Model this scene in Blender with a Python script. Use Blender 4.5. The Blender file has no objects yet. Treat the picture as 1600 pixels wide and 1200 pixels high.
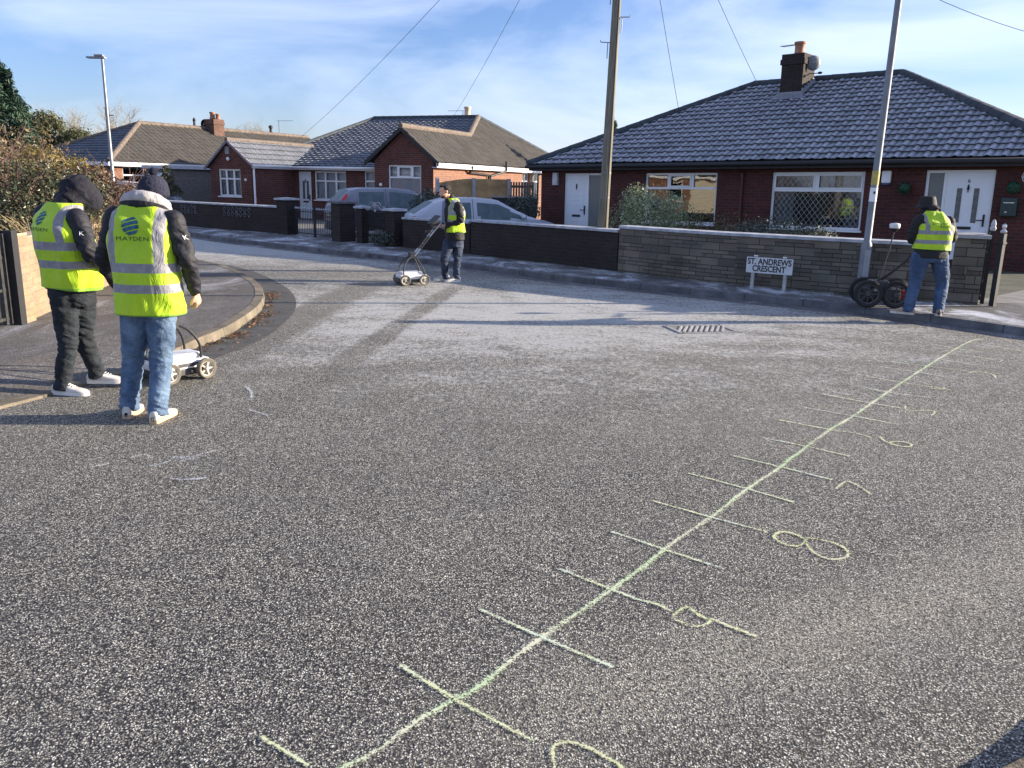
import bpy, bmesh, math, random, json
import numpy as np
from mathutils import Vector, Matrix, noise
from mathutils.bvhtree import BVHTree
R = math.radians
scene = bpy.context.scene
C = scene.collection
random.seed(7)
rng = np.random.default_rng(11)

# ------------------------------------------------------------------ camera, sky, sun, exposure
PITCH, ROLL, FPX, CAM_H = (0.236370775767877, 0.02099691381656299, 1295.0, 1.66)
cam_d = bpy.data.cameras.new('camera')
cam = bpy.data.objects.new('camera', cam_d); C.objects.link(cam)
cam_d.sensor_width = 36.0
cam_d.lens = FPX / 1600 * 36.0
cam_d.clip_end = 2000
cam_d.clip_start = 0.05
Fv = Vector((0, math.cos(PITCH), -math.sin(PITCH)))
R0 = Vector((1, 0, 0)); U0 = R0.cross(Fv)
cr, sr = math.cos(ROLL), math.sin(ROLL)
Rv = R0 * cr + U0 * sr; Uv = -R0 * sr + U0 * cr
m = Matrix((Rv, Uv, -Fv)).transposed().to_4x4()
m.translation = Vector((0, 0, CAM_H))
cam.matrix_world = m
scene.camera = cam

SUN_AZ = 82.0     # degrees clockwise from +Y (to the right of the view)
SUN_EL = 13.5
w = bpy.data.worlds.new('World'); scene.world = w; w.use_nodes = True
nt = w.node_tree; nt.nodes.clear()
def wn(t, **k):
    n = nt.nodes.new(t)
    for a, b in k.items(): setattr(n, a, b)
    return n
sky = wn('ShaderNodeTexSky', sky_type='NISHITA', sun_disc=False, sun_elevation=R(SUN_EL), sun_rotation=R(SUN_AZ),
         air_density=1.0, dust_density=0.6, ozone_density=4.0, altitude=100)
geo = wn('ShaderNodeTexCoord')
mp = wn('ShaderNodeMapping'); mp.inputs['Rotation'].default_value = (R(6), R(-14), R(20)); mp.inputs['Scale'].default_value = (1.1, 1.5, 4.6)
nz = wn('ShaderNodeTexNoise'); nz.inputs['Scale'].default_value = 1.7; nz.inputs['Detail'].default_value = 7; nz.inputs['Roughness'].default_value = 0.55; nz.inputs['Distortion'].default_value = 0.7
rp = wn('ShaderNodeValToRGB'); rp.color_ramp.elements[0].position = 0.38; rp.color_ramp.elements[0].color = (0, 0, 0, 1); rp.color_ramp.elements[1].position = 0.74; rp.color_ramp.elements[1].color = (.66, .66, .66, 1)
mx = wn('ShaderNodeMix', data_type='RGBA'); mx.inputs['B'].default_value = (6.0, 6.5, 7.8, 1)
tint = wn('ShaderNodeMix', data_type='RGBA', blend_type='MULTIPLY'); tint.inputs['Factor'].default_value = 1.0; tint.inputs['B'].default_value = (1.02, 0.93, 1.12, 1)
bg = wn('ShaderNodeBackground'); bg.inputs['Strength'].default_value = 0.084
ow = wn('ShaderNodeOutputWorld')
L = nt.links.new
L(geo.outputs['Generated'], mp.inputs['Vector']); L(mp.outputs[0], nz.inputs['Vector']); L(nz.outputs[0], rp.inputs[0])
L(sky.outputs[0], tint.inputs['A']); L(tint.outputs['Result'], mx.inputs['A']); L(rp.outputs[0], mx.inputs['Factor']); L(mx.outputs['Result'], bg.inputs['Color']); L(bg.outputs[0], ow.inputs[0])

sd = bpy.data.lights.new('sun', 'SUN'); sd.energy = 5.0; sd.angle = R(0.5); sd.color = (1.0, 0.86, 0.68)
so = bpy.data.objects.new('sun', sd); C.objects.link(so)
sdir = Vector((math.sin(R(SUN_AZ)) * math.cos(R(SUN_EL)), math.cos(R(SUN_AZ)) * math.cos(R(SUN_EL)), math.sin(R(SUN_EL))))
so.rotation_euler = (-sdir).to_track_quat('-Z', 'Y').to_euler()
so.location = sdir * 60
vs = scene.view_settings
vs.view_transform = 'Standard'; vs.look = 'None'; vs.gamma = 1; vs.use_curve_mapping = False
vs.exposure = 1.32

# ------------------------------------------------------------------ naming helpers
def tag(o, label=None, cat=None, group=None, kind=None):
    if label: o['label'] = label
    if cat: o['category'] = cat
    if group: o['group'] = group
    if kind: o['kind'] = kind
    return o
def empty(name, loc=(0, 0, 0), rot=(0, 0, 0), label=None, cat=None, group=None):
    o = bpy.data.objects.new(name, None); C.objects.link(o)
    o.location = loc; o.rotation_euler = rot
    return tag(o, label, cat, group)
def link_mesh(name, me, mats=(), parent=None, smooth=False):
    for mm in mats: me.materials.append(mm)
    if smooth:
        me.polygons.foreach_set('use_smooth', [True] * len(me.polygons))
    me.update()
    o = bpy.data.objects.new(name, me); C.objects.link(o)
    if parent: o.parent = parent
    return o
def copy_tree(o, parent=None):
    c = o.copy(); C.objects.link(c); c.parent = parent
    for ch in o.children: copy_tree(ch, c)
    return c

class MB:
    """collects shapes into one mesh"""
    def __init__(s): s.v = []; s.f = []; s.uv = []; s.mi = []
    def face(s, pts, uv=None, mi=0):
        b = len(s.v); s.v += [tuple(p) for p in pts]; s.f.append(tuple(range(b, b + len(pts))))
        s.uv.append(uv); s.mi.append(mi)
    def box(s, c, size, rot=0.0, mi=0, M=None):
        hx, hy, hz = size[0] / 2, size[1] / 2, size[2] / 2
        P = [Vector((x, y, z)) for x in (-hx, hx) for y in (-hy, hy) for z in (-hz, hz)]
        if M is None: M = Matrix.Rotation(rot, 3, 'Z')
        b = len(s.v); s.v += [tuple(M @ p + Vector(c)) for p in P]
        for f in ((0, 1, 3, 2), (4, 6, 7, 5), (0, 4, 5, 1), (2, 3, 7, 6), (0, 2, 6, 4), (1, 5, 7, 3)):
            s.f.append(tuple(b + i for i in f)); s.uv.append(None); s.mi.append(mi)
        return s
    def bx(s, x0, x1, y0, y1, z0, z1, mi=0):
        return s.box(((x0 + x1) / 2, (y0 + y1) / 2, (z0 + z1) / 2), (x1 - x0, y1 - y0, z1 - z0), 0, mi)
    def tube(s, pts, rad, n=10, mi=0, cap=True, flat=None):
        pts = [Vector(p) for p in pts]
        if not hasattr(rad, '__len__'): rad = [rad] * len(pts)
        b = len(s.v); prev = None
        for i, p in enumerate(pts):
            t = (pts[min(i + 1, len(pts) - 1)] - pts[max(i - 1, 0)])
            if t.length < 1e-9: t = Vector((0, 0, 1))
            t.normalize()
            if prev is None:
                a = Vector((0, 0, 1)) if abs(t.z) < .9 else Vector((1, 0, 0))
                u = t.cross(a).normalized()
            else:
                u = (prev - t * prev.dot(t))
                u = u.normalized() if u.length > 1e-6 else t.orthogonal().normalized()
            prev = u; v = t.cross(u)
            ra = rad[i]; ra, rb = ra if hasattr(ra, '__len__') else (ra, ra)
            for k in range(n):
                th = 2 * math.pi * k / n
                s.v.append(tuple(p + u * math.cos(th) * ra + v * math.sin(th) * rb))
        for i in range(len(pts) - 1):
            for k in range(n):
                k2 = (k + 1) % n
                s.f.append((b + i * n + k, b + i * n + k2, b + (i + 1) * n + k2, b + (i + 1) * n + k)); s.uv.append(None); s.mi.append(mi)
        if cap:
            s.f.append(tuple(b + k for k in reversed(range(n)))); s.uv.append(None); s.mi.append(mi)
            e = b + (len(pts) - 1) * n
            s.f.append(tuple(e + k for k in range(n))); s.uv.append(None); s.mi.append(mi)
        return s
    def ball(s, c, r, nu=16, nv=10, M=None, mi=0, z0=-1.0):
        rx, ry, rz = r if hasattr(r, '__len__') else (r, r, r)
        M = M or Matrix.Identity(3); b = len(s.v); c = Vector(c)
        for j in range(nv + 1):
            ph = math.pi * j / nv
            for i in range(nu):
                th = 2 * math.pi * i / nu
                z = max(-math.cos(ph), z0)
                s.v.append(tuple(c + M @ Vector((rx * math.sin(ph) * math.cos(th), ry * math.sin(ph) * math.sin(th), rz * z))))
        for j in range(nv):
            for i in range(nu):
                i2 = (i + 1) % nu
                s.f.append((b + j * nu + i, b + j * nu + i2, b + (j + 1) * nu + i2, b + (j + 1) * nu + i)); s.uv.append(None); s.mi.append(mi)
        return s
    def lathe(s, prof, c=(0, 0, 0), axis='Z', n=24, mi=0):
        b = len(s.v); c = Vector(c)
        for r, h in prof:
            for k in range(n):
                th = 2 * math.pi * k / n
                a, d = r * math.cos(th), r * math.sin(th)
                p = {'Z': (a, d, h), 'X': (h, a, d), 'Y': (a, h, d)}[axis]
                s.v.append(tuple(c + Vector(p)))
        for i in range(len(prof) - 1):
            for k in range(n):
                k2 = (k + 1) % n
                s.f.append((b + i * n + k, b + i * n + k2, b + (i + 1) * n + k2, b + (i + 1) * n + k)); s.uv.append(None); s.mi.append(mi)
        return s
    def build(s, name, mats, parent=None, smooth=False, bevel=0, uvbox=True):
        if not isinstance(mats, (list, tuple)): mats = [mats]
        me = bpy.data.meshes.new(name); me.from_pydata(s.v, [], s.f)
        me.polygons.foreach_set('material_index', s.mi)
        ul = me.uv_layers.new(name='UVMap')
        for p, u in zip(me.polygons, s.uv):
            if u is not None:
                for li, q in zip(p.loop_indices, u): ul.data[li].uv = q
            elif uvbox:
                nn = p.normal
                if abs(nn.z) > .75:
                    for li in p.loop_indices:
                        co = me.vertices[me.loops[li].vertex_index].co; ul.data[li].uv = (co.x, co.y)
                else:
                    t = Vector((-nn.y, nn.x, 0)); t = t.normalized() if t.length > 1e-6 else Vector((1, 0, 0))
                    for li in p.loop_indices:
                        co = me.vertices[me.loops[li].vertex_index].co; ul.data[li].uv = (co.dot(t), co.z)
        if bevel > 0:
            bm = bmesh.new(); bm.from_mesh(me)
            bmesh.ops.remove_doubles(bm, verts=bm.verts, dist=1e-5)
            ed = [e for e in bm.edges if len(e.link_faces) == 2 and e.calc_face_angle(0) > .6]
            bmesh.ops.bevel(bm, geom=ed, offset=bevel, segments=2, affect='EDGES', profile=.6)
            bm.to_mesh(me); bm.free()
        return link_mesh(name, me, mats, parent, smooth)

def catmull(pts, k=6):
    P = [np.array(p, float) for p in pts]; out = []
    for i in range(len(P) - 1):
        p0, p1, p2, p3 = P[max(i - 1, 0)], P[i], P[i + 1], P[min(i + 2, len(P) - 1)]
        for j in range(k):
            t = j / k
            out.append(.5 * (2 * p1 + (p2 - p0) * t + (2 * p0 - 5 * p1 + 4 * p2 - p3) * t * t + (3 * p1 - p0 - 3 * p2 + p3) * t ** 3))
    out.append(P[-1]); return out

# ------------------------------------------------------------------ materials
class NT:
    def __init__(s, name):
        s.m = bpy.data.materials.new(name); s.m.use_nodes = True; s.t = s.m.node_tree; s.t.nodes.clear()
        s.out = s.n('ShaderNodeOutputMaterial'); s.b = s.n('ShaderNodeBsdfPrincipled'); s.l(s.b.outputs[0], s.out.inputs[0])
        s.tc = s.n('ShaderNodeTexCoord')
    def n(s, t, **k):
        x = s.t.nodes.new(t)
        for a, b in k.items(): setattr(x, a, b)
        return x
    def l(s, a, b): s.t.links.new(a, b)
    def val(s, sock, v):
        if hasattr(v, 'is_linked') or isinstance(v, bpy.types.NodeSocket): s.l(v, sock)
        else: sock.default_value = v
    def noise(s, scale, detail=3, rough=.5, vec=None, dist=0, out=0):
        x = s.n('ShaderNodeTexNoise'); x.inputs['Scale'].default_value = scale; x.inputs['Detail'].default_value = detail
        x.inputs['Roughness'].default_value = rough; x.inputs['Distortion'].default_value = dist
        s.l(vec or s.tc.outputs['Object'], x.inputs['Vector']); return x.outputs[out]
    def voro(s, scale, vec=None, feature='F1', out='Distance', rnd=1):
        x = s.n('ShaderNodeTexVoronoi', feature=feature); x.inputs['Scale'].default_value = scale; x.inputs['Randomness'].default_value = rnd
        s.l(vec or s.tc.outputs['Object'], x.inputs['Vector']); return x.outputs[out]
    def ramp(s, fac, stops, interp='LINEAR'):
        x = s.n('ShaderNodeValToRGB'); cr_ = x.color_ramp; cr_.interpolation = interp
        while len(cr_.elements) < len(stops): cr_.elements.new(.5)
        for e, (p, c) in zip(cr_.elements, stops):
            e.position = p; e.color = (c, c, c, 1) if not hasattr(c, '__len__') else (*c, 1)
        s.l(fac, x.inputs[0]); return x.outputs[0]
    def mix(s, fac, a, b, mode='MIX'):
        x = s.n('ShaderNodeMix', data_type='RGBA', blend_type=mode)
        s.val(x.inputs['Factor'], fac)
        for k, v in (('A', a), ('B', b)):
            if isinstance(v, bpy.types.NodeSocket): s.l(v, x.inputs[k])
            else: x.inputs[k].default_value = (v, v, v, 1) if not hasattr(v, '__len__') else (*v, 1)
        return x.outputs['Result']
    def math(s, op, a, b=0, c=None, clamp=False):
        x = s.n('ShaderNodeMath', operation=op, use_clamp=clamp)
        s.val(x.inputs[0], a); s.val(x.inputs[1], b)
        if c is not None: s.val(x.inputs[2], c)
        return x.outputs[0]
    def sep(s, vec):
        x = s.n('ShaderNodeSeparateXYZ'); s.l(vec, x.inputs[0]); return x.outputs
    def comb(s, a, b, c=0):
        x = s.n('ShaderNodeCombineXYZ'); s.val(x.inputs[0], a); s.val(x.inputs[1], b); s.val(x.inputs[2], c); return x.outputs[0]
    def mapv(s, vec, scale=(1, 1, 1), rot=(0, 0, 0), loc=(0, 0, 0)):
        x = s.n('ShaderNodeMapping'); x.inputs['Scale'].default_value = scale; x.inputs['Rotation'].default_value = rot; x.inputs['Location'].default_value = loc
        s.l(vec, x.inputs[0]); return x.outputs[0]
    def bump(s, h, strength=.3, dist=.01, prev=None):
        x = s.n('ShaderNodeBump'); x.inputs['Strength'].default_value = strength; x.inputs['Distance'].default_value = dist
        s.l(h, x.inputs['Height'])
        if prev: s.l(prev, x.inputs['Normal'])
        return x.outputs[0]
    def set(s, color=None, rough=None, normal=None, **k):
        if color is not None: s.val(s.b.inputs['Base Color'], color if isinstance(color, bpy.types.NodeSocket) else (*color, 1))
        if rough is not None: s.val(s.b.inputs['Roughness'], rough)
        if normal is not None: s.l(normal, s.b.inputs['Normal'])
        for a, b in k.items(): s.val(s.b.inputs[a.replace('_', ' ')], b)
        return s.m
_mc = {}
def M_simple(name, col, rough=.6, var=.18, vs=6, bump=0, bs=60, bd=.004, **k):
    if name in _mc: return _mc[name]
    t = NT(name)
    n = t.noise(vs, 4)
    c = t.mix(t.ramp(n, [(.3, 0), (.7, 1)]), [x * (1 - var) for x in col], [min(1, x * (1 + var)) for x in col])
    nr = t.bump(t.noise(bs, 4), bump, bd) if bump else None
    _mc[name] = t.set(c, rough, nr, **k); return _mc[name]
def M_brick(name, c1, c2, mortar, bw=.225, rh=.075, ms=.01, dirt=.35, frost=0, seed=0):
    t = NT(name); uv = t.mapv(t.tc.outputs['UV'], loc=(seed, seed * .3, 0))
    b = t.n('ShaderNodeTexBrick'); b.offset = .5
    for k, v in (('Scale', 1.0), ('Brick Width', bw), ('Row Height', rh), ('Mortar Size', ms), ('Mortar Smooth', .3), ('Bias', 0.0)): b.inputs[k].default_value = v
    b.inputs['Color1'].default_value = (*c1, 1); b.inputs['Color2'].default_value = (*c2, 1); b.inputs['Mortar'].default_value = (*mortar, 1)
    t.l(uv, b.inputs['Vector'])
    c = t.mix(t.ramp(t.noise(1.3, 5), [(.35, dirt), (.6, 0)]), b.outputs['Color'], [x * .35 for x in c1])
    c = t.mix(.5, c, t.ramp(t.noise(26, 3), [(.2, .35), (.8, 1.0)]), 'MULTIPLY')
    c = t.mix(.22, c, t.noise(7, 3, out=1), 'OVERLAY')
    h = t.math('ADD', t.math('MULTIPLY', b.outputs['Fac'], -1), t.math('MULTIPLY', t.noise(60, 3), .35))
    return t.set(c, .88, t.bump(h, .8, .012))
def seg_mask(t, P, a, b, width, soft=.5):
    """1 near the segment a-b on the ground, 0 away from it"""
    ax, ay = a; bx_, by_ = b; L_ = math.hypot(bx_ - ax, by_ - ay); ux, uy = (bx_ - ax) / L_, (by_ - ay) / L_
    dx = t.math('SUBTRACT', P[0], ax); dy = t.math('SUBTRACT', P[1], ay)
    al = t.math('ADD', t.math('MULTIPLY', dx, ux), t.math('MULTIPLY', dy, uy))
    ac = t.math('ABSOLUTE', t.math('SUBTRACT', t.math('MULTIPLY', dx, uy), t.math('MULTIPLY', dy, ux)))
    m1 = t.math('SUBTRACT', 1.0, t.math('DIVIDE', t.math('SUBTRACT', ac, width * (1 - soft)), width * soft), clamp=True)
    m2 = t.math('MULTIPLY', t.math('MULTIPLY', al, 1.0, clamp=False), .9, clamp=True)
    m3 = t.math('MULTIPLY', t.math('SUBTRACT', L_, al), .9, clamp=True)
    return t.math('MULTIPLY', m1, t.math('MULTIPLY', m2, m3))
def arc_mask(t, P, c, r, width):
    dx = t.math('SUBTRACT', P[0], c[0]); dy = t.math('SUBTRACT', P[1], c[1])
    d = t.math('SQRT', t.math('ADD', t.math('MULTIPLY', dx, dx), t.math('MULTIPLY', dy, dy)))
    ac = t.math('ABSOLUTE', t.math('SUBTRACT', d, r))
    return t.math('SUBTRACT', 1.0, t.math('DIVIDE', ac, width), clamp=True)
def M_asphalt():
    t = NT('asphalt'); O = t.tc.outputs['Object']; P = t.sep(O)
    st = t.n('ShaderNodeTexVoronoi', feature='F1'); st.inputs['Scale'].default_value = 128
    wv = t.n('ShaderNodeVectorMath', operation='ADD'); t.l(O, wv.inputs[0])
    wv2 = t.n('ShaderNodeVectorMath', operation='SCALE'); t.l(t.noise(26, 2, out=1), wv2.inputs[0]); wv2.inputs['Scale'].default_value = .03; t.l(wv2.outputs[0], wv.inputs[1]); t.l(wv.outputs[0], st.inputs['Vector'])
    colr = t.sep(st.outputs['Color'])
    stone = t.ramp(colr[0], [(0, (.105, .101, .086)), (.3, (.235, .227, .195)), (.6, (.46, .445, .385)), (.85, (.70, .68, .60)), (1, (.86, .84, .75))])
    stone = t.mix(.3, stone, t.mix(colr[1], (.16, .10, .085), (.07, .10, .13)), 'OVERLAY')
    gap = t.ramp(st.outputs['Distance'], [(.30, 0), (.62, 1)])
    c = t.mix(gap, stone, (.018, .018, .019))
    c = t.mix(t.math('MULTIPLY', tr0, .35), c, (.05, .048, .045)) if False else c
    # broad tone changes of the old surface
    c = t.mix(.5, c, t.ramp(t.noise(38, 4, .7), [(.32, .55), (.68, 1.4)]), 'MULTIPLY')
    c = t.mix(.4, c, t.ramp(t.noise(3.5, 7, .7), [(.3, .7), (.7, 1.25)]), 'MULTIPLY')
    c = t.mix(.5, c, t.ramp(t.noise(.5, 5, .6), [(.3, .8), (.7, 1.2)]), 'MULTIPLY')
    dust = t.mix(t.ramp(t.noise(.33, 4, vec=t.mapv(O, loc=(9, 4, 0))), [(.45, 0), (.7, .22)]), c, (.24, .22, .17))
    c = dust
    # frost: strongest in the middle of the junction, thin towards the camera
    dx = t.math('DIVIDE', t.math('SUBTRACT', P[0], .2), 7.0); dy = t.math('DIVIDE', t.math('SUBTRACT', P[1], 11.0), 5.6)
    rad = t.math('SQRT', t.math('ADD', t.math('MULTIPLY', dx, dx), t.math('MULTIPLY', dy, dy)))
    zone = t.math('POWER', t.math('MULTIPLY', t.math('SUBTRACT', 1.75, rad, clamp=False), .57, clamp=True), 1.25)
    far = t.math('MULTIPLY', t.math('SUBTRACT', P[1], 12.0), .12, clamp=True)
    zone = t.math('MAXIMUM', zone, far)
    near = t.math('SUBTRACT', 1.0, t.math('DIVIDE', t.math('SUBTRACT', P[1], 2.2), 2.6), clamp=True)
    zone = t.math('MAXIMUM', zone, t.math('MULTIPLY', near, .12))
    zone = t.math('ADD', zone, .09)
    streak = t.noise(1.5, 8, .68, vec=t.mapv(O, scale=(.75, 1.1, 1), rot=(0, 0, R(-24))), dist=1.2)
    fz = t.math('MULTIPLY', zone, t.ramp(streak, [(.25, .55), (.75, 1.15)]))
    tr = seg_mask(t, P, (-2.35, 14.6), (-3.0, 4.6), .42)
    tr = t.math('MAXIMUM', tr, t.math('MULTIPLY', seg_mask(t, P, (-.9, 14.2), (-1.9, 4.6), .2), .7))
    tr = t.math('MAXIMUM', tr, t.math('MULTIPLY', arc_mask(t, P, (3.2, 2.6), 6.3, .28), .35))
    tr = t.math('MAXIMUM', tr, t.math('MULTIPLY', arc_mask(t, P, (2.6, -3.4), 11.5, .3), .4))
    tr = t.math('MAXIMUM', tr, t.math('MULTIPLY', arc_mask(t, P, (-9.0, 2.5), 12.1, .24), .3))
    tr = t.math('MAXIMUM', tr, t.math('MULTIPLY', arc_mask(t, P, (7.0, 13.5), 7.2, .22), .25))
    tr = t.math('MAXIMUM', tr, t.math('MULTIPLY', arc_mask(t, P, (7.4, 14.2), 9.4, .22), .2))
    tr = t.math('MAXIMUM', tr, t.math('MULTIPLY', arc_mask(t, P, (-1.0, -6.0), 16.2, .25), .45))
    tr = t.math('MULTIPLY', tr, t.ramp(t.noise(1.1, 3), [(.3, .45), (.65, 1)]))
    fz = t.math('MULTIPLY', fz, t.math('SUBTRACT', 1.0, t.math('MULTIPLY', tr, .65)))
    speck = t.math('ADD', t.math('MULTIPLY', t.noise(150, 2, .6), .45), t.math('ADD', t.math('MULTIPLY', t.math('SUBTRACT', t.noise(19, 7, .85, vec=t.mapv(O, scale=(1, .6, 1))), .5), 1.1), .275))
    thr = t.math('SUBTRACT', .75, t.math('MULTIPLY', fz, .52))
    fr = t.math('MULTIPLY', t.math('SUBTRACT', speck, thr), 7, clamp=True)
    fr = t.math('MULTIPLY', fr, t.math('SUBTRACT', 1.0, t.math('MULTIPLY', gap, .6)))
    c = t.mix(t.math('MULTIPLY', fr, .85), c, (.66, .665, .64))
    # gritty pale salt line that gathered by the near kerb
    gl = seg_mask(t, P, (-.6, 1.95), (4.4, 4.55), .42, .95)
    c = t.mix(t.math('MULTIPLY', gl, t.ramp(t.noise(60, 3), [(.42, 0), (.62, .5)])), c, (.46, .42, .33))
    # fine cracks
    ck = t.voro(.55, vec=t.n_warp(O, .8) if hasattr(t, 'n_warp') else O, feature='DISTANCE_TO_EDGE')
    ckm = t.math('MULTIPLY', t.ramp(ck, [(0, 1), (.009, 0)]), t.ramp(t.noise(.4, 2, vec=t.mapv(O, loc=(3, 1, 0))), [(.56, 0), (.66, .3)]))
    c = t.mix(ckm, c, (.04, .04, .04))
    h = t.math('ADD', t.math('MULTIPLY', st.outputs['Distance'], -1.0), t.math('MULTIPLY', t.noise(260, 2), .35))
    nr = t.bump(h, .6, .005)
    nr = t.bump(t.noise(3.0, 4), .25, .03, nr)
    return t.set(c, t.ramp(t.noise(2, 3), [(.3, .7), (.7, .92)]), nr)
def M_pave(name='pavement', frost=.5, warm=0.):
    t = NT(name); O = t.tc.outputs['Object']
    st = t.voro(120, out='Color'); sc = t.sep(st)[0]
    c = t.ramp(sc, [(0, (.04, .04, .042)), (.6, (.085 + warm, .08 + warm * .6, .078)), (1, (.2 + warm, .19 + warm * .6, .18))])
    c = t.mix(.5, c, t.ramp(t.noise(.8, 5), [(.3, .5), (.7, 1.2)]), 'MULTIPLY')
    z = t.ramp(t.noise(1.3, 9, .75, vec=t.mapv(O, scale=(1, .6, 1), rot=(0, 0, R(40))), dist=.7), [(.36, 0), (.66, frost)])
    fr = t.math('MULTIPLY', t.math('SUBTRACT', t.noise(140, 2, .6), t.math('SUBTRACT', .72, t.math('MULTIPLY', z, .34))), 8, clamp=True)
    c = t.mix(fr, c, (.6, .63, .68))
    return t.set(c, .85, t.bump(t.noise(150, 3), .5, .005))
def M_tile(name, base, frost, frost_col=(.50, .54, .62), lichen=None, along=.3):
    """uv = metres along the eaves, course number"""
    t = NT(name); uv = t.tc.outputs['UV']; S = t.sep(uv); O = t.tc.outputs['Object']
    fr_ = t.math('FRACT', S[1]); 
    cell = t.comb(t.math('FLOOR', t.math('DIVIDE', S[0], along)), t.math('FLOOR', S[1]))
    wn_ = t.n('ShaderNodeTexWhiteNoise', noise_dimensions='2D'); t.l(cell, wn_.inputs[0])
    c = t.mix(wn_.outputs[0], [x * .72 for x in base], [x * 1.3 for x in base])
    c = t.mix(t.ramp(t.noise(9, 5), [(.35, 0), (.7, .5)]), c, lichen or [x * 1.8 for x in base])
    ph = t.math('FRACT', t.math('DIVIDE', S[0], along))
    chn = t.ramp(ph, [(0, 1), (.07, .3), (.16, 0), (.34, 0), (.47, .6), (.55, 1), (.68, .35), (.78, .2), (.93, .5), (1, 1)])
    c = t.mix(t.math('MULTIPLY', chn, .55), c, [x * .3 for x in base])  # shading of the tile channels put into the colour
    g = t.ramp(t.noise(.7, 4), [(.25, .75), (.6, 1)])
    band = t.ramp(fr_, [(0, .0), (.06, .25), (.2, 1), (.85, 1), (1, .75)])
    spk = t.ramp(t.noise(70, 3, .7), [(.38, .15), (.6, 1)])
    g = t.math('MULTIPLY', g, t.ramp(t.noise(2.6, 5, .65, vec=t.mapv(O, loc=(5, 2, 1))), [(.32, .7), (.6, 1.1)]))
    f = t.math('MULTIPLY', t.math('MULTIPLY', g, band), t.math('MULTIPLY', spk, frost), clamp=True)
    f = t.math('MULTIPLY', f, t.math('SUBTRACT', 1.0, t.math('MULTIPLY', chn, .75)))
    f = t.math('MULTIPLY', f, t.math('ADD', .85, t.math('MULTIPLY', wn_.outputs[0], .2)), clamp=True)
    c = t.mix(f, c, frost_col)
    return t.set(c, .85, t.bump(t.noise(45, 4), .4, .01))
def M_glass(name='window_glass', tint=(.62, .68, .72), refl=.05):
    t = NT(name); t.t.nodes.remove(t.b)
    g = t.n('ShaderNodeBsdfGlossy'); g.inputs['Roughness'].default_value = .02; g.inputs['Color'].default_value = (.9, .93, .95, 1)
    tr = t.n('ShaderNodeBsdfTransparent'); tr.inputs['Color'].default_value = (*tint, 1)
    fw = t.n('ShaderNodeFresnel'); fw.inputs['IOR'].default_value = 1.55
    nb = t.bump(t.noise(1.3, 2), .12, .02); t.l(nb, g.inputs['Normal'])
    ms = t.n('ShaderNodeMixShader'); t.l(t.math('ADD', fw.outputs[0], refl, clamp=True), ms.inputs[0]); t.l(tr.outputs[0], ms.inputs[1]); t.l(g.outputs[0], ms.inputs[2]); t.l(ms.outputs[0], t.out.inputs[0])
    return t.m
def M_leaf(name, cols, trans=.25, rough=.5, frost=0):
    t = NT(name)
    gi = t.n('ShaderNodeNewGeometry')
    stops = [(i / max(1, len(cols) - 1), c) for i, c in enumerate(cols)]
    c = t.ramp(gi.outputs['Random Per Island'], stops)
    c = t.mix(.35, c, t.ramp(t.noise(1.7, 3), [(.3, .5), (.7, 1.2)]), 'MULTIPLY')
    if frost: c = t.mix(t.ramp(t.noise(30, 3), [(.5, 0), (.62, frost)]), c, (.65, .7, .72))
    t.set(c, rough)
    t.b.inputs['Subsurface Weight'].default_value = 0
    tl = t.n('ShaderNodeBsdfTranslucent'); t.l(c, tl.inputs[0])
    ms = t.n('ShaderNodeMixShader'); ms.inputs[0].default_value = trans
    t.l(t.b.outputs[0], ms.inputs[1]); t.l(tl.outputs[0], ms.inputs[2]); t.l(ms.outputs[0], t.out.inputs[0])
    return t.m
def M_chalk(name, c1, c2, dens=.5):
    t = NT(name); O = t.tc.outputs['Object']; S = t.sep(t.tc.outputs['UV'])
    ed = t.math('ABSOLUTE', S[1])                         # 0 centre, 1 edge
    a = t.noise(115, 3, .7); b_ = t.noise(5, 3)
    thr = t.math('ADD', t.math('SUBTRACT', .74 - .32 * dens, t.math('MULTIPLY', b_, .25)), t.math('MULTIPLY', ed, .36))
    al = t.math('MULTIPLY', t.math('SUBTRACT', a, thr), 9, clamp=True)
    c = t.mix(t.ramp(t.noise(2.3, 3), [(.42, 0), (.58, 1)]), c1, c2)
    t.set(c, .95)
    t.l(t.math('MULTIPLY', al, .9), t.b.inputs['Alpha'])
    return t.m
def M_vest(name='hi_vis_fabric', B=(.155, .213, .29, .352, .128, .183), g=1.0):
    """uv: sideways metres, height above hem in metres"""
    t = NT(name); S = t.sep(t.tc.outputs['UV']); u = t.math('ABSOLUTE', S[0]); v = S[1]
    def band(x, a, b): return t.math('MULTIPLY', t.math('GREATER_THAN', x, a), t.math('LESS_THAN', x, b))
    s = t.math('MAXIMUM', band(v, B[0], B[1]), band(v, B[2], B[3]))
    s = t.math('MAXIMUM', s, t.math('MULTIPLY', band(u, B[4], B[5]), t.math('GREATER_THAN', v, (B[2] + B[3]) / 2)))
    c = t.mix(t.ramp(t.noise(5, 3), [(.3, 0), (.7, 1)]), (.38 * g, .60 * g, .008), (.46 * g, .68 * g, .012))
    tape = t.mix(t.ramp(t.noise(22, 4), [(.3, 0), (.7, 1)]), (.20, .20, .225), (.30, .30, .32))
    c = t.mix(s, c, tape)
    hem = t.math('LESS_THAN', v, .008)
    c = t.mix(hem, c, (.20, .42, .02))
    nb = t.bump(t.noise(7, 5, .62, vec=t.mapv(t.tc.outputs['Object'], scale=(1.2, 1.2, .6)), dist=.8), .8, .035)
    nb = t.bump(t.noise(320, 2), .12, .002, nb)
    t.set(c, .62, nb); t.b.inputs['Sheen Weight'].default_value = .15
    return t.m
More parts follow.
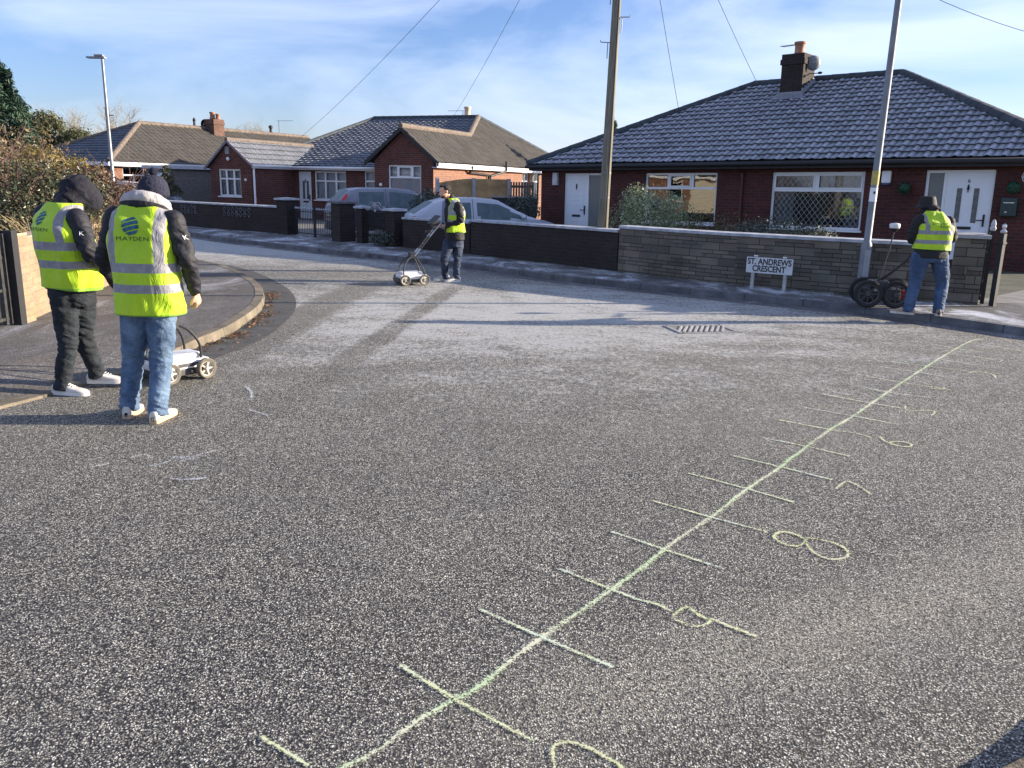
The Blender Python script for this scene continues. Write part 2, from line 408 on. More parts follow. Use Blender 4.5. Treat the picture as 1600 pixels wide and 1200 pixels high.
def M_denim(name, dark, light):
    t = NT(name); O = t.tc.outputs['Object']
    c = t.mix(t.ramp(t.noise(7, 5, .6), [(.34, 0), (.66, 1)]), dark, light)
    c = t.mix(.35, c, t.ramp(t.noise(420, 2), [(.3, .6), (.7, 1.3)]), 'MULTIPLY')
    w_ = t.noise(11, 5, .6, vec=t.mapv(O, scale=(.9, .9, 1.5), rot=(.3, .2, 0)), dist=1.0)
    return t.set(c, .85, t.bump(w_, .8, .03))
def M_cloth(name, col, bs=10, st=.7, rough=.8, **k):
    t = NT(name); O = t.tc.outputs['Object']
    c = t.mix(t.ramp(t.noise(20, 4), [(.3, 0), (.7, 1)]), [x * .75 for x in col], [x * 1.25 for x in col])
    return t.set(c, rough, t.bump(t.noise(bs, 4, .55, vec=t.mapv(O, scale=(1, 1, 1.5)), dist=.6), st, .03), **k)
def M_paint(name, col, frost=.0, rough=.35):
    t = NT(name); O = t.tc.outputs['Object']
    nz_ = t.sep(t.n('ShaderNodeNewGeometry').outputs['Normal'])[2]
    f = t.math('MULTIPLY', t.math('MULTIPLY', nz_, frost, clamp=True), t.ramp(t.noise(4, 5), [(.3, .6), (.65, 1)]))
    c = t.mix(f, col, (.62, .66, .74))
    X_ = t.sep(O)[0]; sm = None
    for xx in (-.36, 1.02): 
        q = t.math('LESS_THAN', t.math('ABSOLUTE', t.math('SUBTRACT', X_, xx)), .007); sm = q if sm is None else t.math('MAXIMUM', sm, q)
    c = t.mix(sm, c, (.015, .015, .017))
    t.set(c, t.math('ADD', rough, t.math('MULTIPLY', f, .5)), t.bump(t.noise(120, 2), .04, .002)); t.b.inputs['Coat Weight'].default_value = .3
    return t.m

ASPH = M_asphalt(); PAVE = M_pave('frosted_pavement', 1.3); PAVE_N = M_pave('corner_pavement', .8, .02)
KERB = M_simple('kerb_concrete', (.26, .235, .19), .9, .3, 9, .6, 90, .006)
KERBF = M_simple('kerb_frosted', (.16, .165, .18), .9, .35, 5, .6, 90, .006)
CHAN = M_simple('gully_asphalt', (.075, .073, .068), .85, .3, 7, .7, 130, .006)
GROUND = M_simple('garden_ground', (.07, .075, .05), .95, .4, 2, .6, 30, .02)
DRIVE = M_simple('drive_concrete', (.21, .20, .185), .9, .25, 3, .5, 80, .005)
BRICK_R = M_brick('brick_wine', (.135, .030, .024), (.075, .020, .018), (.10, .065, .055), dirt=.45)
BRICK_M = M_brick('brick_red', (.20, .052, .035), (.10, .032, .026), (.17, .13, .11), dirt=.4, seed=3.1)
BRICK_ML = M_brick('brick_sunlit_orange', (.33, .13, .07), (.22, .09, .055), (.34, .28, .22), dirt=.15, seed=5.3)  # lighter and warmer than the red brick, sunlight put into the colour
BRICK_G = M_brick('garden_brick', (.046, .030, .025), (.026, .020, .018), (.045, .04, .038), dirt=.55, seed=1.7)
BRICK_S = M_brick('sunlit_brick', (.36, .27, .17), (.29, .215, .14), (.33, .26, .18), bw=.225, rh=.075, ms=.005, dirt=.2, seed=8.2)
UPVC = M_simple('white_upvc', (.80, .81, .83), .35, .04, 3)
UPVCD = M_simple('white_door', (.78, .80, .84), .3, .03, 3)
BLACKP = M_simple('black_plastic', (.014, .015, .018), .6, .2, 20)
IRON = M_simple('black_iron', (.013, .013, .015), .7, .5, 20, .3, 60)
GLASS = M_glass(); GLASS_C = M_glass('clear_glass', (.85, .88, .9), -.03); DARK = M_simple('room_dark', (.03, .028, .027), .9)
CURT = M_simple('net_curtain', (.42, .42, .43), .9, .3, 12, .4, 25, .02)
BLIND = M_simple('grey_blind', (.46, .47, .50), .8, .08, 5, .3, 30, .01)
LEAD = M_simple('lead_strip', (.42, .42, .42), .5)
FROSTG = M_simple('obscure_glass', (.16, .17, .165), .25, .2, 60, .5, 200, .004)
COPE = M_simple('frosted_coping', (.40, .42, .46), .85, .3, 7, .4, 60)
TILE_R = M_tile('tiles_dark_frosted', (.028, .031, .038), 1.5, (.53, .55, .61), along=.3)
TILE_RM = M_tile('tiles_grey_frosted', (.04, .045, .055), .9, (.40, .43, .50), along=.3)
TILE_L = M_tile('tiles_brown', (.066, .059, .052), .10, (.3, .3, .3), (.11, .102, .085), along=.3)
TILE_LD = M_tile('tiles_blue_shade', (.05, .058, .075), .35, along=.3)  # blue shade of roof faces turned from the sun, put into the colour
RIDGE_D = M_simple('ridge_dark', (.05, .06, .07), .85, .35, 6, .4, 50)
RIDGE_P = M_simple('ridge_pinkish', (.15, .12, .10), .85, .3, 6, .4, 50)
WOOD = M_simple('fence_wood', (.50, .32, .15), .8, .35, 3, .5, 40, .01)
TERRA = M_simple('terracotta', (.36, .17, .10), .7, .25, 8)
GALV = M_simple('galvanised', (.20, .215, .24), .6, .2, 5, .2, 80, .002, Metallic=.2)
RUBBER = M_simple('rubber', (.02, .02, .021), .8, .3, 30, .3, 120)
STEEL = M_simple('brushed_steel', (.55, .56, .58), .3, .1, 20, Metallic=1.0)
SKIN = M_simple('skin', (.60, .33, .23), .5, .12, 30, .2, 200, .001)

# ------------------------------------------------------------------ ground, roads, pavements, kerbs
def offset_line(pts, d):
    out = []
    for i, p in enumerate(pts):
        a = Vector(pts[max(i - 1, 0)]); b = Vector(pts[min(i + 1, len(pts) - 1)])
        t = (b - a).normalized(); n = Vector((-t.y, t.x)); out.append((p[0] + n.x * d, p[1] + n.y * d))
    return out
def poly(name, pts, z, mat, kind='structure'):
    bm = bmesh.new(); vs_ = [bm.verts.new((p[0], p[1], z if not hasattr(z, '__len__') else z[i])) for i, p in enumerate(pts)]
    f = bm.faces.new(vs_)
    bmesh.ops.triangulate(bm, faces=bm.faces)
    for f in bm.faces:
        if f.normal.z < 0: f.normal_flip()
    me = bpy.data.meshes.new(name); bm.to_mesh(me); bm.free()
    return tag(link_mesh(name, me, [mat]), kind=kind)
S_ = 260
poly('ground', [(-S_, -S_), (S_, -S_), (S_, S_), (-S_, S_)], -.03, GROUND)
poly('road', [(-30, 1.0), (-30, 38), (-6, 34), (9, 16), (30, 12), (30, -14), (-12, -14)], 0.0, ASPH)

far_kerb = [(-26, 37.5), (-17.5, 31.6), (-11.08, 26.19), (-9.66, 24.69), (-7.51, 22.31), (-5.45, 20.45), (-3.6, 18.85), (-2.3, 17.78), (-1.1, 16.85), (.75, 14.85), (2.15, 13.7), (4.43, 11.97), (5.2, 11.18), (5.9, 10.3), (6.6, 9.5), (8.2, 8.7), (12, 8.0), (22, 7.2)]
far_kerb = [tuple(p[:2]) for p in catmull([(*p, 0) for p in far_kerb], 5)]
wall_line = [(-30, 42), (-19, 34.5), (-11.5, 28.9), (-9.19, 26.6), (-6.5, 24.5), (-5.0, 23.4), (-4.2, 21.8), (-2.6, 20.35), (-.06, 17.9), (.98, 16.82), (1.92, 15.75), (3.24, 14.3), (4.82, 13.15), (6.5, 12.15), (7.8, 11.6), (12, 10.6), (22, 10)]
inner = offset_line(far_kerb, .13)
poly('pavement', [(p[0], p[1]) for p in inner] + [(22, 12.5), (12, 13.2), (7.6, 13.5)] + list(reversed([(p[0] + .2, p[1] + .25) for p in wall_line[:-3]])), .1, PAVE)
def kerb_strip(name, line, h, wd, mat, side=1, unit=.9):
    """a run of kerb stones along a line; the line is the foot of the kerb on the road"""
    mb = MB(); acc = 0; n = len(line)
    hs = h if hasattr(h, '__len__') else [h] * n
    tops = offset_line(line, .015 * side); ins = offset_line(line, wd * side)
    for i in range(n - 1):
        a, b = line[i], line[i + 1]; ta, tb = tops[i], tops[i + 1]; ia, ib = ins[i], ins[i + 1]
        u0 = acc; acc += math.dist(a, b); u1 = acc
        F = lambda p, z: (p[0], p[1], z)
        mb.face([F(a, -.01), F(b, -.01), F(tb, hs[i + 1]), F(ta, hs[i])], [(u0, 0), (u1, 0), (u1, .1), (u0, .1)])
        mb.face([F(ta, hs[i]), F(tb, hs[i + 1]), F(ib, hs[i + 1] + .003), F(ia, hs[i] + .003)], [(u0, .1), (u1, .1), (u1, .22), (u0, .22)])
        mb.face([F(ia, hs[i] + .003), F(ib, hs[i + 1] + .003), F(ib, -.01), F(ia, -.01)], [(u0, .22), (u1, .22), (u1, .3), (u0, .3)])
    o = mb.build(name, mat); tag(o, kind='structure'); return o
def M_kerbstone(name, base, joint=.9):
    t = NT(name); S = t.sep(t.tc.outputs['UV'])
    fr_ = t.math('FRACT', t.math('DIVIDE', S[0], joint)); j = t.ramp(fr_, [(0, 1), (.03, 0)])
    wk = t.n('ShaderNodeTexWhiteNoise', noise_dimensions='1D'); t.l(t.math('FLOOR', t.math('DIVIDE', S[0], joint)), wk.inputs['W'])
    c = t.mix(t.ramp(t.noise(5, 5), [(.3, 0), (.7, 1)]), [x * .6 for x in base], [x * 1.25 for x in base])
    c = t.mix(t.ramp(t.noise(60, 3), [(.4, 0), (.7, .5)]), c, [x * .4 for x in base])
    c = t.mix(.4, c, t.ramp(wk.outputs[0], [(0, .45), (1, 1.2)]), 'MULTIPLY')
    c = t.mix(t.ramp(t.noise(2.2, 5), [(.5, 0), (.7, .6)]), c, [x * .35 for x in base])
    c = t.mix(j, c, (.03, .03, .03))
    return t.set(c, .9, t.bump(t.noise(90, 3), .6, .006))
KS_W = M_kerbstone('kerbstone_warm', (.20, .17, .125)); KS_C = M_kerbstone('kerbstone_cold', (.17, .175, .19))
hk = []
for p in far_kerb:
    drop = 1.0
    hk.append(.1 * drop)
hk = list(np.convolve([hk[0]] * 2 + hk + [hk[-1]] * 2, np.ones(5) / 5, 'valid'))
kerb_strip('kerb', far_kerb, [max(.025, x) for x in hk], .13, KS_C)
tag(poly('road_edge_strip', offset_line(far_kerb, -.32) + list(reversed(offset_line(far_kerb, -.004))), .004, M_pave('frosted_gutter', .8)), kind='structure')

isle = [(-9.5, 1.2), (-5.6, 3.0), (-4.3, 4.4), (-3.7, 5.77), (-3.36, 6.82), (-3.2, 7.9), (-3.1, 8.6), (-3.12, 9.4), (-3.24, 10.5), (-3.5, 11.6), (-3.85, 12.6), (-4.3, 13.55), (-4.9, 14.66), (-5.59, 15.66), (-6.5, 16.7), (-8.5, 18.6), (-12, 21.6), (-18, 26.4), (-26, 32)]
isle = [tuple(p[:2]) for p in catmull([(*p, 0) for p in isle], 5)]
hi = [.1 if p[1] > 8.3 else (.02 if p[1] < 7.2 else .02 + .08 * (p[1] - 7.2) / 1.1) for p in isle]
kerb_strip('kerb', isle, hi, .13, KS_W)
iin = offset_line(isle, .128); iin2 = offset_line(isle, .9)
mb = MB()
for i in range(len(isle) - 1):
    mb.face([(*iin[i], hi[i]), (*iin[i + 1], hi[i + 1]), (*iin2[i + 1], .1), (*iin2[i], .1)])
mb.build('pavement', PAVE_N)['kind'] = 'structure'
poly('pavement', iin2 + [(-40, 36), (-40, -2)], .1, PAVE_N)
ch = offset_line(isle, -.004); co = offset_line(isle, -.42)
i0, i1 = 22, 68
tag(poly('gully_channel', ch[i0:i1] + list(reversed(co[i0:i1])), .004, CHAN), kind='structure')
nk = [(-6, -2.2), (-1.5, .33), (1.17, 1.91), (1.75, 2.235), (2.7, 2.85), (5, 3.7), (9, 4.1), (20, 3.6)]
nk = [tuple(p[:2]) for p in catmull([(*p, 0) for p in nk], 5)]
nkf = offset_line(nk, .015)
NEARP = M_pave('near_pavement', .3, .09)
kerb_strip('kerb', nk, .085, .14, NEARP, side=-1)
poly('pavement', [(-6.2, -2.5)] + offset_line(nk, -.138)[1:] + [(20, -10), (-6, -10)], .085, NEARP)
# gardens and drives behind the far wall
poly('garden', [(1.98, 16.1), (3.3, 14.65), (4.9, 13.5), (6.55, 12.45), (7.1, 12.6), (11.3, 16.5), (.6, 26), (-2.2, 22)], .108, GROUND)
poly('driveway', [(6.75, 12.25), (22, 10.4), (22, 22), (11.0, 17.6), (6.95, 12.7)], .104, DRIVE)
poly('driveway', [(-2.55, 20.7), (-.0, 18.2), (1.3, 16.95), (3, 20), (1.5, 34), (-3.5, 40), (-14, 40), (-22, 36), (-11.4, 29.3), (-6.4, 24.9), (-4.2, 22.2)], .09, DRIVE)
# ------------------------------------------------------------------ roofs
def tile_plane(name, poly3, mat, parent, tw=.3, course=.32, amp=.028, step=.035, sub=8, thick=.06):
    """poly3: first edge is the eaves (left to right seen from outside); builds real tile relief clipped to the polygon"""
    P = [Vector(p) for p in poly3]
    ex = (P[1] - P[0]).normalized()
    nrm = Vector((0, 0, 0))
    for i in range(1, len(P) - 1): nrm += (P[i] - P[0]).cross(P[i + 1] - P[0])
    nrm.normalize()
    if nrm.z < 0: nrm = -nrm
    ev = nrm.cross(ex)
    if ev.z < 0: ev = -ev
    q = [((p - P[0]).dot(ex), (p - P[0]).dot(ev)) for p in P]
    u0, u1 = min(a for a, b in q), max(a for a, b in q); v1 = max(b for a, b in q)
    u0 -= .05; nc = max(2, int((u1 - u0 + .1) / (tw / sub)) + 1); us = u0 + np.arange(nc) * (tw / sub)
    ph = (us / tw) % 1.0
    prof = amp * (np.where(ph < .5, np.sin(ph * 2 * math.pi) ** 2, .25 * np.sin((ph - .5) * 2 * math.pi) ** 2))
    rows = []; nr = int(math.ceil((v1 + .02) / course))
    for k in range(nr):
        rows.append((k * course, step, k + .001)); rows.append((k * course + course * .5, step * .5, k + .5)); rows.append((k * course + course - .002, 0.0, k + .999))
    V = []; UV = []
    for (v, h, uvv) in rows:
        for u, pr in zip(us, prof):
            hh = h + pr + .012 * noise.noise(Vector((math.floor(u / tw) * .77, math.floor(uvv) * .61, 3.3))) + .02 * noise.noise(Vector((u * .35, v * .35, 7.7)))
            V.append(P[0] + ex * u + ev * v + nrm * hh); UV.append((u, uvv))
    F = []
    for j in range(len(rows) - 1):
        for i in range(nc - 1):
            F.append((j * nc + i, j * nc + i + 1, (j + 1) * nc + i + 1, (j + 1) * nc + i))
    me = bpy.data.meshes.new(name); me.from_pydata([tuple(v) for v in V], [], F)
    ul = me.uv_layers.new(name='UVMap')
    uvarr = np.array([UV[l.vertex_index] for l in me.loops]).ravel(); ul.data.foreach_set('uv', uvarr)
    bm = bmesh.new(); bm.from_mesh(me)
    cen = sum(P, Vector()) / len(P)
    for i in range(len(P)):
        a, b = P[i], P[(i + 1) % len(P)]
        pn = (b - a).cross(nrm).normalized()
        if (cen - a).dot(pn) > 0: pn = -pn
        off = .03 if i == 0 else 0.0
        bmesh.ops.bisect_plane(bm, geom=bm.verts[:] + bm.edges[:] + bm.faces[:], plane_co=a + pn * off, plane_no=pn, clear_outer=True, dist=1e-5)
    # underside so the roof has body
    base = [bm.verts.new(p - nrm * .03) for p in P]
    try: bm.faces.new(base)
    except Exception: pass
    bm.to_mesh(me); bm.free()
    return link_mesh(name, me, [mat], parent)
def ridge_run(mb, a, b, r=.11, unit=.45):
    a, b = Vector(a), Vector(b); n = max(1, round((b - a).length / unit)); d = (b - a) / n
    for i in range(n):
        p0 = a + d * i; p1 = a + d * (i + 1) * 1.0
        mb.tube([p0 - d * .04, p1], [r * 1.04, r * .97], 10)
def wall_open(mb, p0, p1, z0, z1, ops, rev=.1, mi=0, uo=0):
    """brick wall face from p0 to p1 (outside is on the right-hand side walking p0->p1); ops = (u0,u1,v0,v1) holes"""
    p0 = Vector((*p0, 0)); p1 = Vector((*p1, 0)); L_ = (p1 - p0).length; t = (p1 - p0) / L_; n = Vector((t.y, -t.x, 0))
    us = sorted({0, L_, *[o[0] for o in ops], *[o[1] for o in ops]}); vs_ = sorted({z0, z1, *[o[2] for o in ops], *[o[3] for o in ops]})
    pt = lambda u, v, d=0: tuple(p0 + t * u + Vector((0, 0, v)) - n * d)
    for i in range(len(us) - 1):
        for j in range(len(vs_) - 1):
            uc, vc = (us[i] + us[i + 1]) / 2, (vs_[j] + vs_[j + 1]) / 2
            if any(o[0] < uc < o[1] and o[2] < vc < o[3] for o in ops): continue
            q = [(us[i], vs_[j]), (us[i + 1], vs_[j]), (us[i + 1], vs_[j + 1]), (us[i], vs_[j + 1])]
            mb.face([pt(*x) for x in q], [(x[0] + uo, x[1]) for x in q], mi)
    for (a, b, c, d) in ops:
        for (x0, y0, x1, y1) in ((a, c, a, d), (b, d, b, c), (a, d, b, d), (b, c, a, c)):
            mb.face([pt(x0, y0), pt(x1, y1), pt(x1, y1, rev), pt(x0, y0, rev)], [(x0 + y0, 0), (x1 + y1, 0), (x1 + y1, rev), (x0 + y0, rev)], mi)
def facade_frame(p0, p1):
    p0 = Vector((*p0, 0)); p1 = Vector((*p1, 0)); t = (p1 - p0).normalized(); n = Vector((t.y, -t.x, 0))
    M = Matrix((t, -n, Vector((0, 0, 1)))).transposed()     # local x along, y inwards, z up
    return p0, M
def place(mb_fn, p0, M):
    pass
class FMB(MB):
    """MB drawn in a facade frame: x along the wall, y inwards (0 = brick face), z up"""
    def __init__(s, p0, M): super().__init__(); s.p0 = p0; s.M = M
    def done(s, *a, **k):
        s.v = [tuple(s.p0 + s.M @ Vector(v)) for v in s.v]; return s.build(*a, **k)
def window(p0, M, parent, u0, u1, v0, v1, cols, trans=None, fr=.055, rec=.06, leaded=False, curtain=None, sill=True, open_frames=(), label=None, cell=.16, glass=None):
    """cols: column boundaries as fractions; trans: height fraction of the transom; transom row may have its own columns"""
    f = FMB(p0, M); d0, d1 = rec, rec + .06
    f.bx(u0, u0 + fr, d0, d1, v0, v1); f.bx(u1 - fr, u1, d0, d1, v0, v1)
    f.bx(u0 + fr, u1 - fr, d0, d1, v0, v0 + fr); f.bx(u0 + fr, u1 - fr, d0, d1, v1 - fr, v1)
    W, Hh = u1 - u0, v1 - v0; vt = v1
    if trans:
        vt = v0 + Hh * trans; f.bx(u0 + fr, u1 - fr, d0 - .004, d1, vt - .03, vt + .03)
        for c in cols[1]:
            f.bx(u0 + W * c - .035, u0 + W * c + .035, d0 - .006, d1, vt + .03, v1 - fr)
    for c in (cols[0] if trans else cols):
        f.bx(u0 + W * c - .035, u0 + W * c + .035, d0 - .006, d1, v0 + fr, vt - .03 if trans else v1 - fr)
    if open_frames and trans:
        cc = [0] + list(cols[1]) + [1]
        for k in open_frames:
            a, b = u0 + W * cc[k] + (.035 if k else fr), u0 + W * cc[k + 1] - (.035 if k < len(cc) - 2 else fr)
            z0_, z1_ = vt + .03, v1 - fr
            for (x0, x1, y0, y1) in ((a, a + .035, z0_, z1_), (b - .035, b, z0_, z1_), (a + .035, b - .035, z0_, z0_ + .035), (a + .035, b - .035, z1_ - .035, z1_)):
                f.bx(x0, x1, d0 - .02, d0, y0, y1)
    w_ = f.done('window', UPVC, parent, bevel=.004)
    if label: w_['label'] = label
    g = FMB(p0, M); g.face([(u0 + fr, d0 + .03, v0 + fr), (u1 - fr, d0 + .03, v0 + fr), (u1 - fr, d0 + .03, v1 - fr), (u0 + fr, d0 + .03, v1 - fr)]); g.done('pane', glass or GLASS, w_)
    if leaded:
        l = FMB(p0, M); y = d0 + .024
        def diag(a0, a1, b0, b1):
            s = cell; hh = .004
            for sg in (1, -1):
                k = -int((a1 - a0 + b1 - b0) / s) - 2
                while k < int((a1 - a0 + b1 - b0) / s) + 3:
                    pts = []
                    # line: (z-b0) = sg*1.25*(u-a0) + k*s*1.25
                    for u in (a0, a1):
                        z = b0 + sg * 1.25 * (u - a0) + k * s * 1.25
                        if b0 <= z <= b1: pts.append((u, z))
                    for z in (b0, b1):
                        u = a0 + (z - b0 - k * s * 1.25) / (sg * 1.25)
                        if a0 < u < a1: pts.append((u, z))
                    if len(pts) >= 2:
                        (ua, za), (ub, zb) = pts[0], pts[1]; dd = Vector((ub - ua, 0, zb - za)); nn = Vector((-dd.z, 0, dd.x)).normalized() * hh
                        l.face([(ua - nn.x, y, za - nn.z), (ub - nn.x, y, zb - nn.z), (ub + nn.x, y, zb + nn.z), (ua + nn.x, y, za + nn.z)])
                    k += 1
        if trans:
            diag(u0 + fr, u1 - fr, v0 + fr, vt - .03)
            cc = [0] + list(cols[1]) + [1]
            for k in range(len(cc) - 1): diag(u0 + W * cc[k] + .05, u0 + W * cc[k + 1] - .05, vt + .04, v1 - fr - .01)
        l.done('leading', LEAD, w_)
    if curtain:
        for (ca, cb, mat_, cz0, cz1, nm) in curtain:
            c = FMB(p0, M); n = 40
            for i in range(n):
                a = u0 + W * (ca + (cb - ca) * i / n); b = u0 + W * (ca + (cb - ca) * (i + 1) / n)
                ya = d1 + .07 + .02 * math.sin(i * 1.9) * (mat_ is CURT); yb = d1 + .07 + .02 * math.sin((i + 1) * 1.9) * (mat_ is CURT)
                c.face([(a, ya, v0 + Hh * cz0), (b, yb, v0 + Hh * cz0), (b, yb, v0 + Hh * cz1), (a, ya, v0 + Hh * cz1)])
            c.done(nm, mat_, w_)
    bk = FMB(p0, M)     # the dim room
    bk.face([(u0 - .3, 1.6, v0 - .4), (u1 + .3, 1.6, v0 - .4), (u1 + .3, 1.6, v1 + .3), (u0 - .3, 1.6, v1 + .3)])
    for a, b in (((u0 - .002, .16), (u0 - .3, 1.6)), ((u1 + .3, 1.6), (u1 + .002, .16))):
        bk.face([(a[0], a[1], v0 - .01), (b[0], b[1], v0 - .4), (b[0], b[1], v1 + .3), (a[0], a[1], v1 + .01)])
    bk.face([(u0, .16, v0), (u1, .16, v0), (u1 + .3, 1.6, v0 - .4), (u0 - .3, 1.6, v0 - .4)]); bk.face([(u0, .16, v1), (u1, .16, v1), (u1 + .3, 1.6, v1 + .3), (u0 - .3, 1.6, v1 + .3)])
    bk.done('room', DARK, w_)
    if sill:
        s = FMB(p0, M); s.bx(u0 - .04, u1 + .04, -.05, rec, v0 - .045, v0 - .001); s.done('sill', UPVC, w_, bevel=.006)
    return w_
def door(p0, M, parent, u0, u1, v0, v1, side=0, side_left=False, glassed=False, num=None, label=None, slats=False):
    """u0..u1 = whole frame; side = width of the sidelight"""
    f = FMB(p0, M); fr = .06; d0, d1 = .05, .12
    f.bx(u0, u0 + fr, d0, d1, v0, v1); f.bx(u1 - fr, u1, d0, d1, v0, v1); f.bx(u0 + fr, u1 - fr, d0, d1, v1 - fr, v1); f.bx(u0 + fr, u1 - fr, d0, d1, v0, v0 + .05)
    a, b = u0 + fr, u1 - fr
    if side:
        if side_left: f.bx(a + side, a + side + fr, d0, d1, v0 + .05, v1 - fr); sl = (a, a + side); a = a + side + fr
        else: f.bx(b - side - fr, b - side, d0, d1, v0 + .05, v1 - fr); sl = (b - side, b); b = b - side - fr
    D = f.done('door', UPVC, parent, bevel=.004)
    if label: D['label'] = label
    if side:
        g = FMB(p0, M); g.bx(sl[0], sl[1], d0 + .03, d0 + .05, v0 + .05, v1 - fr); g.done('sidelight', FROSTG, D)
    l = FMB(p0, M); l.bx(a, b, d0 + .01, d1 - .01, v0 + .05, v1 - fr); w_ = b - a; cx_ = (a + b) / 2
    if slats:
        for k in range(11): l.bx(a + .1, b - .1, d0 + .004, d0 + .01, v0 + .2 + k * .15, v0 + .2 + k * .15 + .13)
    else:
        for s in (-1, 1):
            xx = cx_ + s * w_ * .2
            for z_a, z_b in ((v0 + .18, v0 + .75),):
                l.bx(xx - .13, xx + .13, d0 + .002, d0 + .01, z_a, z_b)
    leaf = l.done('leaf', UPVCD, D, bevel=.006)
    if glassed:
        g = FMB(p0, M)
        for s in (-1, 1):
            xx = cx_ + s * w_ * .19
            zb_, zt_ = v0 + (v1 - v0) * .42, v0 + (v1 - v0) * .80
            g.bx(xx - .05, xx + .05, d0 + .0, d0 + .02, zb_, zt_)
        g.done('glazing', GLAZ, D)
        e = FMB(p0, M)
        for s in (-1, 1):
            xx = cx_ + s * w_ * .19
            for k in range(4):
                z = v0 + (v1 - v0) * (.46 + .09 * k)
                e.tube([(xx - .035, d0 - .003, z), (xx, d0 - .003, z + .04), (xx + .035, d0 - .003, z), (xx, d0 - .003, z - .04), (xx - .035, d0 - .003, z)], .003, 4)
        e.done('leading', LEAD, D)
    k_ = FMB(p0, M)
    kz = v0 + (v1 - v0) * .80
    k_.tube([(cx_, d0, kz + .08), (cx_, d0 - .02, kz + .04)], [.006, .018], 8); k_.ball((cx_, d0 - .015, kz), (.026, .015, .04), 8, 6); k_.tube([(cx_, d0 - .01, kz - .03), (cx_, d0 - .02, kz - .09)], [.014, .006], 8)
    k_.done('knocker', BLACKP, D)
    k_ = FMB(p0, M); hz = v0 + (v1 - v0) * .45; hx = b - .07
    k_.bx(hx - .018, hx + .018, d0 - .012, d0 + .01, hz - .13, hz + .12); k_.tube([(hx, d0 - .05, hz), (hx - .13, d0 - .05, hz)], .011, 8); k_.tube([(hx, d0, hz), (hx, d0 - .05, hz)], .01, 8)
    k_.done('handle', BLACKP, D)
    k_ = FMB(p0, M); lz = v0 + (v1 - v0) * .36; k_.bx(cx_ - .14, cx_ + .14, d0 - .012, d0 + .01, lz - .03, lz + .03); k_.done('letterbox', BLACKP, D, bevel=.004)
    if num: wall_text(p0, M, D, num, cx_, d0 - .004, kz + .15, .11, BLACKP, 'door_number')
    return D
GLAZ = M_simple('etched_glass', (.10, .105, .11), .3, .5, 40)
def text_mesh(txt, size, extrude=.002, font_scale=(1, 1), spacing=1.0, align='CENTER', shear=0, bold=0):
    cu = bpy.data.curves.new('lettering', 'FONT'); cu.body = txt; cu.offset = bold; cu.size = size; cu.extrude = extrude; cu.align_x = align; cu.align_y = 'CENTER'; cu.space_character = spacing; cu.shear = shear
    o = bpy.data.objects.new('lettering', cu); C.objects.link(o)
    dg = bpy.context.evaluated_depsgraph_get(); me = bpy.data.meshes.new_from_object(o.evaluated_get(dg))
    bpy.data.objects.remove(o); bpy.data.curves.remove(cu)
    for v in me.vertices: v.co.x *= font_scale[0]; v.co.y *= font_scale[1]
    return me
def wall_text(p0, M, parent, txt, u, y, z, size, mat, name='lettering', bold=1.0, fs=(1, 1)):
    me = text_mesh(txt, size, .0015, fs)
    for v in me.vertices: v.co = p0 + M @ Vector((u + v.co.x, y - v.co.z, z + v.co.y))
    return link_mesh(name, me, [mat], parent)
def chimney(name, parent, c, sx, sy, z0, z1, mat, pots, rot=0, flash=True):
    mb = MB(); h = z1 - z0
    mb.box((c[0], c[1], z0 + (h - .28) / 2), (sx, sy, h - .28), rot)
    mb.box((c[0], c[1], z1 - .21), (sx + .07, sy + .07, .14), rot); mb.box((c[0], c[1], z1 - .07), (sx + .02, sy + .02, .14), rot)
    ch_ = mb.build(name, mat, parent, bevel=.006)
    for (dx, dy, r, hh, mt) in pots:
        p = MB(); p.lathe([(r * .85, 0), (r * .95, hh * .1), (r, hh * .2), (r * .9, hh * .25), (r * .82, hh * .8), (r * 1.05, hh * .86), (r * 1.05, hh), (r * .8, hh), (r * .75, hh * .5)], (c[0] + dx, c[1] + dy, z1 - .01), n=16)
        p.build('chimney_pot', mt, ch_, smooth=True)
    return ch_
def gutter(name, pts, mat, parent, drop=.0, fascia=.14, fm=None):
    mb = MB()
    for i in range(len(pts) - 1):
        a, b = Vector(pts[i]), Vector(pts[i + 1])
        mb.tube([a, b], .055, 10)
    return mb.build(name, mat, parent, smooth=True)
def downpipe(pts, mat, parent, r=.034):
    mb = MB(); mb.tube(pts, r, 10)
    return mb.build('downpipe', mat, parent, smooth=False)
def aerial(parent, base, h=.7, L_=.9, rot=0, dirn=(1, 0)):
    mb = MB(); b = Vector(base); t = b + Vector((0, 0, h)); d = Vector((dirn[0], dirn[1], 0)).normalized(); s = Vector((-d.y, d.x, 0))
    mb.tube([b, t], .014, 6); mb.tube([t - d * .15, t + d * L_], .009, 5)
    for k in range(9): p = t + d * (L_ * (.05 + k * .11)); mb.tube([p - s * .13, p + s * .13], .005, 4)
    return mb.build('tv_aerial', BLACKP if dirn[1] else GALV, parent)

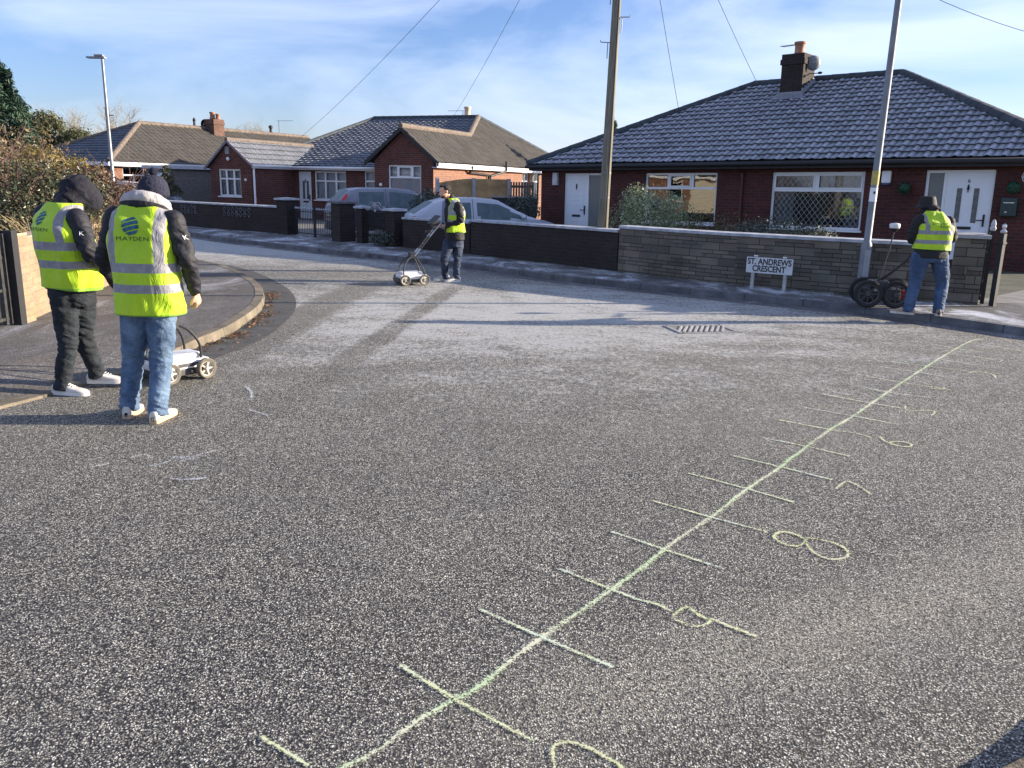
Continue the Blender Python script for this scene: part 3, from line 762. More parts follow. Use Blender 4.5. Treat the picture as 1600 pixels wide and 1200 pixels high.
def hip_roof(root, x0, x1, y0, y1, ze, ridge, zr, mats, names='roof', ridge_mat=RIDGE_D, sub=8, course=.32, faces='FLRB', step=.035, amp=.028, rr=.11):
    """ridge=(xa,xb,y); returns front roof object; the other faces and ridge tiles are its children or siblings"""
    xa, xb, yr = ridge
    A, B, Cc, D = Vector((x0, y0, ze)), Vector((x1, y0, ze)), Vector((x1, y1, ze)), Vector((x0, y1, ze)); P, Q = Vector((xa, yr, zr)), Vector((xb, yr, zr))
    out = {}
    if 'F' in faces: out['F'] = tile_plane(names, [A, B, Q, P], mats['F'], root, sub=sub, course=course, step=step, amp=amp)
    if 'R' in faces: out['R'] = tile_plane(names, [B, Cc, Q], mats['R'], root, sub=sub, course=course, step=step, amp=amp)
    if 'L' in faces: out['L'] = tile_plane(names, [D, A, P], mats['L'], root, sub=sub, course=course, step=step, amp=amp)
    if 'B' in faces: out['B'] = tile_plane(names, [Cc, D, P, Q], mats['B'], root, sub=2, course=course * 2, step=step, amp=amp)
    mb = MB(); up = Vector((0, 0, .02))
    ridge_run(mb, P + up, Q + up, rr)
    for a, b in ((A, P), (B, Q), (Cc, Q), (D, P)): ridge_run(mb, a + up * 1.5, b + up, rr)
    mb.build('ridge_tiles', ridge_mat, root, smooth=False)
    return out

# ---- the near pair of bungalows (right)
HR = empty('bungalow', (.65, 25.5, 0), (0, R(-.75), R(-40)), 'near pair of dark red brick bungalows under one frosted charcoal hip roof', 'house')
Wd = 13.35
mb = MB()
wz = 2.14
opsR = [(1.0, 2.32, .12, 1.99), (3.72, 5.85, .68, 1.98), (7.3, 9.5, .66, 1.98), (10.78, 12.12, .12, 2.0)]
opsR = [(a - .15, b - .15, c, d) for a, b, c, d in opsR]
wall_open(mb, (.15, 0), (Wd, 0), -.1, wz, opsR)
wall_open(mb, (Wd, 0), (Wd, 9.2), -.1, wz, [], uo=3)
wall_open(mb, (Wd, 9.2), (.15, 9.2), -.1, wz, [])
wall_open(mb, (.15, 9.2), (.15, 0), -.1, wz, [], uo=1.3)
for k in (3.55, 5.95, 6.75):   # slim brick joints where the two halves and bays were altered
    pass
mb.build('wall', BRICK_R, HR)
pR, MR = facade_frame((0, 0), (1, 0))
door(pR, MR, HR, 1.0, 2.32, .12, 1.99, side=.42, label='white slatted door beside the telegraph pole', slats=True)
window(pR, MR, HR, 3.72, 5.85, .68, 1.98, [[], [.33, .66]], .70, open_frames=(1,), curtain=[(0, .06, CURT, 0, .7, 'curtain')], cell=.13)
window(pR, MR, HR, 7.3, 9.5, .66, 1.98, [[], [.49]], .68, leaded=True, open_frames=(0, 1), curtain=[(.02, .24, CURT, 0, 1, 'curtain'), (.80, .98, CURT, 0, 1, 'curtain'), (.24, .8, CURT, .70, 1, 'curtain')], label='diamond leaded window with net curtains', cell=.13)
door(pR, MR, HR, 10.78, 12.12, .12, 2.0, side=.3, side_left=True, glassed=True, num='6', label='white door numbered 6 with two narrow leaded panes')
mats = dict(F=TILE_R, R=TILE_RM, L=TILE_R, B=TILE_R)
hip_roof(HR, -.1, Wd + .35, -.35, 9.55, 2.22, (4.55, 8.72, 4.6), 4.62, mats, amp=.03, step=.045)
mb = MB(); mb.bx(-.08, Wd + .33, -.32, -.29, 2.06, 2.24); mb.bx(-.08, Wd + .33, -.29, .0, 2.10, 2.125); mb.bx(-.08, -.05, -.32, 9.5, 2.06, 2.24); mb.bx(Wd + .30, Wd + .33, -.32, 9.5, 2.06, 2.24)
mb.build('fascia', BLACKP, HR)
gutter('gutter', [(-.14, -.38, 2.17), (Wd + .38, -.38, 2.17)], BLACKP, HR)
downpipe([(6.55, -.36, 2.14), (6.55, -.05, 1.98), (6.55, -.05, .1)], M_simple('brown_pipe', (.10, .02, .018), .5), HR)
chm = chimney('chimney', HR, (6.15, 3.85, 0), .62, .82, 3.9, 5.22, BRICK_G, [(0, 0, .15, .36, TERRA)])
mb = MB()
for k in range(5):
    y = 3.44 - .06 + k * .19; z = 4.62 - (4.6 - y) * .484 if False else 2.22 + (y + .35) * .484
for s in (-1, 1):
    for k in range(5):
        y = 3.5 + k * .17; z = 2.22 + (y + .35) * .484 + .09
        mb.box((6.15 + s * .33, y, z + .05), (.03, .17, .16))
mb.box((6.15, 3.41, 2.22 + 3.76 * .484 + .1), (.72, .04, .16)); mb.box((6.15, 3.33, 2.22 + 3.68 * .484 + .065), (.95, .2, .02), M=Matrix.Rotation(math.atan(.484), 3, 'X'))
mb.build('flashing', M_simple('lead_flashing', (.22, .23, .26), .6, .2, 12), chm)
aer = aerial(chm, (6.02, 3.85, 5.15), .36, .45, dirn=(-1, .15))
mb = MB(); mb.lathe([(.02, 0), (.12, .02), (.2, .06), (.2, .065), (.12, .03), (.02, .01)], (0, 0, 0), 'Y', 20)
mb.v = [tuple(Matrix.Rotation(R(35), 3, 'Z') @ Vector(v) + Vector((6.62, 3.75, 4.98))) for v in mb.v]; mb.tube([(6.45, 3.85, 4.96), (6.62, 3.8, 4.98)], .012, 6)
mb.build('satellite_dish', M_simple('dish_grey', (.2, .21, .22), .6), chm, smooth=True)
mb = MB(); mb.tube([(6.46, 3.9, 4.72), (6.7, 3.9, 4.72)], .012, 6); mb.ball((6.76, 3.88, 4.72), (.07, .04, .035), 8, 6); mb.build('bracket_camera', BLACKP, chm)
mb = MB(); mb.box((.72, -.05, 1.83), (.18, .1, .36)); mb.build('alarm_box', M_simple('box_grey', (.55, .57, .58), .5), HR, bevel=.02)
mb = MB(); mb.box((9.98, -.05, 1.86), (.2, .09, .27)); ab = mb.build('alarm_box', UPVC, HR, bevel=.03)
mb = MB(); mb.box((9.98, -.045, 1.705), (.17, .08, .05)); mb.build('light_strip', M_simple('navy_plastic', (.02, .03, .09), .3), ab, bevel=.01)
mb = MB(); mb.lathe([(0, 0), (.13, 0), (.13, .02), (0, .02)], (12.72, -.0, 1.86), 'Y', 8); mb.v = [(v[0], -v[1] if False else v[1] - .03, v[2]) for v in mb.v]
pl = mb.build('number_plate', UPVC, HR); mb = MB(); mb.lathe([(.1, 0), (.115, 0), (.115, .004), (.1, .004)], (12.72, -.036, 1.86), 'Y', 8); mb.build('plate_rim', BLACKP, pl)
wall_text(pR, MR, pl, '6', 12.72, -.033, 1.86, .15, BLACKP)
mb = MB(); mb.box((12.45, -.06, 1.25), (.3, .12, .38)); pb = mb.build('post_box', M_simple('box_green', (.012, .035, .035), .4), HR, bevel=.02)
mb = MB(); mb.bx(12.35, 12.55, -.125, -.12, 1.33, 1.345); mb.bx(12.39, 12.43, -.126, -.12, 1.14, 1.16); mb.build('slot_plate', STEEL, pb)
def leafball(name, parent, c, r, n, mat, size=.03):
    V = []; F = []
    for i in range(n):
        d = Vector(rng.normal(size=3)).normalized(); p = Vector(c) + d * r * (.75 + .3 * rng.random())
        a = d.orthogonal().normalized(); b_ = d.cross(a); ang = rng.random() * 6.28; a2 = a * math.cos(ang) + b_ * math.sin(ang); b2 = d.cross(a2); tl = d * size * (rng.random() - .3)
        k = len(V); V += [tuple(p - a2 * size * .4), tuple(p + b2 * size + tl), tuple(p + a2 * size * .4), tuple(p - b2 * size * .6)]; F.append((k, k + 1, k + 2, k + 3))
    me = bpy.data.meshes.new(name); me.from_pydata(V, [], F); return link_mesh(name, me, [mat], parent)
LG_TOP = M_leaf('topiary_green', [(.012, .06, .035), (.03, .11, .06), (.05, .15, .09)], .1)
for (xx, zz, lab) in ((10.42, 1.62, 'round green topiary ball hanging between the alarm box and the numbered door'), (12.5, 1.62 + .02, 'round green topiary ball hanging on the brick above the dark post box')):
    p = HR.matrix_basis @ Vector((xx, -.17, zz))
    t_ = empty('topiary_ball', p, (0, 0, 0), lab, 'topiary', 'topiary balls on the brick wall')
    leafball('foliage', t_, (0, 0, 0), .13, 900, LG_TOP, .022)
    mb = MB(); mb.tube([(0, 0, .1), (0, 0, .24), (.08, .1, .26)], .006, 5); mb.ball((0, 0, 0), .1, 10, 8); mb.build('hook', IRON, t_)

# ---- the middle bungalow with two gables
HM = empty('bungalow', (-10.24, 33.0, 0), (0, 0, R(-23)), 'red brick bungalow with two front gables and a white panelled door behind the parked cars', 'house')
mb = MB()
wall_open(mb, (0, 0), (0, 2.6), -.1, 2.25, [], uo=.7)
wall_open(mb, (0, 2.6), (4.5, 2.6), -.1, 2.25, [(.22, .86, .1, 2.0), (1.02, 2.56, .88, 2.02), (3.42, 4.0, 1.0, 2.06)], uo=2)
wall_open(mb, (4.55, 2.7), (4.55, 1.6), -.1, 2.5, [])
wall_open(mb, (-2.04, 10), (-2.04, 0), -.1, 2.1, [])
wall_open(mb, (-2.04, 0), (0, 0), -.1, 2.08, [(.4, 1.5, .98, 2.02)])
mb.face([(-2.04, 0, 2.08), (0, 0, 2.08), (0, 0, 2.2), (-1.05, 0, 3.05)], [(0, 2.08), (2.04, 2.08), (2.04, 2.2), (1.0, 3.05)])
wall_open(mb, (4.55, 1.6), (7.1, 1.6), -.1, 2.42, [(.6, 2.03, .95, 2.28)], uo=.4)
mb.face([(4.55, 1.6, 2.42), (7.1, 1.6, 2.42), (5.82, 1.6, 3.58)], [(.4, 2.42), (2.95, 2.42), (1.67, 3.58)])
mb.build('wall', BRICK_M, HM)
mb = MB(); wall_open(mb, (7.1, 1.6), (7.1, 17), -.1, 2.35, [(8.6, 9.4, .9, 2.2), (9.9, 10.7, .9, 2.2), (12.3, 13.3, .1, 2.2)]); mb.build('side_wall', BRICK_ML, HM)
fM, mM = facade_frame((0, 2.6), (4.5, 2.6)); fM0, mM0 = facade_frame((-2.04, 0), (0, 0)); fMG, mMG = facade_frame((4.55, 1.6), (7.1, 1.6)); fMS, mMS = facade_frame((7.1, 1.6), (7.1, 17))
door(fM, mM, HM, .22, .86, .1, 2.0, glassed=True, label='white panelled door with two dark panes')
cb = [(0, 1, BLIND, 0, 1, 'blind')]
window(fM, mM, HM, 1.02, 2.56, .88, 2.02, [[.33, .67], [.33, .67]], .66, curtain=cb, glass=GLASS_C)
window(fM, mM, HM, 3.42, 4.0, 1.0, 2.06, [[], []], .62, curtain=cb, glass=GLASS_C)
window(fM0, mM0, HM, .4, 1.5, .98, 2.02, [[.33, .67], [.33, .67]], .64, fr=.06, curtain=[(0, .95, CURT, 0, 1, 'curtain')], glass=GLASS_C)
SLATB = M_simple('venetian_blind', (.62, .63, .66), .7, .05, 5)
wg = window(fMG, mMG, HM, .6, 2.03, .95, 2.28, [[], [.28, .72]], .66, glass=GLASS_C, curtain=None, sill=False, open_frames=(1,))
mb = FMB(fMG, mMG)
for k in range(22): mb.box((1.315, .13, .98 + k * .04), (1.36, .035, .006), M=Matrix.Rotation(R(55), 3, 'X'))
mb.face([(.62, .2, .96), (2.0, .2, .96), (2.0, .2, 2.26), (.62, .2, 2.26)])
mb.done('blind', SLATB, wg)
window(fMS, mMS, HM, 8.6, 9.4, .9, 2.2, [[.5], [.5]], .7, curtain=[(0, 1, SLATB, 0, 1, 'blind')]); window(fMS, mMS, HM, 9.9, 10.7, .9, 2.2, [[.5], [.5]], .7, curtain=[(0, 1, SLATB, 0, 1, 'blind')])
door(fMS, mMS, HM, 12.3, 13.3, .1, 2.2)
# roofs: main hip
FR = TILE_RM
zl = lambda y: 2.2 + .304 * (y - 2.4)
P1 = Vector((4.6, 10.6, 4.68)); P0 = Vector((-1.1, 10.6, 4.68)); EV = Vector((7.35, 17.5, 2.38))
zf = lambda y: 2.2 + (4.70 - 2.2) / (10.6 - 2.35) * (y - 2.35)
gx, gz = 5.82, 3.66
slopeR = (gz - 2.42) / (7.35 - gx)
# front plane, cut by valley lines at the gable
yh = 2.35 + (gz - 2.2) / ((4.68 - 2.2) / 8.25)
tile_plane('roof', [(-2.2, 2.35, 2.2), (4.35, 2.35, 2.2), (gx, yh, gz), tuple(P1), tuple(P0)], FR, HM, sub=6)
tile_plane('roof', [(-2.2, 17.5, 2.2), (-2.2, 2.35, 2.2), tuple(P0)], FR, HM, sub=4)
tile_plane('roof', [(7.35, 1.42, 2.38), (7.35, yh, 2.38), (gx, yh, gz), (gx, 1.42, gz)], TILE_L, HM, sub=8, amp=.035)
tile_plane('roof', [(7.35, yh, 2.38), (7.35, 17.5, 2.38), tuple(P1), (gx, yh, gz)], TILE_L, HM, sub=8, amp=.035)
tile_plane('roof', [(4.28, 3.0, 2.38), (4.28, 1.42, 2.38), (gx, 1.42, gz), (gx, yh, gz)], FR, HM, sub=6)
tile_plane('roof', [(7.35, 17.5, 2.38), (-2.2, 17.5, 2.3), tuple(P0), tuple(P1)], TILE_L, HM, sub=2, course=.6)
# left wing roof
wx, wz_ = -1.02, 3.1
tile_plane('roof', [(.12, -.15, 2.2), (.12, 2.6, 2.2), (-.3, 4.3, 2.55), (wx, 5.35, wz_), (wx, -.15, wz_)], FR, HM, sub=6)
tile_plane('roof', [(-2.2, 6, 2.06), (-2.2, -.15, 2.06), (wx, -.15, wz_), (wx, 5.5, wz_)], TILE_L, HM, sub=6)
mb = MB(); up = Vector((0, 0, .03))
ridge_run(mb, P0 + up, P1 + up); ridge_run(mb, P0 + up, Vector((-2.2, 2.35, 2.2)) + up, .1); ridge_run(mb, Vector(EV) + up, P1 + up)
mb.build('ridge_tiles', RIDGE_D, HM)
mb = MB(); ridge_run(mb, P1 + up, Vector((gx, yh, gz)) + up, .12); ridge_run(mb, Vector((gx, yh, gz)) + up, Vector((gx, 1.4, gz)) + up, .11); ridge_run(mb, Vector((wx, 5.3, wz_)) + up, Vector((wx, -.16, wz_)) + up, .08)
mb.build('ridge_tiles', RIDGE_P, HM)
mb = MB()
def barge(a, b, h=.16, t=.05):
    a, b = Vector(a), Vector(b); q = [a, b, b - Vector((0, 0, h)), a - Vector((0, 0, h))]; o = Vector((0, t, 0))
    mb.face([tuple(x) for x in q]); mb.face([tuple(x + o) for x in q]); mb.face([tuple(q[3]), tuple(q[2]), tuple(q[2] + o), tuple(q[3] + o)]); mb.face([tuple(q[0]), tuple(q[1]), tuple(q[1] + o), tuple(q[0] + o)])
barge((4.2, 1.42, 2.4), (gx, 1.42, gz)); barge((7.4, 1.42, 2.4), (gx, 1.42, gz))
mb.build('bargeboard', BLACKP, HM)
mb = MB(); barge((-2.2, -.16, 2.08), (wx, -.16, wz_ + .02), .1); barge((.16, -.16, 2.2), (wx, -.16, wz_ + .02), .1)
mb.build('bargeboard', M_simple('faded_board', (.22, .19, .22), .7, .2, 8), HM)
mb = MB(); mb.bx(7.32, 7.36, 1.42, 17.4, 2.2, 2.37); mb.bx(7.1, 7.32, 1.5, 17.4, 2.2, 2.22); mb.bx(0.1, 4.3, 2.33, 2.36, 2.06, 2.18); mb.bx(.1, .13, -.1, 2.4, 2.06, 2.2)
mb.build('fascia', UPVC, HM)
gutter('gutter', [(.16, -.12, 2.16), (.16, 2.3, 2.16)], UPVC, HM); gutter('gutter', [(.1, 2.28, 2.15), (4.25, 2.28, 2.15)], UPVC, HM)
downpipe([(.17, .0, 2.12), (.08, .05, 2.0), (.08, .05, .1)], UPVC, HM, .04)
downpipe([(7.4, 4.3, 2.3), (7.18, 4.5, 2.08), (7.18, 6.3, 2.02), (7.18, 6.4, 1.5)], BLACKP, HM, .05); downpipe([(7.42, 7.6, 2.62), (7.42, 7.6, 2.2), (7.18, 6.5, 1.98), (7.18, 6.4, 1.4)], BLACKP, HM, .05)
downpipe([(7.4, 12.2, 2.25), (7.18, 12.0, 2.1), (7.18, 11.9, .2)], BLACKP, HM, .05)
c2 = chimney('chimney', HM, (3.2, 12.3, 0), .6, .6, 3.6, 4.85, M_simple('render_grey', (.30, .30, .28), .8), [(0, 0, .17, .5, M_simple('buff_pot', (.62, .48, .33), .7))])
aerial(c2, (3.0, 12.2, 4.8), .35, .8, dirn=(-1, -.1))
mb = MB(); mb.box((-1.12, -.015, 2.72), (.2, .03, .28)); mb.build('air_vent', M_simple('vent_grey', (.3, .3, .32), .7), HM)
mb = MB(); mb.lathe([(.0, -.06), (.07, -.04), (.07, 0)], (-1.1, 0, 2.4), 'Y', 8); mb.build('sensor_light', UPVC, HM)
mb = MB(); mb.lathe([(.0, -.05), (.05, -.04), (.05, 0)], (-.28, 0, 1.62), 'Y', 8); mb.lathe([(.0, -.05), (.06, -.04), (.06, 0)], (4.83, 1.6, 1.55), 'Y', 8); mb.build('wall_light', UPVC, HM)

# ---- the far bungalow on the left and its garage
HL = empty('bungalow', (-18.4, 38.0, 0), (0, 0, R(-28)), 'far bungalow with a sunlit brown tiled roof seen above the hedge', 'house')
mb = MB()
wall_open(mb, (0, .5), (0, 17), -.1, 2.2, [(.5, 1.7, .8, 2.1), (2.4, 3.2, .8, 2.1)])
wall_open(mb, (-6.3, .5), (0, .5), -.1, 2.2, []); wall_open(mb, (-6.3, 17), (-6.3, .5), -.1, 2.2, [])
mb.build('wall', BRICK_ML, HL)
fL, mL = facade_frame((0, .5), (0, 17))
window(fL, mL, HL, .5, 1.7, .8, 2.1, [[.5], []], .7); window(fL, mL, HL, 2.4, 3.2, .8, 2.1, [[], []], .7, curtain=[(0, 1, SLATB, 0, 1, 'blind')])
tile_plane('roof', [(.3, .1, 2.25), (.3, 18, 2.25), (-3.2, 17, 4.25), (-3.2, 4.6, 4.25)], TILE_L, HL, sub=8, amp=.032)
tile_plane('roof', [(-6.7, .1, 2.25), (.3, .1, 2.25), (-3.2, 4.6, 4.25)], TILE_LD, HL, sub=6)
tile_plane('roof', [(-6.7, 18, 2.25), (-6.7, .1, 2.25), (-3.2, 4.6, 4.25), (-3.2, 17, 4.25)], TILE_LD, HL, sub=2, course=.6)
mb = MB(); a, b = Vector((-3.2, 4.6, 4.28)), Vector((-3.2, 17, 4.28)); ridge_run(mb, a, b, .12); ridge_run(mb, Vector((.3, .1, 2.3)), a, .12); ridge_run(mb, Vector((-6.7, .1, 2.3)), a, .1); mb.build('ridge_tiles', RIDGE_P, HL)
mb = MB(); mb.bx(.3, .34, .1, 17.8, 2.1, 2.27); mb.bx(0, .3, .2, 17.8, 2.1, 2.12); mb.bx(-6.7, .34, .07, .1, 2.1, 2.27); mb.build('fascia', UPVC, HL)
ch3 = chimney('chimney', HL, (-2.9, 9.2, 0), .72, .72, 3.6, 4.78, M_brick('brick_chimney', (.20, .085, .055), (.12, .055, .04), (.2, .17, .14), dirt=.5), [(-.1, 0, .15, .4, TERRA), (.2, .1, .13, .3, TERRA)])
mb = MB(); mb.lathe([(.02, 0), (.2, .03), (.28, .1), (.2, .04), (.02, .01)], (-3.4, 8.9, 4.5), 'X', 16); mb.build('satellite_dish', BLACKP, ch3)
aerial(HL, (-3.2, 14.5, 4.2), .9, 1.0, dirn=(1, .2)); mb = MB(); mb.lathe([(.08, 0), (.08, .5), (.12, .55), (.12, .65), (.03, .7)], (-3.2, 13.8, 4.1), n=10); mb.build('vent_pipe', BLACKP, HL)
mb = MB(); mb.lathe([(.08, 0), (.06, .5), (.09, .58), (.03, .7)], (-3.2, 8.1, 4.1), n=10); mb.build('vent_pipe', BLACKP, HL)

GA = empty('garage', (-15.75, 36.3, 0), (0, 0, R(-28)), 'flat roofed pebbledash garage with a white door beside the far bungalow', 'garage')
mb = MB(); wall_open(mb, (0, 0), (1.55, 0), -.1, 2.0, [(.12, 1.38, .05, 1.86)]); wall_open(mb, (1.55, 0), (1.55, 5), -.1, 2.0, []); wall_open(mb, (0, 5), (0, 0), -.1, 2.0, []); wall_open(mb, (1.55, 5), (0, 5), -.1, 2, [])
mb.build('wall', M_simple('pebbledash', (.19, .18, .165), .95, .4, 30, .9, 60, .02), GA)
mb = MB(); mb.bx(-.12, 1.7, -.12, 5.1, 2.0, 2.14); mb.build('roof', M_simple('garage_fascia', (.5, .53, .56), .7, .1, 4), GA)
mb = MB()
for k in range(10): mb.bx(.13, 1.37, .03, .06, .06 + k * .18, .06 + k * .18 + .165)
mb.build('door', UPVCD, GA, bevel=.004)
# ------------------------------------------------------------------ garden walls, gates, fences
def M_stonewall():
    t = NT('reconstituted_stone'); uv = t.tc.outputs['UV']; S = t.sep(uv)
    def br(w_, h_, off, seed):
        b = t.n('ShaderNodeTexBrick'); b.offset = off
        for k, v in (('Scale', 1.0), ('Brick Width', w_), ('Row Height', h_), ('Mortar Size', .006), ('Mortar Smooth', .2), ('Bias', 0.0)): b.inputs[k].default_value = v
        b.inputs['Color1'].default_value = (.20, .172, .135, 1); b.inputs['Color2'].default_value = (.10, .088, .072, 1); b.inputs['Mortar'].default_value = (.035, .03, .025, 1)
        t.l(t.mapv(uv, loc=(seed, 0, 0)), b.inputs['Vector']); return b
    b1 = br(.42, .13, .37, .3); b2 = br(.30, .065, .43, 2.1)
    cell = t.comb(t.math('FLOOR', t.math('DIVIDE', S[0], .63)), t.math('FLOOR', t.math('DIVIDE', S[1], .13)))
    wn_ = t.n('ShaderNodeTexWhiteNoise', noise_dimensions='2D'); t.l(cell, wn_.inputs[0])
    pick = t.math('GREATER_THAN', wn_.outputs[0], .48)
    c = t.mix(pick, b1.outputs['Color'], b2.outputs['Color'])
    fac = t.mix(pick, b1.outputs['Fac'], b2.outputs['Fac'])
    c = t.mix(.6, c, t.ramp(t.noise(2.2, 4), [(.3, .45), (.7, 1.25)]), 'MULTIPLY')
    c = t.mix(t.ramp(t.noise(5, 5), [(.5, 0), (.75, .5)]), c, (.10, .12, .10))
    h = t.math('ADD', t.math('MULTIPLY', fac, -1), t.math('MULTIPLY', t.noise(18, 5), .9))
    return t.set(c, .9, t.bump(h, .9, .02))
STONE = M_stonewall()
def wall_run(name, pts, z0, z1, th, mat, cope, label, group, ch_=.05, cw=.03, cat='wall'):
    """garden wall following a line of points (front foot), thickness away from the road"""
    W = MB(); K = MB(); back = offset_line(pts, th); acc = 0
    cf, cbk = offset_line(pts, -cw), offset_line(pts, th + cw)
    for i in range(len(pts) - 1):
        a, b, c, d = pts[i], pts[i + 1], back[i + 1], back[i]; l_ = math.dist(a, b)
        W.face([(*a, z0), (*b, z0), (*b, z1), (*a, z1)], [(acc, z0), (acc + l_, z0), (acc + l_, z1), (acc, z1)])
        W.face([(*d, z0), (*c, z0), (*c, z1), (*d, z1)], [(acc, z0), (acc + l_, z0), (acc + l_, z1), (acc, z1)])
        W.face([(*a, z1), (*b, z1), (*c, z1), (*d, z1)], [(acc, 0), (acc + l_, 0), (acc + l_, th), (acc, th)])
        acc += l_
        a, b, c, d = cf[i], cf[i + 1], cbk[i + 1], cbk[i]
        for q in ([(*a, z1 + .004), (*b, z1 + .004), (*b, z1 + ch_), (*a, z1 + ch_)], [(*a, z1 + ch_), (*b, z1 + ch_), (*c, z1 + ch_ + .01), (*d, z1 + ch_ + .01)], [(*d, z1), (*c, z1), (*c, z1 + ch_ + .01), (*d, z1 + ch_ + .01)], [(*a, z1 + .004), (*b, z1 + .004), (*c, z1 + .004), (*d, z1 + .004)]):
            K.face(q)
    for e in (0, -1):
        a, d = pts[e], back[e]
        W.face([(*a, z0), (*d, z0), (*d, z1), (*a, z1)], [(0, z0), (th, z0), (th, z1), (0, z1)])
        a, d = cf[e], cbk[e]; K.face([(*a, z1), (*d, z1), (*d, z1 + ch_), (*a, z1 + ch_)])
    root = W.build(name, mat); tag(root, label, cat, group)
    K.build('coping', cope, root)
    return root
def dens(pts, k=4): return [tuple(p[:2]) for p in catmull([(*p, 0) for p in pts], k)]
wall_run('stone_wall', dens([(1.95, 15.75), (3.2, 14.32), (4.82, 13.12), (6.32, 12.2)]), .02, .90, .2, STONE, COPE, 'low buff stone block garden wall with frosted coping behind the street name sign', 'garden walls along the far pavement')
wall_run('brick_wall', dens([(-1.0, 18.95), (-.06, 17.95), (.98, 16.85), (1.93, 15.77)]), .02, .82, .2, BRICK_G, COPE, 'dark weathered brick garden wall between the telegraph pole and the man with the cart', 'garden walls along the far pavement')
wall_run('brick_wall', dens([(-2.75, 20.55), (-2.1, 19.95), (-1.03, 18.98)]), .02, .78, .2, BRICK_G, COPE, 'short dark brick wall in front of the white car beside the stepped pillar', 'garden walls along the far pavement')
lw = wall_run('block_wall', dens([(-17, 32.6), (-11.5, 28.3), (-9.19, 26.53), (-6.95, 25.0)]), .02, .84, .18, BRICK_G, COPE, 'long dark wall with pierced screen blocks and pale coping left of the iron gates', 'garden walls along the far pavement')
def along(pts, d):
    acc = 0
    for a, b in zip(pts, pts[1:]):
        l_ = math.dist(a, b)
        if acc + l_ >= d:
            t = (d - acc) / l_; return (a[0] + (b[0] - a[0]) * t, a[1] + (b[1] - a[1]) * t), math.atan2(b[1] - a[1], b[0] - a[0])
        acc += l_
    return pts[-1], math.atan2(pts[-1][1] - pts[-2][1], pts[-1][0] - pts[-2][0])
lp = dens([(-17, 32.6), (-11.5, 28.3), (-9.19, 26.53), (-6.95, 25.0)])
mb = MB()
for (d0, n) in ((7.6, 5), (10.0, 7)):
    for k in range(n):
        for r_ in range(2):
            (x, y), an = along(lp, d0 + k * .2); nn = (math.sin(an), -math.cos(an)); c = (x + nn[0] * .015, y + nn[1] * .015, .58 + r_ * .15)
            for q in range(4):
                a1 = math.pi / 4 + q * math.pi / 2; tx, ty = math.cos(an), math.sin(an)
                mb.box((c[0] + tx * math.cos(a1) * .05, c[1] + ty * math.cos(a1) * .05, c[2] + math.sin(a1) * .05), (.085, .03, .014), M=Matrix.Rotation(an, 3, 'Z') @ Matrix.Rotation(-a1 + math.pi / 2 * 1, 3, 'Y'))
mb.build('screen_blocks', M_simple('screen_block_pale', (.15, .15, .16), .9, .6, 6), lw)
def pillar(name, c, s, z1, mat, capm, label, rot=0, cap=.05, over=.05, capz=.03, group='wall pillars'):
    mb = MB(); mb.box((0, 0, (z1 + .02) / 2), (s, s, z1 - .02), 0)
    o = mb.build(name, mat); o.location = (*c, 0); o.rotation_euler = (0, 0, rot); tag(o, label, 'pillar', group)
    k = MB(); h = s / 2 + over; z = z1 + .003
    k.bx(-h, h, -h, h, z, z + cap)
    for a, b in (((-h, -h), (h, -h)), ((h, -h), (h, h)), ((h, h), (-h, h)), ((-h, h), (-h, -h))): k.face([(*a, z + cap), (*b, z + cap), (0, 0, z + cap + capz)])
    k.build('cap', capm, o); return o
pillar('gate_pillar', (6.62, 12.22), .40, 1.04, STONE, M_simple('cap_grey', (.32, .32, .32), .85, .25, 6), 'buff stone gate pillar with a flat pale cap at the end of the stone wall', R(-28))
pillar('gate_pillar', (-6.68, 24.72), .42, 1.08, BRICK_G, COPE, 'dark brick pillar with a frosted cap left of the double iron gates', R(-33))
pillar('gate_pillar', (-4.55, 22.3), .46, 1.08, BRICK_G, M_simple('cap_dark', (.12, .12, .14), .85, .3, 6), 'dark brick pillar between the iron gates and the dark panel', R(-50))
pillar('gate_pillar', (-2.98, 20.85), .34, .96, BRICK_G, COPE, 'dark stepped brick pillar just left of the man with the cart', R(-40))
pillar('gate_pillar', (-3.95, 21.75), .22, .98, BRICK_G, COPE, 'narrow brick pillar beside the iron panel with the scroll', R(-40))
def iron_gate(name, a, b, z0, z1, bars, label, leaves=2, finials=True, mat=IRON, zr=None, fin_mat=None, topbar=True):
    a, b = Vector((*a, 0)), Vector((*b, 0)); root = empty(name, ((a.x + b.x) / 2, (a.y + b.y) / 2, z0), (0, 0, math.atan2(b.y - a.y, b.x - a.x)), label, 'gate')
    L_ = (b - a).length; h = z1 - z0
    for s in range(leaves):
        x0 = -L_ / 2 + L_ / leaves * s + .015; x1 = x0 + L_ / leaves - .03
        m_ = MB(); fm = MB()
        for x in (x0, x1): m_.box((x, 0, h / 2), (.045, .045, h))
        for z in ([.08, h * .55, h * .78] if zr is None else zr): m_.box(((x0 + x1) / 2, 0, z), (x1 - x0 - .05, .03, .025))
        n = bars
        for k in range(1, n):
            x = x0 + (x1 - x0) * k / n; m_.tube([(x, 0, .08), (x, 0, h * .78 + (.09 if finials else 0))], .008, 5)
            if finials: fm.lathe([(.008, 0), (.024, .02), (.005, .07)], (x, 0, h * .78 + .06), n=6)
        lf = m_.build('gate_leaf', mat, root)
        if finials: fm.build('finials', fin_mat or COPE, lf)
        hg = MB()
        for z in (h * .2, h * .75):
            hg.tube([(x0 - .03 if s == 0 else x1 + .03, 0, z - .05), (x0 - .03 if s == 0 else x1 + .03, 0, z + .05)], .02, 6)
        hg.build('hinge', mat, lf)
    return root
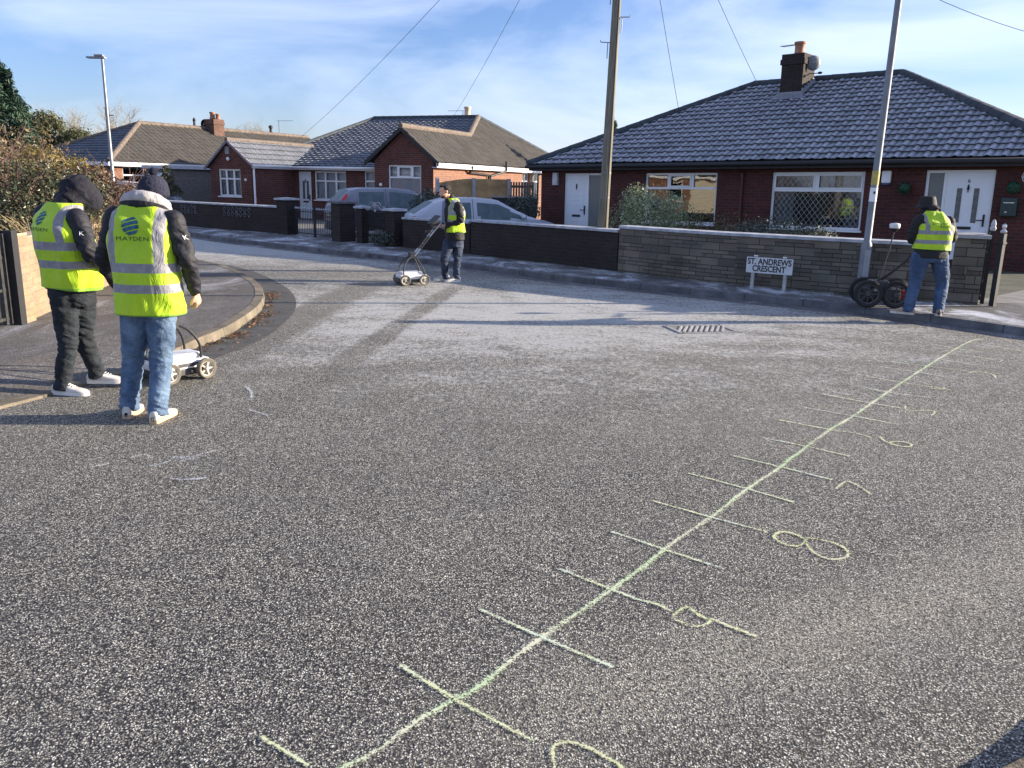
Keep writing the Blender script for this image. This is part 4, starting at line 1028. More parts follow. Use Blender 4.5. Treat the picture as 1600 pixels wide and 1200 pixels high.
iron_gate('iron_gate', (-6.45, 24.55), (-4.78, 22.6), .1, .98, 12, 'pair of black railed driveway gates with pale frosted spear tips', fin_mat=M_simple('frosted_tip', (.35, .38, .42), .8))
# fence panel with scroll
pn = empty('boarded_fence', (-3.45, 21.35, .1), (0, 0, R(-42)), 'dark boarded iron panel with a frosted scroll ornament on top', 'fence')
mb = MB()
for k in range(5): mb.box((0, .03, .42 + k * .095), (.95, .02, .088))
mb.build('boards', M_simple('dark_board', (.02, .02, .022), .8, .4, 12), pn)
mb = MB()
for k in range(13): mb.tube([(-.47 + k * .078, -.02, .02), (-.47 + k * .078, -.02, .82)], .008, 5)
for z in (.06, .5, .8): mb.box((0, -.02, z), (.98, .025, .025))
mb.build('bars', IRON, pn)
mb = MB(); mb.box((.08, .12, .24), (.8, .02, .26)); mb.build('pale_board', M_simple('frosted_board', (.30, .33, .35), .9, .4, 9), pn)
mb = MB()
for s in (-1, 1):
    pts = [(s * .02, 0, .86), (s * .1, 0, .93), (s * .2, 0, .84), (s * .3, 0, .80), (s * .37, 0, .84), (s * .36, 0, .9), (s * .31, 0, .88)]
    mb.tube([(p[0] - .12, -.03, p[2] + .05) for p in catmull(pts, 4)], .012, 5)
    pts = [(s * .02, 0, .9), (s * .1, 0, 1.0), (s * .2, 0, .97), (s * .24, 0, .92)]; mb.tube([(p[0] - .12, -.03, p[2] + .05) for p in catmull(pts, 4)], .01, 5)
mb.ball((-.12, -.03, 1.0), (.03, .02, .06), 8, 6); mb.ball((-.12, -.03, .84), (.04, .02, .04), 8, 6)
mb.build('scroll', M_simple('frosted_iron', (.38, .38, .38), .8, .2, 20), pn)
# shrub at the foot of the panel comes with the plants
# right gate, folded open beside the stone pillar
gt = empty('iron_gate', (6.80, 12.02, .1), (0, 0, R(64)), 'tall black iron gate standing open against the stone pillar', 'gate')
mb = MB()
for x in (0, .55): mb.box((x, 0, .53), (.05, .05, 1.04))
for k in range(1, 5): mb.tube([(x_ := .11 * k, 0, .1), (x_, 0, .98)], .009, 5)
for z in (.08, .3, .72, 1.0): mb.box((.275, 0, z), (.5, .03, .03))
for k in range(6):
    z = .36 + (k % 3) * .12; x = .14 + (k // 3) * .24; mb.tube([(x + .05 * math.cos(a), 0, z + .05 * math.sin(a)) for a in np.linspace(0, 5.2, 10)], .006, 4)
mb.build('frame', IRON, gt)
mb = MB(); mb.lathe([(.03, 0), (.045, .03), (.03, .06), (.035, .09), (.02, .14), (0, .16)], (-.0, 0, 1.06), n=8); mb.build('finial', M_simple('frosted_cap', (.42, .43, .45), .7), gt)
g2 = empty('gate_post', (6.83, 11.80, .1), (0, 0, R(30)), 'slim black gate post with a round pale finial beside the open gate', 'gate post')
mb = MB(); mb.box((0, 0, .52), (.07, .07, 1.02)); mb.box((0, 0, .9), (.09, .09, .03)); mb.build('post', IRON, g2)
mb = MB(); mb.lathe([(.04, 0), (.045, .02), (.02, .05), (.03, .08), (.028, .11), (0, .13)], (0, 0, 1.04), n=8); mb.build('finial', STEEL, g2)

# left: sunlit wall and black gate
sw = [(-5.45, 8.78), (-5.32, 8.78)]
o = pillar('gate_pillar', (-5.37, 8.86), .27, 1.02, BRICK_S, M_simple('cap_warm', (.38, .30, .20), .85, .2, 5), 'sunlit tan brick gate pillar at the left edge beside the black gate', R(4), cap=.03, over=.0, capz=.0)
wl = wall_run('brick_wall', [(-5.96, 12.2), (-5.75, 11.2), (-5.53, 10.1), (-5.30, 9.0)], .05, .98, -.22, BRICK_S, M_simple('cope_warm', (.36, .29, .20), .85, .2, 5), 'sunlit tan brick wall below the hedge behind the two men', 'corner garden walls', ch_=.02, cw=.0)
mb = MB(); mb.face([(-5.33, 9.1, .1), (-4.95, 9.1, .1), (-5.33, 9.1, .36)]); mb.face([(-5.33, 9.6, .1), (-4.98, 9.6, .1), (-5.33, 9.6, .36)]); mb.face([(-4.95, 9.1, .1), (-4.98, 9.6, .1), (-5.33, 9.6, .36), (-5.33, 9.1, .36)])
ig = empty('iron_gate', (-5.31, 8.66, .1), (0, 0, R(-92)), 'black upright bar gate at the left edge hinged on the sunlit pillar', 'gate')
mb = MB()
for x in (0.0, .09): mb.box((x, 0, .49), (.04, .045, .94))
for k in range(12): mb.box((.18 + k * .085, 0, .47), (.016, .016, .82))
for z in (.08, .38, .72, .9): mb.box((.55, 0, z), (1.0, .03, .03))
mb.build('frame', M_simple('gate_black', (.04, .04, .04), .4, .3, 20), ig)
mb = MB(); mb.box((-.06, .05, .49), (.1, .1, 1.0)); mb.build('post', BLACKP, ig)
mb = MB()
for z in (.2, .75): mb.tube([(-.03, -.03, z), (.05, -.03, z)], .02, 8); mb.ball((.0, -.04, z), .03, 8, 6)
mb.build('hinge', IRON, ig)

# wooden fence between the houses
fe = empty('board_fence', (-2.5, 26.9, .09), (0, 0, R(26)), 'brown feather board fence with pale concrete posts in front of the sunlit orange brick side wall', 'fence')
for k in range(2):
    mb = MB()
    for j in range(12):
        x = .05 + k * 1.25 + j * .1; z1 = 1.72 - (.16 * (1 - math.sin((j + 1) / 13 * math.pi / 2)) if k == 0 else .0)
        mb.box((x + .05, (j % 2) * .008, z1 / 2), (.1, .018, z1))
    mb.build('board_panel', WOOD, fe)
for k in range(3):
    mb = MB(); mb.box((k * 1.25 + (.0), -.02, .86), (.1, .1, 1.76)); mb.build('post', M_simple('concrete_post', (.42, .42, .43), .85, .1, 5), fe)
mb = MB()
for j in range(9): mb.box((2.62 + j * .1, .05, .84), (.06, .018, 1.62))
for z in (.4, 1.5): mb.box((3.0, .08, z), (.9, .03, .08))
mb.build('slat_panel', M_simple('grey_wood', (.16, .13, .10), .85, .3, 5), fe)
fd = empty('low_fence', (-.75, 26.6, .09), (0, 0, R(-36)), 'low black boarded fence between the two brick bungalows', 'fence')
mb = MB()
for j in range(17): mb.box((.05 + j * .1, 0, .58), (.098, .02 + .01 * (j % 2), 1.16))
mb.build('boards', M_simple('black_board', (.014, .015, .018), .8, .4, 12), fd)
mb = MB(); mb.box((.85, 0, 1.19), (1.8, .07, .04)); mb.build('rail', M_simple('frosted_rail', (.25, .26, .29), .8, .3, 9), fd)

# ------------------------------------------------------------------ poles, lamps, sign, wires
def M_polewood():
    t = NT('weathered_pole'); O = t.tc.outputs['Object']
    c = t.mix(t.ramp(t.noise(6, 5, vec=t.mapv(O, scale=(6, 6, .35))), [(.3, 0), (.7, 1)]), (.12, .11, .085), (.27, .245, .19))
    c = t.mix(t.ramp(t.noise(2, 3), [(.5, 0), (.75, .5)]), c, (.13, .15, .09))
    return t.set(c, .85, t.bump(t.noise(9, 4, vec=t.mapv(O, scale=(9, 9, .3))), .6, .012))
tp = empty('telegraph_pole', (1.69, 16.44, .08), (0, R(1.0), 0), 'tall weathered wooden telegraph pole with step irons in front of the garden wall', 'telegraph pole')
mb = MB(); mb.tube([(0, 0, 0), (0, 0, 2), (0, 0, 5), (0, 0, 8.5)], [.108, .092, .080, .064], 20); mb.build('pole', M_polewood(), tp, smooth=True)
for z, s in ((4.62, 1), (4.17, -1), (5.1, -1), (5.6, 1)):
    mb = MB(); mb.tube([(s * .08, 0, z), (s * .25, -.02, z), (s * .26, -.02, z + .03)], .009, 6); mb.tube([(s * .12, -.02, z), (s * .12, -.02, z - .28)], .008, 4); mb.build('step_iron', GALV, tp)
for z in (1.82, 1.36, .12):
    mb = MB(); mb.tube([(0, 0, z), (0, 0, z + .02)], .110 if z < 1 else .099, 20); mb.build('band', GALV, tp)
mb = MB(); mb.tube([(.05, -.10, 0), (.045, -.086, 2), (.04, -.074, 5), (.03, -.064, 8.3)], .012, 6); mb.build('cable_duct', BLACKP, tp)
mb = MB(); mb.box((-.03, -.125, .2), (.08, .01, .03)); mb.ball((-.08, -.11, .12), .018, 8, 6); mb.build('tag_plate', UPVC, tp)
def wire(a, b, sag, label, r=.0065):
    a, b = Vector(a), Vector(b); pts = [a.lerp(b, k / 24) - Vector((0, 0, sag * 4 * (k / 24) * (1 - k / 24))) for k in range(25)]
    mb = MB(); mb.tube(pts, r, 5, cap=False); o = mb.build('overhead_wire', BLACKP); tag(o, label, 'wire', 'overhead wires'); return o
lr = empty('street_lamp', (6.38, 15.18 - 2.6, .1), (0, R(.6), 0), 'tall grey steel street lamp column standing against the stone wall', 'street lamp')
lr.location = (5.26, 12.58, .1)
mb = MB(); mb.lathe([(.078, 0), (.078, .76), (.072, .80), (.052, .84), (.048, 3.0), (.042, 7.0), (.038, 7.2)], n=20); mb.build('column', GALV, lr, smooth=True)
mb = MB(); mb.box((0, -.078, .5), (.085, .012, .42)); mb.build('service_door', M_simple('door_grey', (.30, .32, .35), .5, .1, 5), lr, bevel=.004)
mb = MB(); mb.tube([(0, 0, 1.66), (0, 0, 1.86)], .0535, 20); mb.build('yellow_label', M_simple('label_yellow', (.45, .36, .10), .6, .2, 20), lr)
mb = MB(); mb.tube([(0, 0, 1.42), (0, 0, 1.62)], .0535, 20); mb.build('white_label', UPVC, lr); mb = MB(); mb.box((-.01, -.0545, 1.55), (.03, .004, .035)); mb.build('label_mark', BLACKP, lr)
mb = MB(); mb.tube([(0, 0, 7.15), (.1, -.3, 7.3), (.2, -.8, 7.35)], .03, 8); mb.box((.25, -1.1, 7.35), (.2, .6, .09)); mb.build('lantern', GALV, lr)
ll = empty('street_lamp', (-14.2, 30, .0), (0, 0, 0), 'slim pale street lamp rising behind the hedge with a flat lantern head', 'street lamp')
mb = MB(); mb.lathe([(.09, 0), (.09, 1.2), (.065, 1.25), (.055, 3.0), (.045, 5.52)], n=14); mb.build('column', M_simple('lamp_pale', (.22, .235, .26), .4, .1, 4, Metallic=.4), ll, smooth=True)
mb = MB(); mb.box((-.2, -.0, 5.57), (.62, .2, .06)); mb.box((-.1, 0, 5.64), (.3, .16, .06)); mb.build('lantern', M_simple('lantern_grey', (.25, .25, .28), .5), ll, bevel=.015)
sp = empty('telegraph_pole', (-24.6, 52, 0), (0, 0, 0), 'short distant telegraph pole beyond the far bungalow roof', 'telegraph pole')
mb = MB(); mb.tube([(0, 0, 0), (0, 0, 5.65)], [.16, .13], 8); mb.box((.1, 0, 5.2), (.5, .06, .06)); mb.build('pole', BLACKP, sp)

sg = empty('street_name_sign', (4.06, 13.30, .1), (0, 0, R(-34)), 'white street name sign on two short posts in front of the stone wall', 'sign')
mb = MB(); mb.box((0, 0, .38), (.74, .022, .25)); mb.build('plate', M_simple('sign_white', (.62, .64, .66), .6, .1, 12, .1, 40), sg, bevel=.004)
for s in (-1, 1):
    mb = MB(); mb.box((s * .26, .02, .19), (.05, .04, .38)); mb.build('leg', M_simple('sign_leg', (.42, .43, .42), .8, .2, 8), sg)
    mb = MB(); mb.box((s * .23, .015, .525), (.06, .03, .02)); mb.build('top_clip', UPVC, sg)
for txt, z, wd in (('ST. ANDREWS', .435, .70), ('CRESCENT', .325, .53)):
    me = text_mesh(txt, .118, .0015, (1, 1), bold=.0035); xs = [v.co.x for v in me.vertices]; sc = wd / (max(xs) - min(xs)); mid = (max(xs) + min(xs)) / 2
    for v in me.vertices: v.co = Vector(((v.co.x - mid) * sc, -.0125 - v.co.z, z + v.co.y * 1.12))
    link_mesh('lettering', me, [M_simple('sign_black', (.02, .02, .022), .5)], sg)

# drain grate in the road
dg_ = empty('drain_cover', (2.28, 9.92, 0), (0, 0, R(12)), 'iron drain grate with slanting slots set in the road', 'drain')
mb = MB()
for a in (-.36, .36): mb.box((a, 0, .004), (.05, .56, .012))
for a in (-.26, .26): mb.box((0, a, .004), (.72, .05, .012))
mb.build('frame', M_simple('road_iron', (.33, .32, .30), .6, .3, 20), dg_)
mb = MB()
for k in range(9): mb.box((-.28 + k * .07, 0, .006), (.03, .50, .012), M=Matrix.Rotation(R(-28), 3, 'Z') @ Matrix.Scale(.93, 3))
mb.build('bars', M_simple('worn_iron', (.38, .37, .35), .8, .3, 20), dg_)
mb = MB(); mb.box((0, 0, .0025), (.68, .5, .001)); mb.build('pit', M_simple('grit_pit', (.20, .195, .18), .9), dg_)

# ------------------------------------------------------------------ chalk survey line
CK = json.loads('''{"main": [[5.538, 9.642], [5.318, 9.494], [4.758, 8.836], [3.93, 7.803], [3.149, 6.799], [2.603, 6.085], [2.272, 5.682], [1.814, 5.062], [1.625, 4.798], [1.337, 4.434], [1.055, 4.035], [0.809, 3.724], [0.589, 3.406], [0.438, 3.208], [0.271, 2.99], [0.132, 2.814], [0.007, 2.64], [-0.09, 2.491], [-0.173, 2.408], [-0.292, 2.28], [-0.384, 2.152], [-0.463, 2.079], [-0.553, 1.967]], "ticks": [[[5.182, 9.448], [5.381, 9.207], [5.575, 8.897]], [[4.725, 9.249], [4.887, 8.985], [5.079, 8.804]], [[4.66, 8.695], [4.991, 8.417]], [[4.389, 8.356], [4.602, 8.109]], [[3.819, 8.18], [4.097, 7.981], [4.387, 7.794]], [[3.592, 7.932], [3.84, 7.711], [4.078, 7.462]], [[3.205, 7.549], [3.505, 7.249], [3.802, 7.007]], [[3.068, 7.047], [3.2, 6.87], [3.489, 6.706]], [[2.605, 6.753], [2.874, 6.499], [3.112, 6.32]], [[2.293, 6.305], [2.598, 6.071], [2.848, 5.858]], [[1.986, 5.92], [2.277, 5.694], [2.42, 5.622], [2.502, 5.514]], [[1.728, 5.459], [1.978, 5.273], [2.185, 5.086]], [[1.425, 5.046], [1.669, 4.845], [1.901, 4.633]], [[1.064, 4.698], [1.349, 4.454], [1.552, 4.257]], [[0.775, 4.238], [1.051, 4.019], [1.287, 3.848]], [[0.505, 3.807], [0.633, 3.708], [0.723, 3.625], [0.968, 3.423]], [[0.229, 3.389], [0.438, 3.208], [0.547, 3.119], [0.602, 3.091], [0.66, 3.035]], [[-0.113, 3.021], [0.123, 2.822], [0.381, 2.624]], [[-0.375, 2.611], [-0.157, 2.409], [0.092, 2.211]], [[-0.745, 2.207], [-0.655, 2.144], [-0.568, 2.083]]], "nums": [[[4.867, 8.441], [4.933, 8.448], [4.956, 8.377]], [[4.967, 8.295], [5.053, 8.387]], [[4.346, 7.717], [4.46, 7.801], [4.515, 7.733], [4.551, 7.675], [4.493, 7.52]], [[3.659, 7.055], [3.713, 7.017], [3.8, 7.085]], [[3.73, 7.115], [3.737, 6.993]], [[3.144, 6.409], [3.102, 6.297], [3.163, 6.267], [3.268, 6.289], [3.297, 6.242], [3.22, 6.133]], [[2.572, 5.541], [2.56, 5.457], [2.571, 5.387], [2.611, 5.332], [2.671, 5.32], [2.708, 5.359], [2.699, 5.418], [2.625, 5.434], [2.558, 5.386]], [[1.866, 4.485], [1.991, 4.61], [2.038, 4.419]], [[1.449, 3.762], [1.413, 3.832], [1.353, 3.849], [1.303, 3.791], [1.323, 3.714], [1.377, 3.684], [1.432, 3.728], [1.463, 3.78], [1.531, 3.761], [1.593, 3.708], [1.605, 3.634], [1.576, 3.575], [1.498, 3.546], [1.445, 3.6], [1.435, 3.687], [1.445, 3.742]], [[0.799, 2.965], [0.762, 3.014], [0.73, 3.067], [0.676, 3.016], [0.662, 2.978], [0.687, 2.945], [0.737, 2.917], [0.79, 2.942], [0.811, 2.974], [0.881, 2.913], [0.952, 2.851]], [[0.149, 2.085], [0.146, 2.154], [0.156, 2.198], [0.209, 2.209], [0.274, 2.173], [0.335, 2.118], [0.366, 2.065]]], "faint": [[[-2.446, 4.584], [-2.373, 4.653]], [[-2.3, 4.756], [-2.28, 4.798], [-2.241, 4.829], [-2.172, 4.765]], [[-2.129, 4.631], [-2.079, 4.661], [-2.045, 4.733]], [[-2.056, 4.793], [-1.947, 4.812], [-1.85, 4.944]], [[-1.983, 4.706], [-1.96, 4.747], [-1.921, 4.797]], [[-1.917, 4.418], [-1.819, 4.413], [-1.723, 4.447]], [[-2.187, 6.606], [-2.093, 6.441], [-2.022, 6.242]], [[-2.077, 6.12], [-2.0, 6.204]], [[-1.947, 5.908], [-1.749, 5.749]]]}''')
CH_A = M_chalk('chalk_yellow_green', (.62, .76, .46), (.76, .76, .56), .80); CH_B = M_chalk('chalk_pale', (.70, .76, .46), (.66, .76, .60), .86); CH_C = M_chalk('chalk_faint', (.62, .68, .74), (.7, .7, .66), .62); CH_N = M_chalk('chalk_numeral', (.68, .74, .40), (.72, .72, .5), .88)
def ribbon(name, pts, wd, mat, parent, z=.004, sub=6):
    P = catmull([(*p, 0) for p in pts], sub) if len(pts) > 2 else [np.array((*p, 0.)) for p in [(pts[0][0] + (pts[1][0] - pts[0][0]) * k / 6, pts[0][1] + (pts[1][1] - pts[0][1]) * k / 6) for k in range(7)]]
    P = [tuple(p[:2]) for p in P]; l_ = offset_line(P, wd / 2); r_ = offset_line(P, -wd / 2); mb = MB(); acc = 0
    for i in range(len(P) - 1):
        d = math.dist(P[i], P[i + 1])
        mb.face([(*l_[i], z), (*l_[i + 1], z), (*P[i + 1], z), (*P[i], z)], [(acc, 1), (acc + d, 1), (acc + d, 0), (acc, 0)])
        mb.face([(*P[i], z), (*P[i + 1], z), (*r_[i + 1], z), (*r_[i], z)], [(acc, 0), (acc + d, 0), (acc + d, 1), (acc, 1)]); acc += d
    o = mb.build(name, mat); o.parent = parent; return o
cs = empty('chalk_scale', (0, 0, 0), (0, 0, 0), 'long yellow green chalk measuring line with cross ticks and numbers drawn across the road', 'chalk marking')
ribbon('main_line', CK['main'], .068, CH_A, cs)
for t_ in CK['ticks']: ribbon('tick', t_, .038, CH_B, cs, z=.0045)
for t_ in CK['nums']: ribbon('numeral', t_, .036, CH_N, cs, z=.0045)
cf = empty('chalk_scribble', (0, 0, 0), (0, 0, 0), 'faint white chalk scribbles on the road near the man in light jeans', 'chalk marking')
for t_ in CK['faint']: ribbon('stroke', t_, .08, CH_C, cf)

# fallen leaves along the corner kerb
mb = MB(); rl = random.Random(3)
edge = offset_line(isle, -.05)
for k in range(1100):
    i = rl.uniform(24, 50); j = int(i); f_ = i - j; p = (edge[j][0] * (1 - f_) + edge[j + 1][0] * f_, edge[j][1] * (1 - f_) + edge[j + 1][1] * f_)
    x = p[0] + abs(rl.gauss(0, .09)) * (2.2 if rl.random() < .12 else 1); y = p[1] + rl.gauss(0, .07)
    if noise.noise(Vector((x * 3, y * 3, 1))) < -.08: continue
    s = rl.uniform(.012, .028); a = rl.random() * 6.28; M3 = Matrix.Rotation(a, 3, 'Z') @ Matrix.Rotation(rl.uniform(-.7, .7), 3, 'X')
    z = .012 + rl.random() * .02
    mb.face([tuple(M3 @ Vector(q) + Vector((x, y, z))) for q in ((-s, 0, 0), (0, -s * .6, .004), (s, 0, 0), (0, s * .6, .004))])
tag(mb.build('fallen_leaves', M_leaf('dead_leaf', [(.10, .05, .02), (.19, .10, .04), (.14, .07, .03), (.27, .17, .08)], .1)), 'brown fallen leaves lying in the gutter along the corner kerb', 'leaves', kind='stuff')
# ------------------------------------------------------------------ people
PJ = json.loads('''{"p2": {"hipL": [-2.602, 5.68, 0.791], "kneeL": [-2.68, 5.72, 0.401], "ankL": [-2.708, 5.66, 0.08], "hipR": [-2.425, 5.66, 0.797], "kneeR": [-2.463, 5.68, 0.414], "ankR": [-2.462, 5.56, 0.075], "pelvis": [-2.515, 5.68, 0.828], "waist": [-2.504, 5.68, 1.004], "chest": [-2.515, 5.71, 1.24], "neck": [-2.519, 5.73, 1.453], "head": [-2.503, 5.84, 1.545], "shL": [-2.708, 5.72, 1.386], "elL": [-2.867, 5.82, 1.08], "wrL": [-2.886, 6.04, 0.874], "shR": [-2.31, 5.68, 1.374], "elR": [-2.218, 5.64, 1.123], "wrR": [-2.226, 5.78, 0.888]}, "p1": {"hipL": [-3.41, 6.25, 0.77], "kneeL": [-3.414, 6.24, 0.412], "ankL": [-3.489, 6.23, 0.069], "hipR": [-3.363, 6.42, 0.749], "kneeR": [-3.378, 6.42, 0.404], "ankR": [-3.345, 6.5, 0.107], "pelvis": [-3.384, 6.32, 0.81], "waist": [-3.377, 6.3, 0.969], "chest": [-3.387, 6.28, 1.233], "neck": [-3.358, 6.32, 1.434], "head": [-3.295, 6.4, 1.518], "shL": [-3.584, 6.42, 1.365], "elL": [-3.606, 6.6, 1.06], "wrL": [-3.382, 6.72, 0.953], "shR": [-3.228, 6.2, 1.347], "elR": [-3.115, 6.14, 1.093], "wrR": [-3.085, 6.38, 0.967]}, "p3": {"hipL": [-1.134, 14.34, 0.659], "kneeL": [-1.205, 14.28, 0.38], "ankL": [-1.203, 14.52, 0.07], "hipR": [-0.977, 14.44, 0.655], "kneeR": [-0.994, 14.4, 0.374], "ankR": [-0.999, 14.32, 0.085], "pelvis": [-1.029, 14.4, 0.744], "waist": [-1.041, 14.4, 0.895], "chest": [-1.042, 14.4, 1.142], "neck": [-1.108, 14.4, 1.385], "head": [-1.201, 14.34, 1.522], "shL": [-0.966, 14.23, 1.286], "elL": [-0.93, 14.2, 1.056], "wrL": [-1.156, 14.2, 0.956], "shR": [-1.167, 14.6, 1.284], "elR": [-1.167, 14.6, 1.024], "wrR": [-1.284, 14.42, 0.943]}, "p4": {"hipL": [5.255, 10.85, 0.849], "kneeL": [5.255, 10.9, 0.529], "ankL": [5.178, 10.83, 0.166], "hipR": [5.503, 10.85, 0.854], "kneeR": [5.608, 10.9, 0.519], "ankR": [5.549, 10.78, 0.164], "pelvis": [5.38, 10.85, 0.901], "waist": [5.379, 10.85, 1.032], "chest": [5.383, 10.85, 1.235], "neck": [5.341, 10.88, 1.411], "head": [5.305, 10.95, 1.497], "shL": [5.183, 10.85, 1.32], "elL": [5.12, 10.88, 1.09], "wrL": [5.341, 11.15, 1.011], "shR": [5.554, 10.85, 1.303], "elR": [5.663, 10.91, 1.108], "wrR": [5.651, 11.17, 1.049]}}''')
def remesh(name, mb, voxel, mats, parent=None, smooth=4, folds=0., fscale=7., fz=1.4, seed=0, region=None, creases=()):
    """joins overlapping closed shapes into one continuous skin"""
    me = bpy.data.meshes.new(name); me.from_pydata(mb.v, [], mb.f)
    o = bpy.data.objects.new(name, me); C.objects.link(o)
    md = o.modifiers.new('r', 'REMESH'); md.mode = 'VOXEL'; md.voxel_size = voxel
    if smooth: s_ = o.modifiers.new('s', 'SMOOTH'); s_.iterations = smooth; s_.factor = .5
    dg = bpy.context.evaluated_depsgraph_get(); me2 = bpy.data.meshes.new_from_object(o.evaluated_get(dg)); me2.name = name
    bpy.data.objects.remove(o); bpy.data.meshes.remove(me)
    if folds:
        ns = [v.normal.copy() for v in me2.vertices]
        for v, n in zip(me2.vertices, ns):
            p = v.co
            f = noise.noise(Vector((p.x * fscale + seed, p.y * fscale, p.z * fscale * fz))) + .5 * noise.noise(Vector((p.x * fscale * 2 + seed, p.y * fscale * 2, p.z * fscale * 2.6)))
            f = (1 - abs(f) * 2.2)
            g_ = 0.
            for (jc, jr, ja) in creases:
                d_ = (p - jc).length
                if d_ < jr * 2.2:
                    w_ = math.exp(-(d_ / jr) ** 2); a1 = noise.noise(Vector((p.x * 9 + seed, p.y * 9, p.z * 26 + p.x * 8 + p.y * 6))); g_ += w_ * ja * ((1 - abs(a1) * 3.2) - .35)
            v.co += n * (folds * f + g_)
    me2.materials.clear()
    ob = link_mesh(name, me2, mats, parent, smooth=True)
    if region:
        for p in me2.polygons: p.material_index = region(p.center)
    return ob
V3 = lambda p: Vector(p)
def hand(mb, wrist, dirn, palm_n, side, curl=.9, s=1.0):
    """palm and five bent fingers; dirn = forearm direction, palm_n = palm facing, side = thumb side"""
    d = Vector(dirn).normalized(); n = Vector(palm_n); n = (n - d * n.dot(d)).normalized(); t = d.cross(n) * side
    w_ = Vector(wrist)
    mb.tube([w_ - d * .03 * s, w_ + d * .02 * s, w_ + d * .06 * s, w_ + d * .092 * s], [(.024 * s, .02 * s), (.031 * s, .019 * s), (.040 * s, .017 * s), (.036 * s, .014 * s)], 12) if False else None
    for k in range(5):
        q = w_ + d * (.0 + .02 * k) * s
        mb.ball(q, (.033 * s,) * 3, 10, 6, M=Matrix((t * 1.05, d * .8, n * .5)).transposed())
    for k, (off, L_, r) in enumerate(((.030, .068, .0085), (.010, .078, .009), (-.010, .072, .0088), (-.029, .056, .0078))):
        b = w_ + d * .088 * s + t * off * s; ang = 0; p = b - d * .02 * s; pts = [p, b]; dd = d.copy()
        for j, fr in enumerate((.45, .32, .23)):
            ang += curl * (.75 if j == 0 else 1.0) * (1 + .06 * k); dd = d * math.cos(ang) + n * math.sin(ang); b = b + dd * L_ * fr * s; pts.append(b)
        mb.tube(pts, [r * s * x for x in (1.1, 1.1, 1.0, .95, .75)], 8); mb.ball(pts[-1], r * .78 * s, 8, 6)
    b = w_ + d * .03 * s + t * .03 * s; pts = [b, b + (d * .02 + t * .018 + n * .012) * s, b + (d * .045 + t * .022 + n * .028) * s, b + (d * .06 + t * .010 + n * .042) * s]
    mb.tube(pts, [.013 * s, .012 * s, .010 * s, .0085 * s], 8); mb.ball(pts[-1], .0085 * s, 8, 6)
def head_shape(mb, c, fwd, up, s=1.0):
    f = Vector(fwd).normalized(); u = Vector(up); u = (u - f * u.dot(f)).normalized(); r = f.cross(u)
    M = Matrix((r, f, u)).transposed(); B = lambda x, y, z: Vector(c) + M @ Vector((x, y, z)) * s
    mb.ball(B(0, -.012, .03), (.077 * s, .095 * s, .085 * s), 18, 12, M); mb.ball(B(0, .025, -.03), (.062 * s, .07 * s, .08 * s), 16, 10, M)
    mb.ball(B(0, .055, -.085), (.035 * s, .032 * s, .028 * s), 12, 8, M)                       # chin
    mb.tube([B(0, .078, .015), B(0, .103, -.022), B(0, .092, -.034)], [.010 * s, .016 * s, .012 * s], 8)   # nose
    mb.tube([B(-.045, .072, .028), B(0, .088, .026), B(.045, .072, .028)], .012 * s, 8)        # brow
    mb.tube([B(-.024, .078, -.060), B(0, .089, -.058), B(.024, .078, -.060)], .010 * s, 8)     # lips
    for sx in (-1, 1):
        mb.ball(B(sx * .076, -.008, -.008), (.010 * s, .020 * s, .033 * s), 8, 8, M)           # ears
        mb.ball(B(sx * .045, .055, -.028), (.022 * s, .02 * s, .02 * s), 8, 8, M)              # cheeks
    return M, B
def torso(mb, J, grow=0.0, hem=None, k=1.0):
    pel, wa, chs, nk = V3(J['pelvis']), V3(J['waist']), V3(J['chest']), V3(J['neck'])
    lat_s = (V3(J['shR']) - V3(J['shL'])); wsh = lat_s.length / 2; lat_s.normalize()
    lat_h = (V3(J['hipR']) - V3(J['hipL'])).normalized()
    lat_h = (lat_s * .75 + lat_h * .25).normalized()
    rows = []
    top = V3(J['shL']).lerp(V3(J['shR']), .5)
    spec = [(pel - Vector((0, 0, .12)), .165, .125, 0), (pel, .185, .14, .1), (wa, .175, .135, .4), (chs, .195, .145, .8), (top.lerp(chs, .35), wsh * .98, .135, 1), (top + Vector((0, 0, .005)), wsh * .86, .10, 1), (nk.lerp(top, .35) + Vector((0, 0, .0)), .10, .085, 1), (nk + Vector((0, 0, .02)), .065, .07, 1)]
    return spec, lat_h, lat_s
def loft(mb, rows, n=36, ex=2.3, cap=True):
    b = len(mb.v)
    for (c, lat, a, d) in rows:
        up = Vector((0, 0, 1)); lt = Vector((lat.x, lat.y, lat.z)).normalized(); fw = up.cross(lt).normalized()
        for k in range(n):
            th = 2 * math.pi * k / n; ct, st_ = math.cos(th), math.sin(th)
            x = math.copysign(abs(ct) ** (2 / ex), ct) * a; y = math.copysign(abs(st_) ** (2 / ex), st_) * d
            mb.v.append(tuple(c + lt * x + fw * y))
    m_ = len(rows)
    for i in range(m_ - 1):
        for k in range(n):
            k2 = (k + 1) % n; mb.f.append((b + i * n + k, b + i * n + k2, b + (i + 1) * n + k2, b + (i + 1) * n + k)); mb.uv.append(None); mb.mi.append(0)
    if cap:
        mb.f.append(tuple(b + k for k in reversed(range(n)))); mb.uv.append(None); mb.mi.append(0)
        e = b + (m_ - 1) * n; mb.f.append(tuple(e + k for k in range(n))); mb.uv.append(None); mb.mi.append(0)
def interp_rows(spec, lh, ls, g, per=5, zmin=None):
    P = catmull([(*s[0], s[1], s[2], s[3]) for s in spec], per); out = []
    for p in P:
        if zmin is not None and p[2] < zmin: continue
        lat = lh.lerp(ls, min(1, max(0, p[5]))); out.append((Vector(p[:3]), lat, p[3] + g, p[4] + g))
    return out
